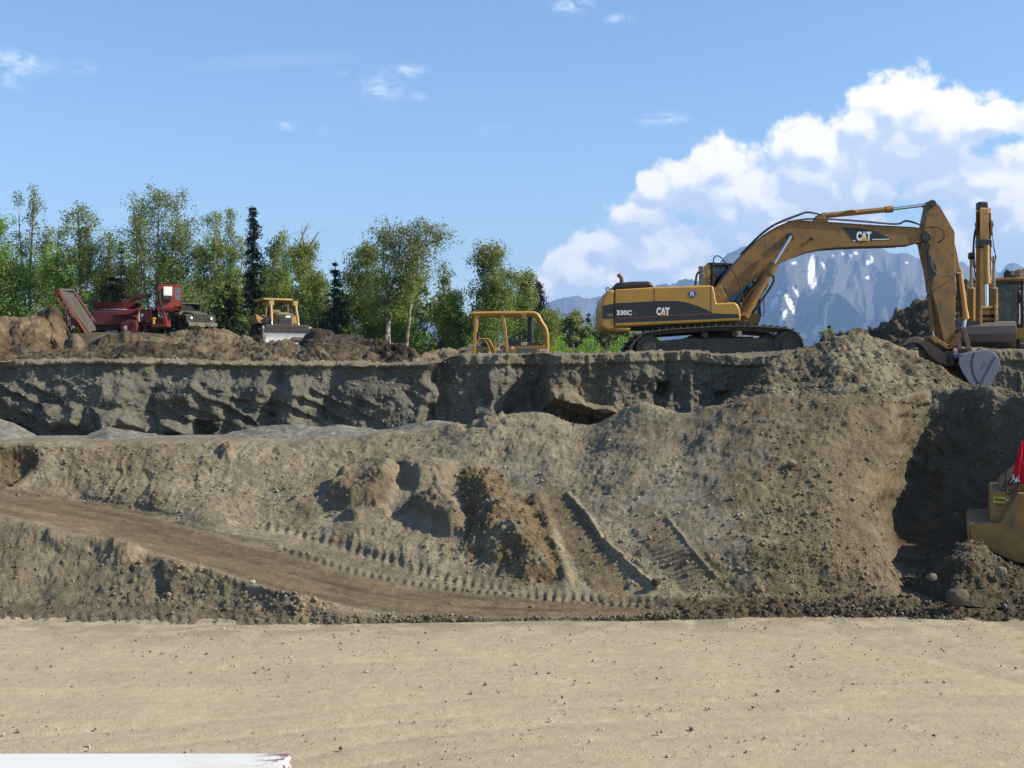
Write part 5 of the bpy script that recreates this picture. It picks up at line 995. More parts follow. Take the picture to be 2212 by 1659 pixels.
part(tk, 'black_stripe', MB().prism(q3([(1026.5,740),(1052,740),(1056,747.6),(1026.5,749)]), yA - 0.006, yA - 0.003), 'navy'); part(tk, 'red_line', MB().prism(q3([(1026.5,748.8),(1056,747.4),(1056,748.6),(1026.5,750)]), yA - 0.008, yA - 0.003), 'redl')
lettering(tk, 'D3C', 1028, 1040, 740.6, 748, yA - 0.012)
part(tk, 'logo_disc', MB().cyl((X(1048, yA), yA - 0.012, Z(761, yA)), (X(1048, yA), yA - 0.003, Z(761, yA)), 0.10, n=20), 'blue')
mb = MB(); rr = 0.055
for y in (Y3, Y3 + 1.5):
    o_ = Vector((0, y - Y3, 0))
    mb = MB(); mb.tube([PT(1021, 678, Y3) + o_, PT(1060, 677, Y3) + o_, PT(1120, 677, Y3) + o_, PT(1147, 676.5, Y3) + o_, PT(1160, 680, Y3) + o_, PT(1170, 697, Y3) + o_, PT(1179, 712, Y3) + o_, PT(1182, 735, Y3) + o_, PT(1182, 760, Y3) + o_], 0.085, 10, 3); part(s3, 'roll_bar', mb, 'yel', smooth=True)
for y in (Y3, Y3 + 1.5):
    part(s3, 'post', MB().prism(q3([(1024,680),(1032,680),(1029,720),(1027,778),(1020.5,778),(1022,720)]), y - .06, y + .06), 'yel', 0.02); part(s3, 'post', MB().prism(q3([(1080,680),(1089,680),(1094,712),(1099,768),(1092.5,768),(1087,712)]), y - .06, y + .06), 'yel', 0.02)
mb = MB()
for a, b_ in ((1024, 1030), (1081, 1087), (1125, 1135)): mb.box((X((a + b_) / 2, Y3), Y3 + .75, Z(679, Y3)), (0.16, 1.5, 0.15))
mb.box((X(1130, Y3), Y3, Z(684, Y3)), (0.18, 0.2, 0.22)); part(s3, 'cross_bar', mb, 'yelboom', 0.02)
hose(s3, [PT(1132, 690, Y3), PT(1125, 705, Y3 + .2), PT(1112, 716, Y3 + .4)], 0.012)
part(s3, 'exhaust_pipe', MB().cyl(PT(1146, 740, Y3 + .8), PT(1146, 690, Y3 + .8), 0.13, n=16).tube([PT(1146, 692, Y3 + .8), PT(1146.5, 687, Y3 + .8), PT(1149, 685, Y3 + .8)], 0.12, 12), 'blk', smooth=True)
part(s3, 'air_cleaner', MB().cyl(PT(1126, 737, Y3 + .8), PT(1126, 729, Y3 + .8), 0.045).cyl(PT(1126, 731, Y3 + .8), PT(1126, 724.5, Y3 + .8), 0.10), 'grey', 0.01)
part(s3, 'seat', MB().prism(q3([(1029,716),(1031,716),(1037,735),(1045,738),(1045,742),(1029,742)]), Y3 + .5, Y3 + 1.1), 'blk', 0.02)
mb = MB().tube([PT(1032, 741, Y3), PT(1033, 734, Y3), PT(1040, 732, Y3), PT(1055, 733, Y3), PT(1061, 742, Y3), PT(1068, 756, Y3), PT(1070, 770, Y3)], 0.03, 7, 2).tube([PT(1046, 733, Y3), PT(1054, 745, Y3), PT(1062, 768, Y3)], 0.025, 7, 2); part(s3, 'grab_rail', mb, 'yel', smooth=True)
part(s3, 'steering_levers', MB().cyl(PT(1062, 745, Y3 + .8), PT(1065, 731, Y3 + .8), 0.02).cyl(PT(1090, 760, Y3), PT(1097, 720, Y3), 0.025), 'blk')
sg = part(s3, 'sign_panel', MB().prism(q3([(1167,755),(1183,755),(1183,766),(1167,766)]), Y3 - 0.10, Y3 - 0.08), 'wht'); part(sg, 'red_field', MB().prism(q3([(1169,757),(1182,757),(1181,764),(1171,764)]), Y3 - 0.106, Y3 - 0.101), 'redl')
lettering(sg, 'WJEI', 1171.5, 1180, 758.5, 762.5, Y3 - 0.112, 'wht', 0.02)
pth = [(X(u, Y3), Z(v, Y3)) for u, v in [(1035,796),(1160,796),(1178,802),(1184,812),(1178,824),(1160,828),(1035,828),(1020,822),(1014,812),(1020,800)]]
crawler(s3, pth, Y3 - 0.2, Y3 + .2, [(X(1168, Y3), Z(812, Y3), 0.24), (X(1030, Y3), Z(812, Y3), 0.24)], q3([(1040,806),(1160,806),(1160,820),(1040,820)]), (), 0.16)
part(s3, 'chassis', MB().prism(q3([(1026,775),(1182,772),(1182,812),(1030,812)]), yA, yB), 'yelold', 0.02)

# ---- helpers for machines built in their own frame: x = forward, y = left, z = up, turned by the thing's rotation
def LP(root): return lambda name, mb, mat, bevel=0.0, smooth=False, label=None, parent=None: part(parent or root, name, mb, mat, bevel, smooth, label, world=False)
# ---- large bulldozer with raised canopy, facing the camera
YD = 80.0; zD = Z(746, YD) + 0.05
dz = thing('bulldozer', (X(594, YD), YD + 0.6, zD), 'large yellow bulldozer with flat canopy and bright steel blade facing the camera', 'bulldozer', rz=R(-90 + 26))
L = LP(dz)
for s_ in (1, -1):
    yc = s_ * 0.98; pth = [(1.25,0.95),(-0.3,1.22),(-1.55,1.30),(-1.9,1.15),(-2.05,0.85),(-1.95,0.45),(-1.6,0.1),(-1.3,0.0),(1.3,0.0),(1.65,0.12),(1.85,0.45),(1.7,0.8)]
    crawler(dz, pth, yc - 0.26, yc + 0.26, [(1.35, 0.48, 0.42), (-1.5, 0.72, 0.5)], [(-1.4,0.2),(1.4,0.2),(1.4,0.7),(-1.3,0.7)], [(x, 0.16, 0.12) for x in (-0.9, -0.45, 0, 0.45, 0.9)], 0.2, 'trk', world=False)
L('chassis', MB().box((0.1, 0, 0.8), (3.4, 1.35, 0.7)), 'yelold', 0.04)
eng = L('engine_housing', MB().prism([(0.15,1.1),(0.15,2.02),(0.9,2.05),(1.95,1.92),(1.98,0.75),(0.3,0.75)], -0.55, 0.55), 'yelold', 0.05)
L('hood', MB().prism([(0.2,2.02),(0.5,2.14),(1.85,1.99),(1.9,1.92)], -0.35, 0.35), 'yel', 0.05, parent=eng)
gr = L('grille', MB().box((2.0, 0, 1.30), (0.05, 0.86, 1.05)), 'blk', 0.01, parent=eng)
mb = MB()
for k in range(11): mb.box((2.035, 0, 0.86 + k * 0.085), (0.03, 0.80, 0.03), (0, 0.5, 0))
L('grille_bars', mb, 'grey', parent=eng)
L('name_plate', MB().box((2.05, 0.18, 1.74), (0.02, 0.32, 0.13)), 'wht', 0.005, parent=eng)
L('exhaust_pipe', MB().cyl((1.0, 0.1, 2.0), (1.0, 0.1, 2.42), 0.13, n=14), 'blk', 0.02)
L('radiator_cowl', MB().box((1.85, 0, 1.88), (0.25, 1.05, 0.16)), 'grey', 0.04)
for s_ in (1, -1):
    L('fender', MB().prism([(-1.9,1.42),(-1.7,1.95),(-0.2,1.95),(0.25,1.50),(0.7,1.42),(0.7,1.34),(-1.9,1.34)], s_ * 0.62, s_ * 1.35), 'yelold', 0.03)
    L('blade_cylinder_mount', MB().box((1.50, s_ * 0.78, 2.62), (0.34, 0.32, 0.30)), 'yelpale', 0.03)
    cylinder(dz, 'lift_cylinder', (1.55, s_ * 0.80, 2.60), (1.95, s_ * 0.86, 1.45), (2.3, s_ * 0.9, 0.75), 0.085, 0.05, 'yelpale', collar=False, world=False)
    hose(dz, [(1.4, s_ * 0.70, 2.48), (1.35, s_ * 0.60, 2.1), (1.3, s_ * 0.52, 1.85)], 0.025, 'grey', world=False)
    L('push_arm', MB().box((0.9, s_ * 1.42, 0.45), (3.0, 0.18, 0.26), (0, 0.02, 0)), 'yelold', 0.03)
    L('post', MB().box((0.05, s_ * 0.72, 2.35), (0.13, 0.11, 1.05)), 'yelboom', 0.02); L('post', MB().box((-1.55, s_ * 0.80, 2.35), (0.16, 0.13, 1.1)), 'yelboom', 0.02)
L('canopy', MB().prism([(-1.9,2.92),(-1.85,3.05),(0.25,3.02),(0.50,2.93),(0.45,2.86),(-1.85,2.85)], -0.98, 0.98), 'yelpale', 0.03)
L('seat', MB().box((-1.0, 0.0, 1.95), (0.5, 0.55, 0.25)).box((-1.25, 0, 2.25), (0.15, 0.55, 0.6)), 'blk', 0.05)
L('fuel_tank', MB().box((-1.75, 0, 1.85), (0.5, 1.5, 0.8)), 'yelold', 0.05)
L('dash', MB().box((-0.1, 0, 2.08), (0.35, 0.9, 0.4)), 'yelold', 0.04); L('headlamp', MB().cyl((0.9, -0.58, 2.0), (1.02, -0.58, 2.0), 0.09), 'lamp', 0.01); L('air_cleaner', MB().cyl((0.35, -0.66, 1.15), (0.35, -0.66, 1.85), 0.16), 'steel', 0.03)
# blade: curved mouldboard
prof = [(2.30, 1.12), (2.36, 1.02), (2.30, 0.85), (2.26, 0.6), (2.30, 0.3), (2.42, 0.05), (2.5, -0.12)]
def sweep(prof, y0, y1, th, n=1):
    mb = MB(); ptsA = [(x, z) for x, z in prof] + [(x - th, z) for x, z in reversed(prof)]; mb.prism(ptsA, y0, y1); return mb
bl = L('blade', sweep(prof, -1.55, 1.62, 0.05), 'blade', 0.01)
L('blade_top', MB().prism([(2.24,1.12),(2.34,1.22),(2.42,1.16),(2.36,0.78),(2.28,0.78)], -1.35, 1.45), 'trk', 0.01, parent=bl, label='dark upper band of the blade')  # dark band across the upper part of the blade
for s_, a in ((-1, -1.57), (1, 1.64)):
    L('end_plate', MB().prism([(2.2,1.0),(2.42,1.05),(2.62,0.9),(2.66,-0.1),(2.4,-0.12),(2.2,0.2)], a - 0.02, a + 0.02), 'trk' if s_ > 0 else 'steel', 0.004, parent=bl)
L('mud', MB().prism([(2.35,0.42),(2.44,0.44),(2.5,0.2),(2.42,0.15)], 0.3, 1.2), 'trk', 0.03, parent=bl)

# ---- army truck, facing right towards the camera
YT = 80.0
tk_ = thing('truck', (X(393, YT), YT + 2.0, Z(719.5, YT) + .02), 'olive green army truck parked in front of the red grinder, nose pointing right', 'truck', rz=R(-47)); tk_.scale = (0.86, 0.86, 0.86)
T = LP(tk_)
def wheel(parent, x, y, r, w_, mat='rub', hub='olive', world=False, hubr=0.5):
    s_ = 1 if y > 0 else -1; mb = MB().cyl((x, y - w_ / 2, r), (x, y + w_ / 2, r), r, n=28)
    t_ = part(parent, 'wheel', mb, mat, 0.05, world=world)
    part(t_, 'hub', MB().cyl((x, y, r), (x, y + s_ * (w_ / 2 + 0.03), r), r * hubr, n=18), hub, 0.02, world=world)
    tm = MB()
    for k in range(24):
        a = 2 * math.pi * k / 24; tm.box((x + math.cos(a) * r, y, r + math.sin(a) * r), (0.05, w_ * 0.9, 0.09), (0, -a, 0))
    part(t_, 'tread', tm, mat, world=world); return t_
for s_ in (1, -1): wheel(tk_, 0.55, s_ * 0.98, 0.53, 0.36)
for x in (-3.3, -4.7):
    for s_ in (1, -1): wheel(tk_, x, s_ * 0.95, 0.53, 0.46)
T('chassis', MB().box((-1.9, 0.45, 0.78), (6.6, 0.12, 0.25)).box((-1.9, -0.45, 0.78), (6.6, 0.12, 0.25)), 'olive', 0.01)
T('cab_body', MB().prism([(-1.55,0.7),(-1.55,1.75),(-0.15,1.75),(0.1,1.68),(0.1,0.7)], -1.02, 1.02), 'olive', 0.05)
T('cab_top', MB().prism([(-1.6,1.75),(-1.55,2.38),(-1.45,2.44),(-0.35,2.44),(-0.28,2.38),(-1.35,2.3),(-1.40,1.75)], -1.0, 1.0).box((-0.32, 0, 2.38), (0.10, 2.0, 0.10)).box((-0.22, 0.98, 2.05), (0.08, 0.07, 0.65), (0, 0.25, 0)).box((-0.22, -0.98, 2.05), (0.08, 0.07, 0.65), (0, 0.25, 0)).box((-0.22, 0, 2.05), (0.06, 0.06, 0.65), (0, 0.25, 0)).box((-0.12,0,1.76),(0.1,2.0,0.08)), 'olive', 0.02)
T('windscreen', MB().box((-0.22, 0.49, 2.06), (0.015, 0.90, 0.56), (0, 0.25, 0)).box((-0.22, -0.49, 2.06), (0.015, 0.90, 0.56), (0, 0.25, 0)), 'glassd')
T('hood', MB().prism([(0.05,1.0),(0.05,1.72),(1.55,1.56),(1.68,1.45),(1.68,0.9)], -0.62, 0.62), 'olive', 0.07)
for s_ in (1, -1):
    T('fender', MB().prism([(-0.25,0.75),(-0.15,1.15),(0.10,1.42),(1.35,1.42),(1.70,1.28),(1.72,0.72),(1.45,0.72),(1.2,1.1),(0.2,1.12),(-0.05,0.75)], s_ * 0.63, s_ * 1.22), 'olive', 0.05)
    hl = T('headlight', MB().cyl((1.66, s_ * 0.84, 1.15), (1.78, s_ * 0.84, 1.15), 0.12, n=18), 'olive', 0.01); T('lens', MB().cyl((1.78, s_ * 0.84, 1.15), (1.80, s_ * 0.84, 1.15), 0.10, n=18), 'lamp', parent=hl)
    mb = MB()
    for dy_ in (-0.16, 0.16): mb.cyl((1.84, s_ * 0.84 + dy_, 0.85), (1.84, s_ * 0.84 + dy_, 1.45), 0.022, n=6)
    mb.cyl((1.84, s_ * 0.84 - .16, 1.42), (1.84, s_ * 0.84 + .16, 1.42), 0.022, n=6); T('light_guard', mb, 'olive')
T('grille_frame', MB().box((1.70, 0, 1.12), (0.05, 1.16, 0.72)), 'blk', 0.01)
mb = MB()
for k in range(9): mb.box((1.745, 0, 0.82 + k * 0.078), (0.03, 1.12, 0.028))
for y in (-0.57, 0, 0.57): mb.box((1.75, y, 1.12), (0.035, 0.03, 0.72))
T('grille', mb, 'olive')
bp_ = T('bumper', MB().box((1.98, 0, 0.66), (0.14, 2.42, 0.27)), 'oliveb', 0.02); T('tow_hook', MB().ring((2.08, 0.55, 0.66), 0.06, 0.02, 'y'), 'blk', parent=bp_); T('tow_hook', MB().ring((2.08, -0.55, 0.66), 0.06, 0.02, 'y'), 'blk', parent=bp_)
T('hose', MB().tube([(2.07, 0.2, 0.8), (2.12, 0.45, 0.6), (2.12, 0.75, 0.55), (2.08, 1.05, 0.7)], 0.022, 6), 'blk')
T('winch', MB().cyl((2.05, -0.35, 0.50), (2.05, 0.1, 0.50), 0.1), 'rust', 0.01)
T('mirror', MB().tube([(-0.1, 1.05, 1.9), (0.0, 1.28, 1.95), (0.0, 1.30, 1.5), (-0.05, 1.05, 1.5)], 0.02, 6, 1).box((0.02, 1.30, 1.85), (0.04, 0.22, 0.42)), 'olive')
T('mirror', MB().tube([(-0.1, -1.05, 1.9), (0.0, -1.28, 1.95), (0.0, -1.30, 1.5), (-0.05, -1.05, 1.5)], 0.02, 6, 1).box((0.02, -1.30, 1.85), (0.04, 0.22, 0.42)), 'olive')
T('antenna', MB().cyl((-0.9, 0.9, 2.4), (-0.9, 0.9, 3.3), 0.012, n=5), 'olive'); T('roof_rack', MB().tube([(-1.5, -0.9, 2.6), (-0.4, -0.9, 2.6), (-0.4, 0.9, 2.6), (-1.5, 0.9, 2.6)], 0.02, 6, 1), 'olive')
T('fuel_tank', MB().box((-1.1, -1.05, 0.75), (0.9, 0.4, 0.5)), 'olive', 0.05); T('air_intake', MB().cyl((-0.15, -1.1, 1.3), (-0.15, -1.1, 2.2), 0.08), 'olive', 0.01)
T('fifth_wheel', MB().box((-4.0, 0, 1.05), (1.2, 0.9, 0.12)), 'blk', 0.02); T('rear_deck', MB().box((-2.6, 0, 1.0), (0.9, 1.9, 0.10)), 'olive', 0.01)

# ---- red tub grinder on its trailer, conveyor to the left
YG = 79.0
gr_ = thing('tub_grinder', (X(250, YG), YG + 2, Z(732, YG)), 'red tub grinder with round hopper, operator cab and steep discharge conveyor', 'grinder')
def G(name, mb, mat, bevel=0.0, smooth=False, parent=None, label=None): return part(parent or gr_, name, mb, mat, bevel, smooth, label)
def qg(pts, Y=YG): return pl(pts, Y)
G('chassis', MB().prism(qg([(196,700),(320,694),(322,704),(196,712)]), YG + 0.6, YG + 3.0), 'redd', 0.04)
G('body', MB().prism(qg([(197,702),(197,676),(205,672),(270,672),(272,702)]), YG + 0.2, YG + 3.2), 'redd', 0.04)
mb = MB(); cx = X(252, YG + 1.9); nseg = 40; rb, rt = 1.36, 1.62; zb, zt = Z(668, YG + 1), Z(654, YG + 1)
for k in range(nseg):
    a0, a1 = 2 * math.pi * k / nseg, 2 * math.pi * (k + 1) / nseg
    def pc(a, r, z): return (cx + r * math.cos(a), YG + 1.9 + r * math.sin(a), z)
    mb.add([pc(a0, rb, zb), pc(a1, rb, zb), pc(a1, rt, zt), pc(a0, rt, zt), pc(a0, rb - .06, zb), pc(a1, rb - .06, zb), pc(a1, rt - .06, zt), pc(a0, rt - .06, zt)], [(0, 1, 2, 3), (5, 4, 7, 6), (3, 2, 6, 7), (1, 0, 4, 5)])
tub = G('tub', mb, 'redd', smooth=True)
G('turntable', MB().cyl((cx, YG + 1.9, Z(674, YG + 1)), (cx, YG + 1.9, zb - 0.02), 1.42, n=40), 'trk', parent=tub)
G('wear_band', MB().cyl((cx + .1, YG + 1.9, Z(670.5, YG + 1)), (cx + .1, YG + 1.9, Z(668.2, YG + 1)), 1.46, n=40), 'steel', parent=tub)
G('side_panel', MB().prism(qg([(243,681.5),(270,672),(301,666.5),(302,669),(280,680)], YG - 0.3), YG - 0.6, YG + 0.3), 'red', 0.01)
G('strut', MB().cyl(PT(283, 678, YG), PT(291, 684, YG), 0.07).cyl(PT(276, 678, YG), PT(286, 681, YG), 0.06), 'red')
eb = G('engine_box', MB().prism(qg([(261,694),(263,691),(288,691),(296,694),(296,728),(261,728)], YG - .2), YG - 0.2, YG + 1.0), 'redd', 0.03)
G('emblem', MB().cyl(PT(273, 709, YG - .21), PT(273, 709, YG - .2), 0.15, n=24), 'wht', parent=eb); G('emblem', MB().ring(PT(273, 709, YG - .25), 0.08, 0.02), 'red', parent=eb)
hb2 = G('hydraulic_box', MB().prism(qg([(303,669),(327,667),(327,694),(303,694)], YG), YG, YG + 1.6), 'redd', 0.03)
G('emblem', MB().cyl(PT(308, 681, YG - .01), PT(308, 681, YG), 0.10, n=20), 'wht', parent=hb2)
G('orange_flash', MB().prism(qg([(287,694),(296,692),(293,703),(290,697)], YG - .25), YG - 0.27, YG - 0.22), 'red', 0.005)
G('white_bracket', MB().prism(qg([(300,671),(302,671),(302,695),(300,695)], YG - .02), YG - 0.04, YG - 0.0), 'wht')
G('fuel_tank', MB().box((X(242, YG), YG + .3, Z(723, YG)), (0.75, 0.6, 0.55)), 'steel', 0.05)
for u in (205, 222, 240):
    wheel(gr_, X(u, YG + .4), 0, 0.5, 0.4) if False else None
for u in (209, 224, 239):
    mb = MB().cyl((X(u, YG), YG + 0.3, Z(724, YG)), (X(u, YG), YG + 0.75, Z(724, YG)), 0.5, n=24); w_o = G('wheel', mb, 'rub', 0.05); G('hub', MB().cyl((X(u, YG), YG + 0.27, Z(724, YG)), (X(u, YG), YG + 0.35, Z(724, YG)), 0.22, n=14), 'redd', parent=w_o)
G('leg', MB().box((X(310, YG), YG + .5, Z(715, YG)), (0.2, 0.2, 0.9)), 'redd', 0.01)
# conveyor: belt and truss leaning up to the left, towards the camera
cb0, cb1 = (200, 722), (140, 628)
mb = MB(); near, far_ = YG - 1.6, YG - 0.5
BL_ = [PT(196, 724, YG - .6), PT(128, 626.5, YG - 2.2), PT(155, 627, YG - 1.2), PT(208, 709, YG + .3)]
mb.add([tuple(p) for p in BL_] + [tuple(p + Vector((0, 0.10, -0.10))) for p in BL_], [(0, 1, 2, 3), (7, 6, 5, 4), (0, 4, 5, 1), (1, 5, 6, 2), (2, 6, 7, 3), (3, 7, 4, 0)])
cv_ = G('conveyor_belt', mb, 'belt')
mb = MB(); a0, a1, b0, b1 = BL_[0], BL_[1], BL_[3], BL_[2]
for k in range(34):
    t = (k + .5) / 34; p = a0.lerp(a1, t); q_ = b0.lerp(b1, t); mb.cyl(p + Vector((0, -.02, 0.015)), q_ + Vector((0, -.02, 0.015)), 0.018, n=5)
G('belt_cleats', mb, 'grey', parent=cv_)
def rail(name, p, q_, w_, h_, mat, par=None):
    p, q_ = Vector(p), Vector(q_); mb = MB(); up = Vector((0, 0, 1)); d_ = (q_ - p).normalized(); s_ = d_.cross(up).normalized(); n2 = s_.cross(d_)
    vs = []
    for c_ in (p, q_):
        for (i, j) in ((-1, -1), (1, -1), (1, 1), (-1, 1)): vs.append(c_ + s_ * (i * w_ / 2) + n2 * (j * h_ / 2))
    mb.add(vs, [(0, 1, 2, 3), (7, 6, 5, 4), (0, 4, 5, 1), (1, 5, 6, 2), (2, 6, 7, 3), (3, 7, 4, 0)]); return G(name, mb, mat, 0.01, parent=par)
rail('side_rail', a0 + Vector((-.10, -.05, -.12)), a1 + Vector((-.10, -.05, .08)), 0.08, 0.18, 'redd', cv_); rail('side_rail', b0 + Vector((.02, .05, .25)), b1 + Vector((.08, 0, .02)), 0.06, 0.13, 'redd', cv_)
rail('lower_chord', a0 + Vector((-.25, 0, -.10)), a1 + Vector((-.20, .1, -.5)), 0.10, 0.14, 'redd', cv_)
mb = MB()
for k in range(10):
    t = k / 9.5; p = (a0 + Vector((-.1, 0, -.2))).lerp(a1 + Vector((-.1, 0, -.1)), t); q_ = (a0 + Vector((-.25, 0, -.10))).lerp(a1 + Vector((-.20, .1, -.5)), min(t + .08, 1)); mb.cyl(p, q_, 0.035, n=5)
G('lattice', mb, 'redd', parent=cv_)
G('head_pulley', MB().cyl(a1 + Vector((-.15, 0, 0)), b1 + Vector((.12, 0, 0)), 0.10, n=16), 'trk', parent=cv_)
G('head_bracket', MB().prism(qg([(117,632),(121,624),(128,622),(131,630),(125,640)], YG - 2.2), YG - 2.3, YG - 2.2), 'redd', parent=cv_)
G('conveyor_leg', MB().cyl(PT(144, 668, YG), PT(145, 712, YG), 0.06).cyl(PT(150, 672, YG), PT(150.5, 716, YG), 0.06), 'redd')
G('rubber_skirt', MB().prism(qg([(150,682),(162,690),(167,704),(151,704)], YG + .2), YG + .2, YG + .24), 'belt')
# loader arm and operator cab
part_arm = G('arm', MB().prism(qg([(262,655),(266,650),(296,637.5),(300,640),(298,645),(270,656)], YG + 1.2), YG + 1.2, YG + 1.5).prism(qg([(296,636),(322,633.5),(324,641),(298,646)], YG + 1.2), YG + 1.15, YG + 1.55), 'redd', 0.02)
cu0, cu1, cu2 = 323, 342, 389
def cpt(u, v, y): return PT(u, v, y)
fz0, fz1 = Z(667, YG), Z(616, YG)
xA, xB, xC = X(342, YG), X(372, YG), X(388, YG)
A0 = Vector((X(324, YG), YG + 1.6, 0)); A1 = Vector((xA, YG, 0)); A2 = Vector((X(388, YG), YG + 0.55, 0)); A3 = Vector((X(370, YG), YG + 2.15, 0))
def pan(name, p, q_, t0, t1, z0, z1, th, mat, off=0.0, par=None, bev=0.0):
    d_ = (q_ - p); nn = Vector((d_.y, -d_.x, 0)).normalized(); a = p + d_ * t0 + nn * off; b_ = p + d_ * t1 + nn * off; mb = MB()
    vs = [(c.x, c.y, z) for z in (z0, z1) for c in (a, b_, b_ - nn * th, a - nn * th)]
    mb.add(vs, [(0, 1, 2, 3), (7, 6, 5, 4), (0, 4, 5, 1), (1, 5, 6, 2), (2, 6, 7, 3), (3, 7, 4, 0)]); return G(name, mb, mat, bev, parent=par)
H_ = fz1 - fz0
cb_ = pan('cab', A1, A2, 0.0, 0.66, fz0 + .05, fz1, 0.05, 'red')
pan('cab_side', A0, A1, 0.0, 1.0, fz0 - .2, fz1 - 0.0, 0.05, 'red', par=cb_)
pan('cab_corner', A1, A2, 0.66, 1.0, fz0 + .18, fz0 + H_ * .40, 0.05, 'red', par=cb_); pan('cab_corner', A1, A2, 0.66, 1.0, fz1 - .14, fz1, 0.05, 'red', par=cb_)
pan('cab_corner', A1, A2, 0.95, 1.0, fz0 + .18, fz1, 0.05, 'red', par=cb_); pan('cab_corner', A1, A2, 0.66, 0.71, fz0 + .18, fz1, 0.06, 'red', 0.004, par=cb_); pan('cab_corner', A1, A2, 0.66, 1.0, fz0 + H_ * .62, fz0 + H_ * .66, 0.05, 'red', par=cb_)
pan('window', A1, A2, 0.69, 0.97, fz0 + H_ * .38, fz1 - .1, 0.01, 'glassd', -0.02, par=cb_)
pan('window', A0, A1, 0.12, 0.62, fz0 + H_ * .50, fz0 + H_ * .88, 0.01, 'glassd', 0.008, par=cb_)
pan('cab_back', A3, A0, 0, 1, fz0, fz1, 0.05, 'redd', par=cb_); pan('cab_back', A2, A3, 0, 1, fz0, fz1, 0.05, 'redd', par=cb_)
mb = MB(); mb.add([(p.x, p.y, z) for z in (fz1, fz1 + .06) for p in (A0, A1 + Vector((0, -.05, 0)), A2, A3)], [(0, 1, 2, 3), (7, 6, 5, 4), (0, 4, 5, 1), (1, 5, 6, 2), (2, 6, 7, 3), (3, 7, 4, 0)]); G('cab_roof', mb, 'red', 0.01, parent=cb_)
mb = MB(); mb.add([(p.x, p.y, z) for z in (fz0 - .05, fz0) for p in (A0, A1, A2, A3)], [(0, 1, 2, 3), (7, 6, 5, 4), (0, 4, 5, 1), (1, 5, 6, 2), (2, 6, 7, 3), (3, 7, 4, 0)]); G('cab_floor', mb, 'redd', parent=cb_)
ac = pan('air_conditioner', A1, A2, 0.20, 0.56, fz0 + H_ * .55, fz1 - .1, 0.25, 'white', 0.25, par=None, bev=0.02)
pan('cooler_panel', A1, A2, 0.20, 0.56, fz0 + H_ * .36, fz0 + H_ * .54, 0.22, 'grey', 0.22)
for t in (0.28, 0.46):
    p = A1.lerp(A2, t); nn = Vector(((A2 - A1).y, -(A2 - A1).x, 0)).normalized(); c = Vector((p.x, p.y, fz0 + H_ * .45)) + nn * 0.22; G('fan', MB().cyl(c, c + nn * 0.06, 0.14, n=20), 'blk', parent=None)
hp = A1.lerp(A2, 0.12); G('hose', MB().tube([(hp.x, hp.y - .15, fz0 + H_ * .8), (hp.x - .05, hp.y - .2, fz0 + H_ * .6), (hp.x, hp.y - .2, fz0 + H_ * .3), (hp.x + .1, hp.y - .15, fz0)], 0.06, 8), 'rub', smooth=True)
G('pedestal', MB().prism(qg([(345,666),(352,666),(360,700),(352,700)], YG), YG + .2, YG + .45).prism(qg([(328,664),(382,664),(372,672),(336,672)], YG), YG + .3, YG + 1.6), 'red', 0.02)
G('platform', MB().prism(qg([(328,702),(362,700),(362,706),(330,708)], YG), YG - .2, YG + .8).prism(qg([(318,688),(352,684),(352,702),(318,704)], YG), YG + .8, YG + 1.8), 'redd', 0.02)
G('yellow_valve', MB().cyl(PT(331.5, 700, YG - .1), PT(331.5, 688, YG - .1), 0.10).cyl(PT(331.5, 690, YG - .1), PT(331.5, 686, YG - .1), 0.16).cyl(PT(316, 694, YG + .1), PT(326, 692, YG + .1), 0.09), 'yel', smooth=True)

# ---- wheel loader cut by the right edge, rear end towards the left
YL = 22.2; wl = thing('wheel_loader', (X(2088, YL), YL, 0.0), 'yellow wheel loader cut off by the right edge, heavy rear counterweight with a yellow sticker', 'wheel loader', rz=R(-20))
def ql(pts, Y=YL): return pl(pts, Y)
def Lo(name, mb, mat, bevel=0.0, smooth=False, parent=None): return part(parent or wl, name, mb, mat, bevel, smooth)
cwt = Lo('counterweight', MB().prism(ql([(2088,1138),(2090,1131),(2094,1129.5),(2157,1127.5),(2176,1088),(2190,1062),(2330,1062),(2330,1236),(2212,1215),(2183,1210),(2157,1199),(2130,1187),(2100,1178),(2091,1172)]), YL, YL + 2.7), 'yelboom', 0.05)
rp2 = Lo('rear_panel', MB().prism(ql([(2124.5,1127),(2126,1064),(2129,1060),(2300,1060),(2300,1127)], YL + .25), YL + .25, YL + 2.45), 'yelboom', 0.03)
hd_ = Lo('hood', MB().prism(ql([(2137,1060),(2139,1047),(2157,1029),(2193,1001),(2260,990),(2420,985),(2420,1060)], YL + .4), YL + .4, YL + 2.3), 'yelboom', 0.05)
Lo('black_stripe', MB().prism(ql([(2139.5,1053),(2141,1047),(2158,1031),(2193,1004),(2300,992),(2300,1022),(2190,1039)], YL + .397), YL + .394, YL + .4), 'navy', parent=hd_)
Lo('red_line', MB().prism(ql([(2139.5,1052.5),(2190,1038.4),(2300,1021),(2300,1023.5),(2190,1041),(2139.5,1055)], YL + .39), YL + .388, YL + .392), 'redl', parent=hd_)
stc = Lo('sticker', MB().prism(ql([(2131.6,1070.5),(2164.5,1070.5),(2164.5,1084),(2131.6,1084)], YL + .245), YL + .244, YL + .251), 'stick', parent=rp2)
Lo('sticker_black', MB().prism(ql([(2156.2,1071.3),(2163.8,1071.3),(2163.8,1083.2),(2156.2,1083.2)], YL + .24), YL + .241, YL + .2435), 'navy', parent=stc)
lettering(stc, 'Michigan', 2135, 2154.5, 1074, 1082.5, YL + .241, 'navy', 0.03); lettering(stc, 'CAT', 2157.2, 2163, 1074, 1080.5, YL + .238, 'wht', 0.04)
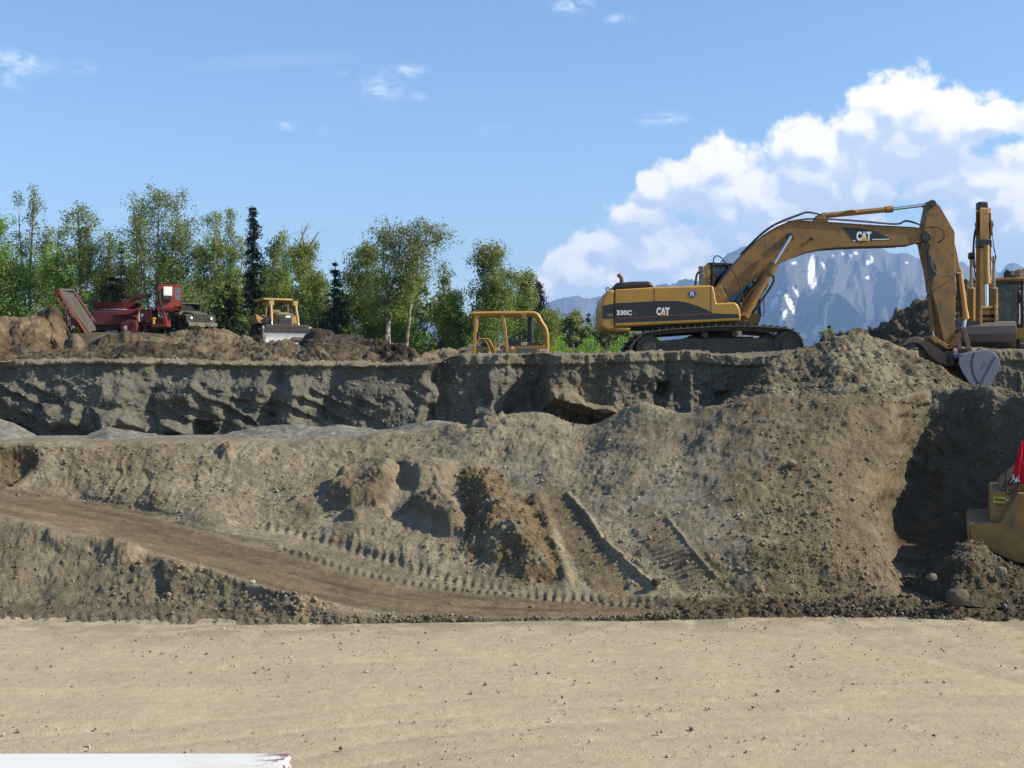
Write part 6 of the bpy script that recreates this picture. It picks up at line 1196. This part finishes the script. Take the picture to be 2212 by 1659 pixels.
lettering(rp2, '1-888-MICH-CAT', 2133, 2163, 1086, 1090, YL + .246, 'navy', 0.02); lettering(rp2, 'www.michigancat.com', 2135, 2160, 1092.5, 1095, YL + .246, 'grey', 0.0)
Lo('bumper_slot', MB().prism(ql([(2093.5,1136),(2099.5,1176),(2094,1172)], YL - .002), YL - .003, YL + .001), 'blk', parent=cwt)
Lo('grab_rail', MB().tube([PT(2190, 1042, YL + .1), PT(2180, 1054, YL + .1), PT(2170, 1064, YL + .1), PT(2163.5, 1060, YL + .1), PT(2162.5, 1040, YL + .1), PT(2162.5, 1013, YL + .1), PT(2168, 1002, YL + .1), PT(2202, 961, YL + .1), PT(2232, 925, YL + .1)], 0.023, 9, 3), 'blk', smooth=True)
sx_ = X(2335, YL + 1.4)
for (x, ) in ((sx_ + 0.35,), (sx_ + 3.55,)):
    for y in (YL + 0.28, YL + 2.42):
        wo = Lo('wheel', MB().cyl((x, y - .3, .78), (x, y + .3, .78), 0.80, n=36), 'rub', 0.08); Lo('rim', MB().cyl((x, y - .33, .78), (x, y + .33, .78), 0.40, n=24), 'yel', 0.02, parent=wo)
        tm = MB()
        for k in range(22):
            a = 2 * math.pi * k / 22; tm.box((x + math.cos(a) * .80, y, .78 + math.sin(a) * .80), (0.06, 0.55, 0.12), (0, -a, 0))
        Lo('tread', tm, 'rub', parent=wo)
Lo('rear_frame', MB().box((sx_ + 0.9, YL + 1.35, 1.15), (2.6, 1.2, 0.7)), 'yelboom', 0.04); Lo('front_frame', MB().box((sx_ + 3.3, YL + 1.35, 1.2), (1.8, 0.9, 0.9)), 'yelboom', 0.04)
cbx = Lo('cab', MB().box((sx_ + 1.75, YL + 1.35, 1.95), (1.5, 1.5, 0.5)).box((sx_ + 1.75, YL + 1.35, 3.38), (1.6, 1.6, 0.14)), 'yel', 0.05)
mb = MB()
for x in (-.7, .7):
    for y in (-.7, .7): mb.box((sx_ + 1.75 + x, YL + 1.35 + y, 2.75), (0.09, 0.09, 1.15))
Lo('cab_post', mb, 'blk', parent=cbx); Lo('window', MB().box((sx_ + 1.75, YL + .66, 2.75), (1.3, 0.015, 1.1)).box((sx_ + 1.75, YL + 2.04, 2.75), (1.3, 0.015, 1.1)), 'glass', parent=cbx)
mb = MB()
for y in (YL + .85, YL + 1.85): mb.prism([(sx_ + 2.9, 2.1), (sx_ + 3.1, 2.35), (sx_ + 4.6, 1.4), (sx_ + 5.2, 0.55), (sx_ + 5.0, 0.35), (sx_ + 4.4, 1.1)], y - .06, y + .06)
Lo('lift_arm', mb, 'yel', 0.02)
Lo('bucket', MB().prism([(sx_ + 4.9, 0.35), (sx_ + 4.95, 1.05), (sx_ + 5.15, 1.25), (sx_ + 5.2, 1.2), (sx_ + 5.05, 0.9), (sx_ + 5.1, 0.2), (sx_ + 6.1, 0.10), (sx_ + 6.1, 0.05), (sx_ + 5.1, 0.05)], YL - .1, YL + 2.8), 'rust', 0.01)
# red warning cloth tied to the rail
def cloth(name, corners, mat, nx=10, ny=14, amp=0.03, seed=0):
    c = [Vector(p) for p in corners]; vs = []; rnd = random.Random(seed)
    for j in range(ny + 1):
        for i in range(nx + 1):
            s_, t_ = i / nx, j / ny; p = c[0].lerp(c[1], s_).lerp(c[3].lerp(c[2], s_), t_)
            frg = (rnd.random() * 0.05 if j == ny else 0); vs.append((p.x, p.y + amp * math.sin(s_ * 9 + t_ * 3) * t_, p.z - frg))
    f_ = [(j * (nx + 1) + i, j * (nx + 1) + i + 1, (j + 1) * (nx + 1) + i + 1, (j + 1) * (nx + 1) + i) for j in range(ny) for i in range(nx)]
    return vs, f_
mb = MB(); Yf = YL - 0.50
vs, f_ = cloth('', [PT(2206, 952, Yf), PT(2209, 952, Yf), PT(2226, 1028, Yf), PT(2186, 1030, Yf)], None); mb.add(vs, f_)
vs, f_ = cloth('', [PT(2205, 997, Yf - .05), PT(2240, 994, Yf - .05), PT(2238, 1041, Yf - .05), PT(2203, 1043, Yf - .05)], None, seed=3); mb.add(vs, f_)
fl_ = mb.build('warning_flag', M['flagd'], None, 0, True); tag(fl_, 'tattered bright red cloth flag tied to the rail of the wheel loader', 'flag')
sdm = fl_.modifiers.new('thick', 'SOLIDIFY'); sdm.thickness = 0.004
mb = MB(); rnd = random.Random(5)
for k in range(16):
    u = 2186 + rnd.random() * 22; v = 1030 + rnd.random() * 6; mb.tube([PT(u, v - 6, Yf - .01), PT(u + rnd.uniform(-3, 3), v + 4, Yf - .03), PT(u + rnd.uniform(-5, 5), v + rnd.uniform(4, 12), Yf - .02)], 0.004, 4, 2)
part(fl_, 'frayed_threads', mb, 'wht')
fl_2 = None

# ---- white painted steel beam in the near left corner
zt_ = 1.25; Yb = (H - zt_) * F / (1625 - CV); xr = (633 - CU) * Yb / F
bw = thing('barrier_beam', (-5.0, Yb - .3, 0), 'long white painted steel beam at the bottom left, rust showing at its chipped end', 'beam')
L_ = 9.0
m, n, b, o = new_mat('chipped_white_paint'); g_ = n.n('ShaderNodeNewGeometry'); p_ = g_.outputs['Position']; sp_ = n.n('ShaderNodeSeparateXYZ'); n.put(sp_.inputs[0], p_)
nearend = n.smooth(sp_.outputs[0], xr - 0.30, xr - 0.02); sc_ = n.noise(n.vec('MULTIPLY', p_, (1, 1, 1)), 11, 5, 0.65)
chip = n.math('MULTIPLY', n.smooth(sc_, 0.50, 0.53), nearend); st_ = n.smooth(n.noise(n.vec('MULTIPLY', p_, (0.9, 2.2, 1)), 1.2, 4, 0.6), 0.52, 0.68)
spk = n.smooth(n.noise(p_, 26, 3, 0.8), 0.70, 0.74)
c_ = n.mix(n.math('MULTIPLY', st_, 0.5), rgb(0.60, 0.60, 0.57), rgb(0.50, 0.46, 0.34)); c_ = n.mix(n.math('MULTIPLY', spk, 0.35), c_, rgb(0.35, 0.3, 0.25)); c_ = n.mix(chip, c_, rgb(0.17, 0.07, 0.07))
setp(n, b, Base_Color=c_, Roughness=0.45); M['beam'] = m
part(bw, 'top_rail', MB().box((xr - L_ / 2, Yb - 0.35, zt_ - 0.11), (L_, 0.70, 0.22)), 'beam', 0.035, seg=4)
for x in (xr - 0.6, xr - 3.4, xr - 6.2): part(bw, 'leg', MB().box((x, Yb - 0.35, (zt_ - 0.22) / 2), (0.22, 0.4, zt_ - 0.22)), 'beam', 0.01)
# ---- little wooden stake on the lip
sk = MB().box((X(1239, 35.3), 35.3, Z(759, 35.3)), (0.045, 0.04, 0.42)).build('survey_stake', M['wood'], None, 0.004); tag(sk, 'thin wooden survey stake on the lip right of the small bulldozer', 'stake')
# ---------------------------------------------------------------- trees
def quads(centers, size, cols, rng, flat=0.0, aspect=0.6, droop=0.0):
    """leaf-sized quads with random orientation; returns verts, faces, cols"""
    n = len(centers); a = rng.normal(size=(n, 3)); a[:, 2] -= droop; a /= np.linalg.norm(a, axis=1, keepdims=True)
    b = np.cross(a, rng.normal(size=(n, 3))); b /= np.linalg.norm(b, axis=1, keepdims=True)
    s = (size * rng.uniform(0.6, 1.35, n))[:, None]; a = a * s; b = b * s * aspect
    v = np.stack([centers - a * .5, centers + b * .5, centers + a * .5, centers - b * .5], 1).reshape(-1, 3)
    return v, np.arange(4 * n).reshape(n, 4), np.repeat(cols, 4, axis=0)
def interp_poly(pts, t):
    p = np.array(pts); L = np.concatenate([[0], np.cumsum(np.linalg.norm(np.diff(p, axis=0), axis=1))]); s = t * L[-1]
    return np.stack([np.interp(s, L, p[:, k]) for k in range(3)], -1)
GREENS = dict(fresh=(0.215, 0.315, 0.065), mid=(0.170, 0.255, 0.062), olive=(0.185, 0.205, 0.080), pale=(0.24, 0.265, 0.13), dark=(0.085, 0.125, 0.042), grey=(0.20, 0.205, 0.12))
def birch(label, u, vtop, wpx, Y=88.0, vbase=752, seed=1, stems=None, tone='mid', toptone=None, nbr=62, dens=1.0, t0=0.12, bare_top=0.0, shape=None, leaf=0.135, group='birches along the pit edge', cat='birch', trunk_r=0.13, airy=0.0, name='birch_tree'):
    rng = np.random.default_rng(seed); bx, bz = X(u, Y), plateau_z(np.array(X(u, Y)), np.array(Y)).item()
    root = thing(name, (bx, Y, bz), label, cat, group); H_ = Z(vtop, Y) - bz; Wd = 1.1 * wpx * Y / F
    if stems is None:
        k = rng.integers(2, 4); stems = []
        for i in range(k):
            top_u = u + rng.uniform(-.28, .28) * wpx * (i > 0); hh = 1.0 if i == 0 else rng.uniform(.72, .95)
            stems.append([(u + rng.uniform(-3, 3), vbase), (u + (top_u - u) * .3 + rng.uniform(-4, 4), vbase + (vtop - vbase) * hh * .4), (top_u + rng.uniform(-4, 4), vbase + (vtop - vbase) * hh * .75), (top_u, vbase + (vtop - vbase) * hh)])
    P3 = []
    for st in stems:
        yy = Y + rng.uniform(-.6, .6); P3.append([(X(a, Y), yy + (Y - yy) * (1 - i / 3), max(Z(b_, Y), bz - .3) if i else bz - .3) for i, (a, b_) in enumerate(st)])
    mb = MB()
    for i, p in enumerate(P3): mb.tube(p, (trunk_r * (1 if i == 0 else .75), 0.02), 7, 4)
    C_, S_, CC = [], [], []
    base = np.array(GREENS[tone]); top = np.array(GREENS[toptone or tone])
    for b_ in range(int(nbr)):
        p = P3[rng.integers(0, len(P3))] if b_ > 3 else P3[0]; t = t0 + (1 - t0) * rng.random() ** 0.85; o_ = interp_poly(p, np.array([t]))[0]
        hrel = (o_[2] - bz) / H_; prof = (shape or (lambda h: (0.62 + 0.75 * h - 1.25 * max(h - .45, 0) ** 1.1 - .9 * max(h - .8, 0))))(hrel)
        L = max(Wd * .5 * prof * rng.uniform(.45, 1.15), .35); az = rng.uniform(0, 2 * math.pi); el = R(rng.uniform(15, 60))
        d_ = np.array([math.cos(az) * math.cos(el), math.sin(az) * math.cos(el), math.sin(el)])
        pts = [o_, o_ + d_ * L * .45, o_ + d_ * L * .8 + np.array([0, 0, -.04 * L]), o_ + d_ * L * 1.02 + np.array([0, 0, -.22 * L])]
        mb.tube([tuple(q) for q in pts], (0.035 * (1.3 - hrel), 0.008), 4, 2)
        if hrel > 1 - bare_top and rng.random() < .9: continue
        m = int(dens * 185 * (0.35 + L / 2.0) * (1 - airy * hrel)); ncl = max(int(m / 9), 2)
        tc_ = rng.uniform(.25, 1.05, ncl); cc = interp_poly(pts, np.clip(tc_, 0, 1)) + rng.normal(size=(ncl, 3)) * np.array([.30, .30, .26]) * (0.4 + .35 * L)
        cc[:, 2] -= rng.random(ncl) * .28 * L
        idx = rng.integers(0, ncl, m); c3 = cc[idx] + rng.normal(size=(m, 3)) * np.array([.13, .13, .17])
        colb = base * (1 - hrel) + top * hrel; jit = rng.uniform(.74, 1.30, ncl)[idx][:, None] * rng.uniform(.92, 1.08, (m, 1)); hue = rng.normal(size=(ncl, 3))[idx] * .09 + 1
        C_.append(c3); S_.append(np.full(m, leaf)); CC.append(colb * jit * hue)
    tr = mb.build('trunk', M['birch'], root, smooth=True); c3 = np.concatenate(C_); c3[:, 2] = np.maximum(c3[:, 2], bz + .1)
    v, f, cl = quads(c3, np.concatenate(S_), np.clip(np.concatenate(CC), .005, .5), rng, droop=.4)
    fast_mesh('crown', v, f, M['leaf'], root, col=cl, smooth=False); return root
def spruce(label, u, vtop, wpx, Y=86.0, seed=1, col=(0.016, 0.030, 0.016), slim=False, dens=1.0, group='dark spruces among the birches', low=0.06, pw=0.9, name='spruce_tree'):
    rng = np.random.default_rng(seed); bx, bz = X(u, Y), plateau_z(np.array(X(u, Y)), np.array(Y)).item(); root = thing(name, (bx, Y, bz), label, 'spruce', group)
    H_ = Z(vtop, Y) - bz; Rm = wpx * Y / F / 2 * 1.3; mb = MB().tube([(bx, Y, bz - .3), (bx + rng.uniform(-.1, .1), Y, bz + H_ * .5), (bx, Y, bz + H_)], (0.14, 0.012), 7, 4)
    C_, CC = [], []; nw = int(H_ * 3.2)
    for w_ in range(nw):
        h = low + (1 - low) * (w_ + rng.uniform(-.3, .3)) / nw; z = bz + H_ * h; rr = Rm * max((1 - h), 0.02) ** pw * (1.0 if not slim else (1.0 if h < .6 else 1.25)) + .10
        for k in range(rng.integers(5, 8)):
            az = rng.uniform(0, 2 * math.pi); L = rr * rng.uniform(.55, 1.2); d_ = np.array([math.cos(az), math.sin(az), 0]); end = np.array([bx, Y, z]) + d_ * L + np.array([0, 0, -.32 * L + .05])
            mb.tube([(bx, Y, z), tuple((np.array([bx, Y, z]) + end) / 2 + np.array([0, 0, .03])), tuple(end)], (0.022, 0.006), 4, 1)
            m = int(dens * (12 + 46 * L)); t = rng.uniform(.12, 1.05, m)[:, None]; c = np.array([bx, Y, z]) * (1 - t) + end * t + rng.normal(size=(m, 3)) * np.array([.09, .09, .06]) * (0.6 + .6 * L); c[:, 2] -= rng.random(m) * .12 * (1 + L)
            C_.append(c); CC.append(np.array(col) * rng.uniform(.6, 1.7, (m, 1)) * (1 + rng.normal(size=(m, 3)) * .06))
    mb.build('trunk', M['sprucebark'], root, smooth=True); c3 = np.concatenate(C_)
    v, f, cl = quads(c3, np.full(len(c3), .15), np.clip(np.concatenate(CC), .003, .4), rng, aspect=.42, droop=.2); fast_mesh('crown', v, f, M['needle'], root, col=cl, smooth=False); return root
cone = lambda h: max(1.15 - 1.05 * h, .08)
# front row, left to right
birch('tall birch at the left edge of the picture, cut by the frame', -6, 478, 120, 86, seed=11, tone='mid', nbr=70)
birch('tallest birch on the left with a twin greyish pointed top', 62, 402, 118, 90, seed=12, tone='mid', toptone='grey', stems=[[(64,752),(66,600),(74,470),(76,402)],[(60,752),(50,620),(38,500),(36,422)],[(62,752),(85,640),(100,560),(112,505)]], nbr=105, airy=.35, shape=cone, t0=.1)
birch('bright green birch behind the conveyor belt of the red grinder', 128, 505, 84, 86, seed=13, tone='fresh', nbr=60)
birch('birch with a crooked two-pronged top above the conveyor head', 176, 440, 92, 86, seed=14, tone='fresh', toptone='olive', stems=[[(178,752),(172,620),(168,520),(165,442)],[(178,752),(184,620),(190,540),(201,462)]], nbr=80, airy=.2)
birch('low rounded birch right above the hopper of the red grinder', 232, 503, 72, 92, seed=15, tone='olive', nbr=50)
spruce('narrow black spruce top behind the left birches above the grinder arm', 262, 518, 44, 90, seed=16, col=(0.010, 0.018, 0.012))
spruce('broad drooping spruce directly above the hopper of the red grinder', 243, 592, 118, 86, seed=17, col=(0.030, 0.042, 0.020), dens=1.2, pw=.75)
birch('tall airy birch rising behind the red operator cab', 345, 415, 150, 86, seed=18, tone='mid', toptone='olive', stems=[[(336,752),(338,640),(342,520),(346,416)],[(340,752),(352,640),(376,520),(383,420)],[(334,752),(318,640),(300,540),(292,452)],[(340,752),(365,650),(392,560),(408,500)]], nbr=120, dens=.8, airy=.25, t0=.22)
birch('thin dark-stemmed birch left of the red operator cab', 296, 470, 60, 92, seed=19, tone='olive', nbr=44, dens=.7)
birch('birch with a pale twin crown above the green truck', 462, 466, 92, 86, seed=20, tone='fresh', toptone='pale', nbr=80)
birch('birch just left of the tall slim spruce', 500, 462, 74, 90, seed=21, tone='mid', toptone='pale', nbr=66, shape=cone)
birch('low hazy birch between the operator cab and the truck antenna', 412, 590, 90, 95, seed=22, tone='pale', nbr=44)
spruce('wide dark spruce behind the nose of the green truck', 490, 604, 108, 86, seed=23, col=(0.014, 0.027, 0.013), dens=1.3, pw=.7)
spruce('tall slim black spruce standing above all its neighbours', 547, 444, 46, 86, seed=24, col=(0.010, 0.020, 0.012), slim=True, dens=1.25, pw=.55, low=.30)
birch('light green birch directly above the dozer canopy', 604, 513, 66, 86, seed=25, tone='fresh', toptone='pale', nbr=70)
birch('slender birch between the slim spruce and the dozer canopy', 572, 560, 60, 92, seed=26, tone='mid', nbr=46)
birch('birch with a dead forked bare top right of the dozer canopy', 652, 492, 84, 83, seed=27, tone='fresh', toptone='olive', stems=[[(653,752),(656,640),(658,560),(651,488)],[(656,650),(658,575),(672,530),(690,502)],[(652,640),(655,580),(650,530),(668,484)]], nbr=84, bare_top=.20, trunk_r=.2, t0=.2)
birch('short drooping birch between the dead-topped birch and the small spruce', 688, 588, 52, 86, seed=28, tone='mid', toptone='pale', nbr=44)
spruce('neat conical blue-green spruce left of the forked birch', 725, 562, 84, 83, seed=29, col=(0.016, 0.034, 0.024), dens=1.25, pw=.95)
spruce('small dark spruce at the foot of the dead-topped birch', 700, 660, 60, 86, seed=30, col=(0.013, 0.026, 0.014))
birch('rounded birch left of the leaning forked trunks', 790, 520, 96, 87, seed=31, tone='mid', toptone='olive', nbr=90, shape=lambda h: 1.05 - .55 * max(h - .4, 0))
birch('big leaning birch with two pale forked trunks', 862, 490, 150, 83, seed=32, tone='mid', toptone='grey', stems=[[(829,752),(841,690),(852,660),(872,600),(880,580),(905,545),(932,492)],[(841,690),(836,672),(840,640),(850,605),(861,565),(864,500)],[(876,588),(900,552),(922,530),(948,520)],[(841,690),(838,640),(830,580),(828,510)]], nbr=130, dens=.85, airy=.3, t0=.3, trunk_r=.15)
birch('leafy birch bush at the foot of the forked birch', 868, 640, 110, 86, seed=33, tone='fresh', nbr=60, t0=.03, shape=cone)
birch('greyish birch with a thin leaning tip right of the forked birch', 958, 574, 66, 86, seed=34, tone='olive', toptone='grey', nbr=56, shape=cone, airy=.3)
birch('dark bushy birch left of the small bulldozer', 985, 636, 74, 84, seed=35, tone='dark', toptone='mid', nbr=60, t0=.05)
birch('tall full birch rising behind the small bulldozer', 1058, 541, 108, 84, seed=36, tone='mid', toptone='olive', stems=[[(1058,760),(1060,650),(1064,590),(1075,541)],[(1058,760),(1050,660),(1044,600),(1040,546)],[(1060,760),(1080,670),(1100,620),(1108,590)]], nbr=120, shape=lambda h: 1.25 - .75 * h)
birch('birch with a small pointed tip right behind the small bulldozer exhaust', 1140, 588, 84, 86, seed=37, tone='mid', toptone='pale', nbr=76, shape=lambda h: 1.4 - 1.1 * h)
spruce('black spruce crown poking out at the right end of the tall trees', 1160, 604, 46, 90, seed=38, col=(0.012, 0.022, 0.014), low=.5, slim=True, pw=.4)
birch('low spreading birch at the right end of the tall tree row', 1180, 668, 60, 84, seed=39, tone='fresh', toptone='olive', nbr=56, t0=.05, shape=lambda h: 1.3 - .6 * h)
# second, darker row seen between them
rr_ = random.Random(8)
BACK = ['back-row birch far left, behind the twin-topped birch', 'back-row birch behind the conveyor head', 'back-row birch behind the low rounded birch', 'back-row birch seen left of the airy birch', 'back-row birch behind the red operator cab',
        'back-row birch behind the truck antenna', 'back-row birch behind the wide dark spruce', 'back-row birch behind the slim spruce trunk', 'back-row birch behind the dozer canopy', 'back-row birch behind the dead-topped birch', 'back-row birch behind the conical spruce',
        'back-row birch behind the rounded birch', 'back-row birch behind the leaning forked trunks', 'back-row birch behind the greyish leaning birch', 'back-row birch behind the small bulldozer seat', 'back-row birch behind the small bulldozer exhaust']
for i, u in enumerate([20, 105, 205, 290, 368, 425, 505, 560, 622, 672, 745, 815, 900, 965, 1020, 1110]):
    birch(BACK[i], u, [560,570,580,560,560,620,600,610,590,610,640,590,600,650,660,640][i], 95, 98, seed=60 + i, tone=['mid', 'olive', 'dark'][i % 3], toptone=['olive', 'mid'][i % 2], nbr=40, dens=.6, group='second row of birches behind the first', t0=.05, leaf=.2)
# far low trees right of the tall row
for i, (u, vt, wp, tn, lb) in enumerate([(1210,694,46,'fresh','far low birch just right of the small bulldozer roll bar'), (1241,683,52,'pale','far birch with the rounded pale crown below the mountains'), (1296,700,44,'pale','far low birch right of the thin far spruce'), (1322,712,40,'fresh','far small birch below the excavator counterweight'), (1352,716,40,'pale','far small birch touching the excavator tracks'), (1266,712,40,'fresh','far small birch in front of the thin far spruce'), (1383,722,40,'fresh','far small birch behind the excavator tracks')]):
    birch(lb, u, vt, wp, 122, 752, seed=90 + i, tone='pale' if tn == 'pale' else 'fresh', toptone='pale', nbr=42, leaf=.26, dens=.8, t0=.03, group='far low birches right of the tall row', shape=lambda h: 1.2 - .5 * h)
spruce('thin far spruce standing between the low birches', 1271, 672, 16, 122, seed=97, col=(0.03, 0.05, 0.035), group=None, pw=.5)
spruce('tiny spruce tip peeping over the spoil pile ridge left of the stick', 1793, 699, 9, 110, seed=98, col=(0.03, 0.05, 0.03), group=None, pw=.4)
birch('small green bush top behind the spoil pile ridge', 1786, 712, 44, 108, 752, seed=99, tone='pale', nbr=30, leaf=.24, t0=.05, group=None, shape=cone)
# undergrowth
rng = np.random.default_rng(5); n_ = 24000; ux = rng.uniform(-140, 1210, n_); yy = rng.uniform(83.5, 101, n_); xx_ = (ux - CU) * yy / F; zg = plateau_z(xx_, yy)
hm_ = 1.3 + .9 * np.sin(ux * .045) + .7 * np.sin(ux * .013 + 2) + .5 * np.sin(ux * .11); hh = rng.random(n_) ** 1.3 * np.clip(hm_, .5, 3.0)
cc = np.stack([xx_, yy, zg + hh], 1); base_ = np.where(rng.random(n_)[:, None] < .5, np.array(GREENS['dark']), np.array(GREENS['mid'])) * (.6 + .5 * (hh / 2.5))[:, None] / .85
v, f, cl = quads(cc, np.full(n_, .26), np.clip(base_ * rng.uniform(.7, 1.3, (n_, 1)), .005, .4), rng); ug = fast_mesh('undergrowth', v, f, M['leaf'], None, col=cl, smooth=False); tag(ug, kind='stuff')
n_ = 14000; ux = rng.uniform(1185, 1480, n_); yy = rng.uniform(105, 128, n_); xx_ = (ux - CU) * yy / F; zg = plateau_z(xx_, yy); hh = rng.random(n_) ** 1.1 * (2.3 + .6 * np.sin(ux * .09))
v, f, cl = quads(np.stack([xx_, yy, zg + hh], 1), np.full(n_, .3), np.clip(np.array(GREENS['mid']) * rng.uniform(.7, 1.3, (n_, 1)), .005, .4), rng); ug = fast_mesh('undergrowth', v, f, M['leaf'], None, col=cl, smooth=False); tag(ug, kind='stuff')
# ---------------------------------------------------------------- stones and clods
def ico():
    bm = bmesh.new(); bmesh.ops.create_icosphere(bm, subdivisions=1, radius=1.0); v = np.array([p.co[:] for p in bm.verts]); f = np.array([[q.index for q in g_.verts] for g_ in bm.faces]); bm.free(); return v, f
IV, IF = ico()
def scatter(name, pts, sizes, cols, seed=1, sink=0.25):
    rng = np.random.default_rng(seed); n = len(pts); k = len(IV)
    sc3 = sizes[:, None] * rng.uniform(.6, 1.15, (n, 3)) * np.array([1, 1, .75]); th = rng.uniform(0, 6.28, n); c, s = np.cos(th), np.sin(th)
    v = IV[None] * (1 + rng.uniform(-.22, .22, (n, k, 1))); v = v * sc3[:, None]
    x = v[..., 0] * c[:, None] - v[..., 1] * s[:, None]; y = v[..., 0] * s[:, None] + v[..., 1] * c[:, None]
    tl = rng.normal(size=n)[:, None] * .35; z = v[..., 2] + x * tl
    v = np.stack([x, y, z], -1) + pts[:, None] + np.array([0, 0, 1]) * (sizes * (.5 - sink))[:, None, None]
    f = (IF[None] + (np.arange(n) * k)[:, None, None]).reshape(-1, 3)
    o = fast_mesh(name, v.reshape(-1, 3), f, M['stone'], None, col=np.repeat(cols, k, axis=0), smooth=False); tag(o, kind='stuff'); return o
rng = np.random.default_rng(77)
# gravel on the road
n_ = 4200; yy = 11.5 + 9 * rng.random(n_) ** .8; xx_ = rng.uniform(-.47, .47, n_) * yy
sz = 0.004 + 0.020 * rng.random(n_) ** 9 + 0.006 * rng.random(n_); keep = vnoise(np.stack([xx_ * .5, yy * 1.3, yy * 0], 1), 4) > -.35
colr = np.where(rng.random((n_, 1)) < .6, np.array([[.55, .48, .36]]), np.array([[.24, .20, .15]])) * rng.uniform(.7, 1.3, (n_, 1))
scatter('gravel', np.stack([xx_, yy, 0 * xx_ + .004], 1)[keep], sz[keep], colr[keep], 3)
A_, u0, v0, slope, leftbank, right, lump_y, strip, on_track = SLOPE
fl = A_.reshape(-1, 3); vis = ((u0 > -40) & (u0 < 2250) & (v0 < 1350)).ravel()
wgt = (0.25 + 0.9 * slope * (0.4 + .8 * right) + 1.6 * lump_y + 1.0 * leftbank + 0.6 * strip + 0.5 * sstep(v0, 1280, 1300) * right).ravel() * vis * (0.35 + sstep(fbm(fl * .9, oct=3, s=700), -.2, .3)) * (1 - .85 * on_track.ravel())
cdf = np.cumsum(wgt); cdf /= cdf[-1]
cf = COL.reshape(-1, 3)
n_ = 22000; ii = np.searchsorted(cdf, rng.random(n_)); sz = 0.006 + 0.014 * rng.random(n_) ** 2 + 0.045 * rng.random(n_) ** 14; br = rng.random((n_, 1))
cl_ = np.where(br < .94, cf[ii] * 1.05, np.array([[.36, .33, .26]])) * rng.uniform(.7, 1.2, (n_, 1)); scatter('clods', fl[ii], sz, cl_, 5)
for Pm, n_, s_, c_ in ((PU, 2600, .024, (.20, .165, .11)), (PH, 1300, .021, (.16, .13, .09)), (Wp, 6500, .019, (.42, .40, .33))):
    q = Pm.reshape(-1, 3); q = q[rng.integers(0, len(q), n_)]; m_ = (q[:, 0] > -16) & (q[:, 0] < 18.5); q = q[m_]; n_ = len(q)
    scatter('clods' if s_ > .02 else 'pebbles', q, s_ * (.5 + 1.6 * rng.random(n_) ** 3), np.array(c_)[None] * rng.uniform(.6, 1.4, (n_, 1)), 9)
# sizeable stones, each one its own thing
def boulder(label, u, v, Y, r, col, seed, flat=.8):
    bm = bmesh.new(); bmesh.ops.create_icosphere(bm, subdivisions=4, radius=1.0); vs = np.array([p.co[:] for p in bm.verts]); f = np.array([[q.index for q in g_.verts] for g_ in bm.faces]); bm.free()
    vs = vs * (1 + .26 * fbm(vs * 1.2 + seed, oct=5, s=seed, gain=.55))[:, None] * np.array([1.05, .95, flat]) * r; vs = vs + np.array(PT(u, v, Y))
    o = fast_mesh('stone', vs, f, M['stone'], None, col=np.broadcast_to(np.array(col), vs.shape)); tag(o, label, 'stone'); return o
def on_slope(u, v):
    d_ = (u0 - u) ** 2 + (v0 - v) ** 2; i = np.argmin(d_); return fl[i]
def st(label, u, v, r, col, seed, flat=.8):
    p = on_slope(u, v); Y = p[1]; boulder(label, CU + p[0] * F / Y, CV - (p[2] - H) * F / Y - 0.2 * r * F / Y, Y - r * .35, r, col, seed, flat)
boulder('largest dark brown boulder on the ground below the wheel loader', 2067, 1291, 20.15, .175, (.13, .105, .08), 1, .95)
boulder('rounded pale stone at the foot of the small heap, left of the loader', 2013, 1247, 21.0, .085, (.25, .21, .15), 2)
boulder('pale upright stone below the loader counterweight', 2163, 1235, 20.9, .085, (.26, .22, .15), 3, 1.1)
st('round stone alone high on the big right-hand slope', 1712, 1009, .085, (.30, .26, .19), 4)
st('small white stone on the near edge of the haul track', 545, 1260, .05, (.55, .50, .44), 5)
st('brown clod standing at the upper corner of the dozer cut', 1157, 1098, .075, (.13, .10, .07), 6, 1.2)
st('dark clod at the lower end of the long ridge beside the dozer track', 1418, 1272, .08, (.10, .08, .05), 7)
boulder('single pebble in the middle of the road, below the dozer tracks', 1186, 1455, 16.2, .028, (.28, .24, .19), 8)
boulder('pebble on the road left of the middle pebble', 1049, 1477, 15.6, .024, (.30, .26, .20), 9)
boulder('lone pebble near the bottom edge of the road right of centre', 1494, 1574, 13.6, .026, (.24, .21, .17), 10)
# ---------------------------------------------------------------- air
hm = bpy.data.materials.new('haze'); hm.use_nodes = True; hm.node_tree.nodes.clear(); n = NT(hm.node_tree)
o = n.n('ShaderNodeOutputMaterial'); pv = n.n('ShaderNodeVolumePrincipled'); n.put(o.inputs['Volume'], pv.outputs[0])
pv.inputs['Color'].default_value = rgb(0.36, 0.58, 1.0); pv.inputs['Density'].default_value = 0.00008; pv.inputs['Anisotropy'].default_value = 0.0
mb = MB(); mb.box((0, 5900, 644), (22000, 12600, 1294)); ho = mb.build('haze', hm); tag(ho, kind='stuff')
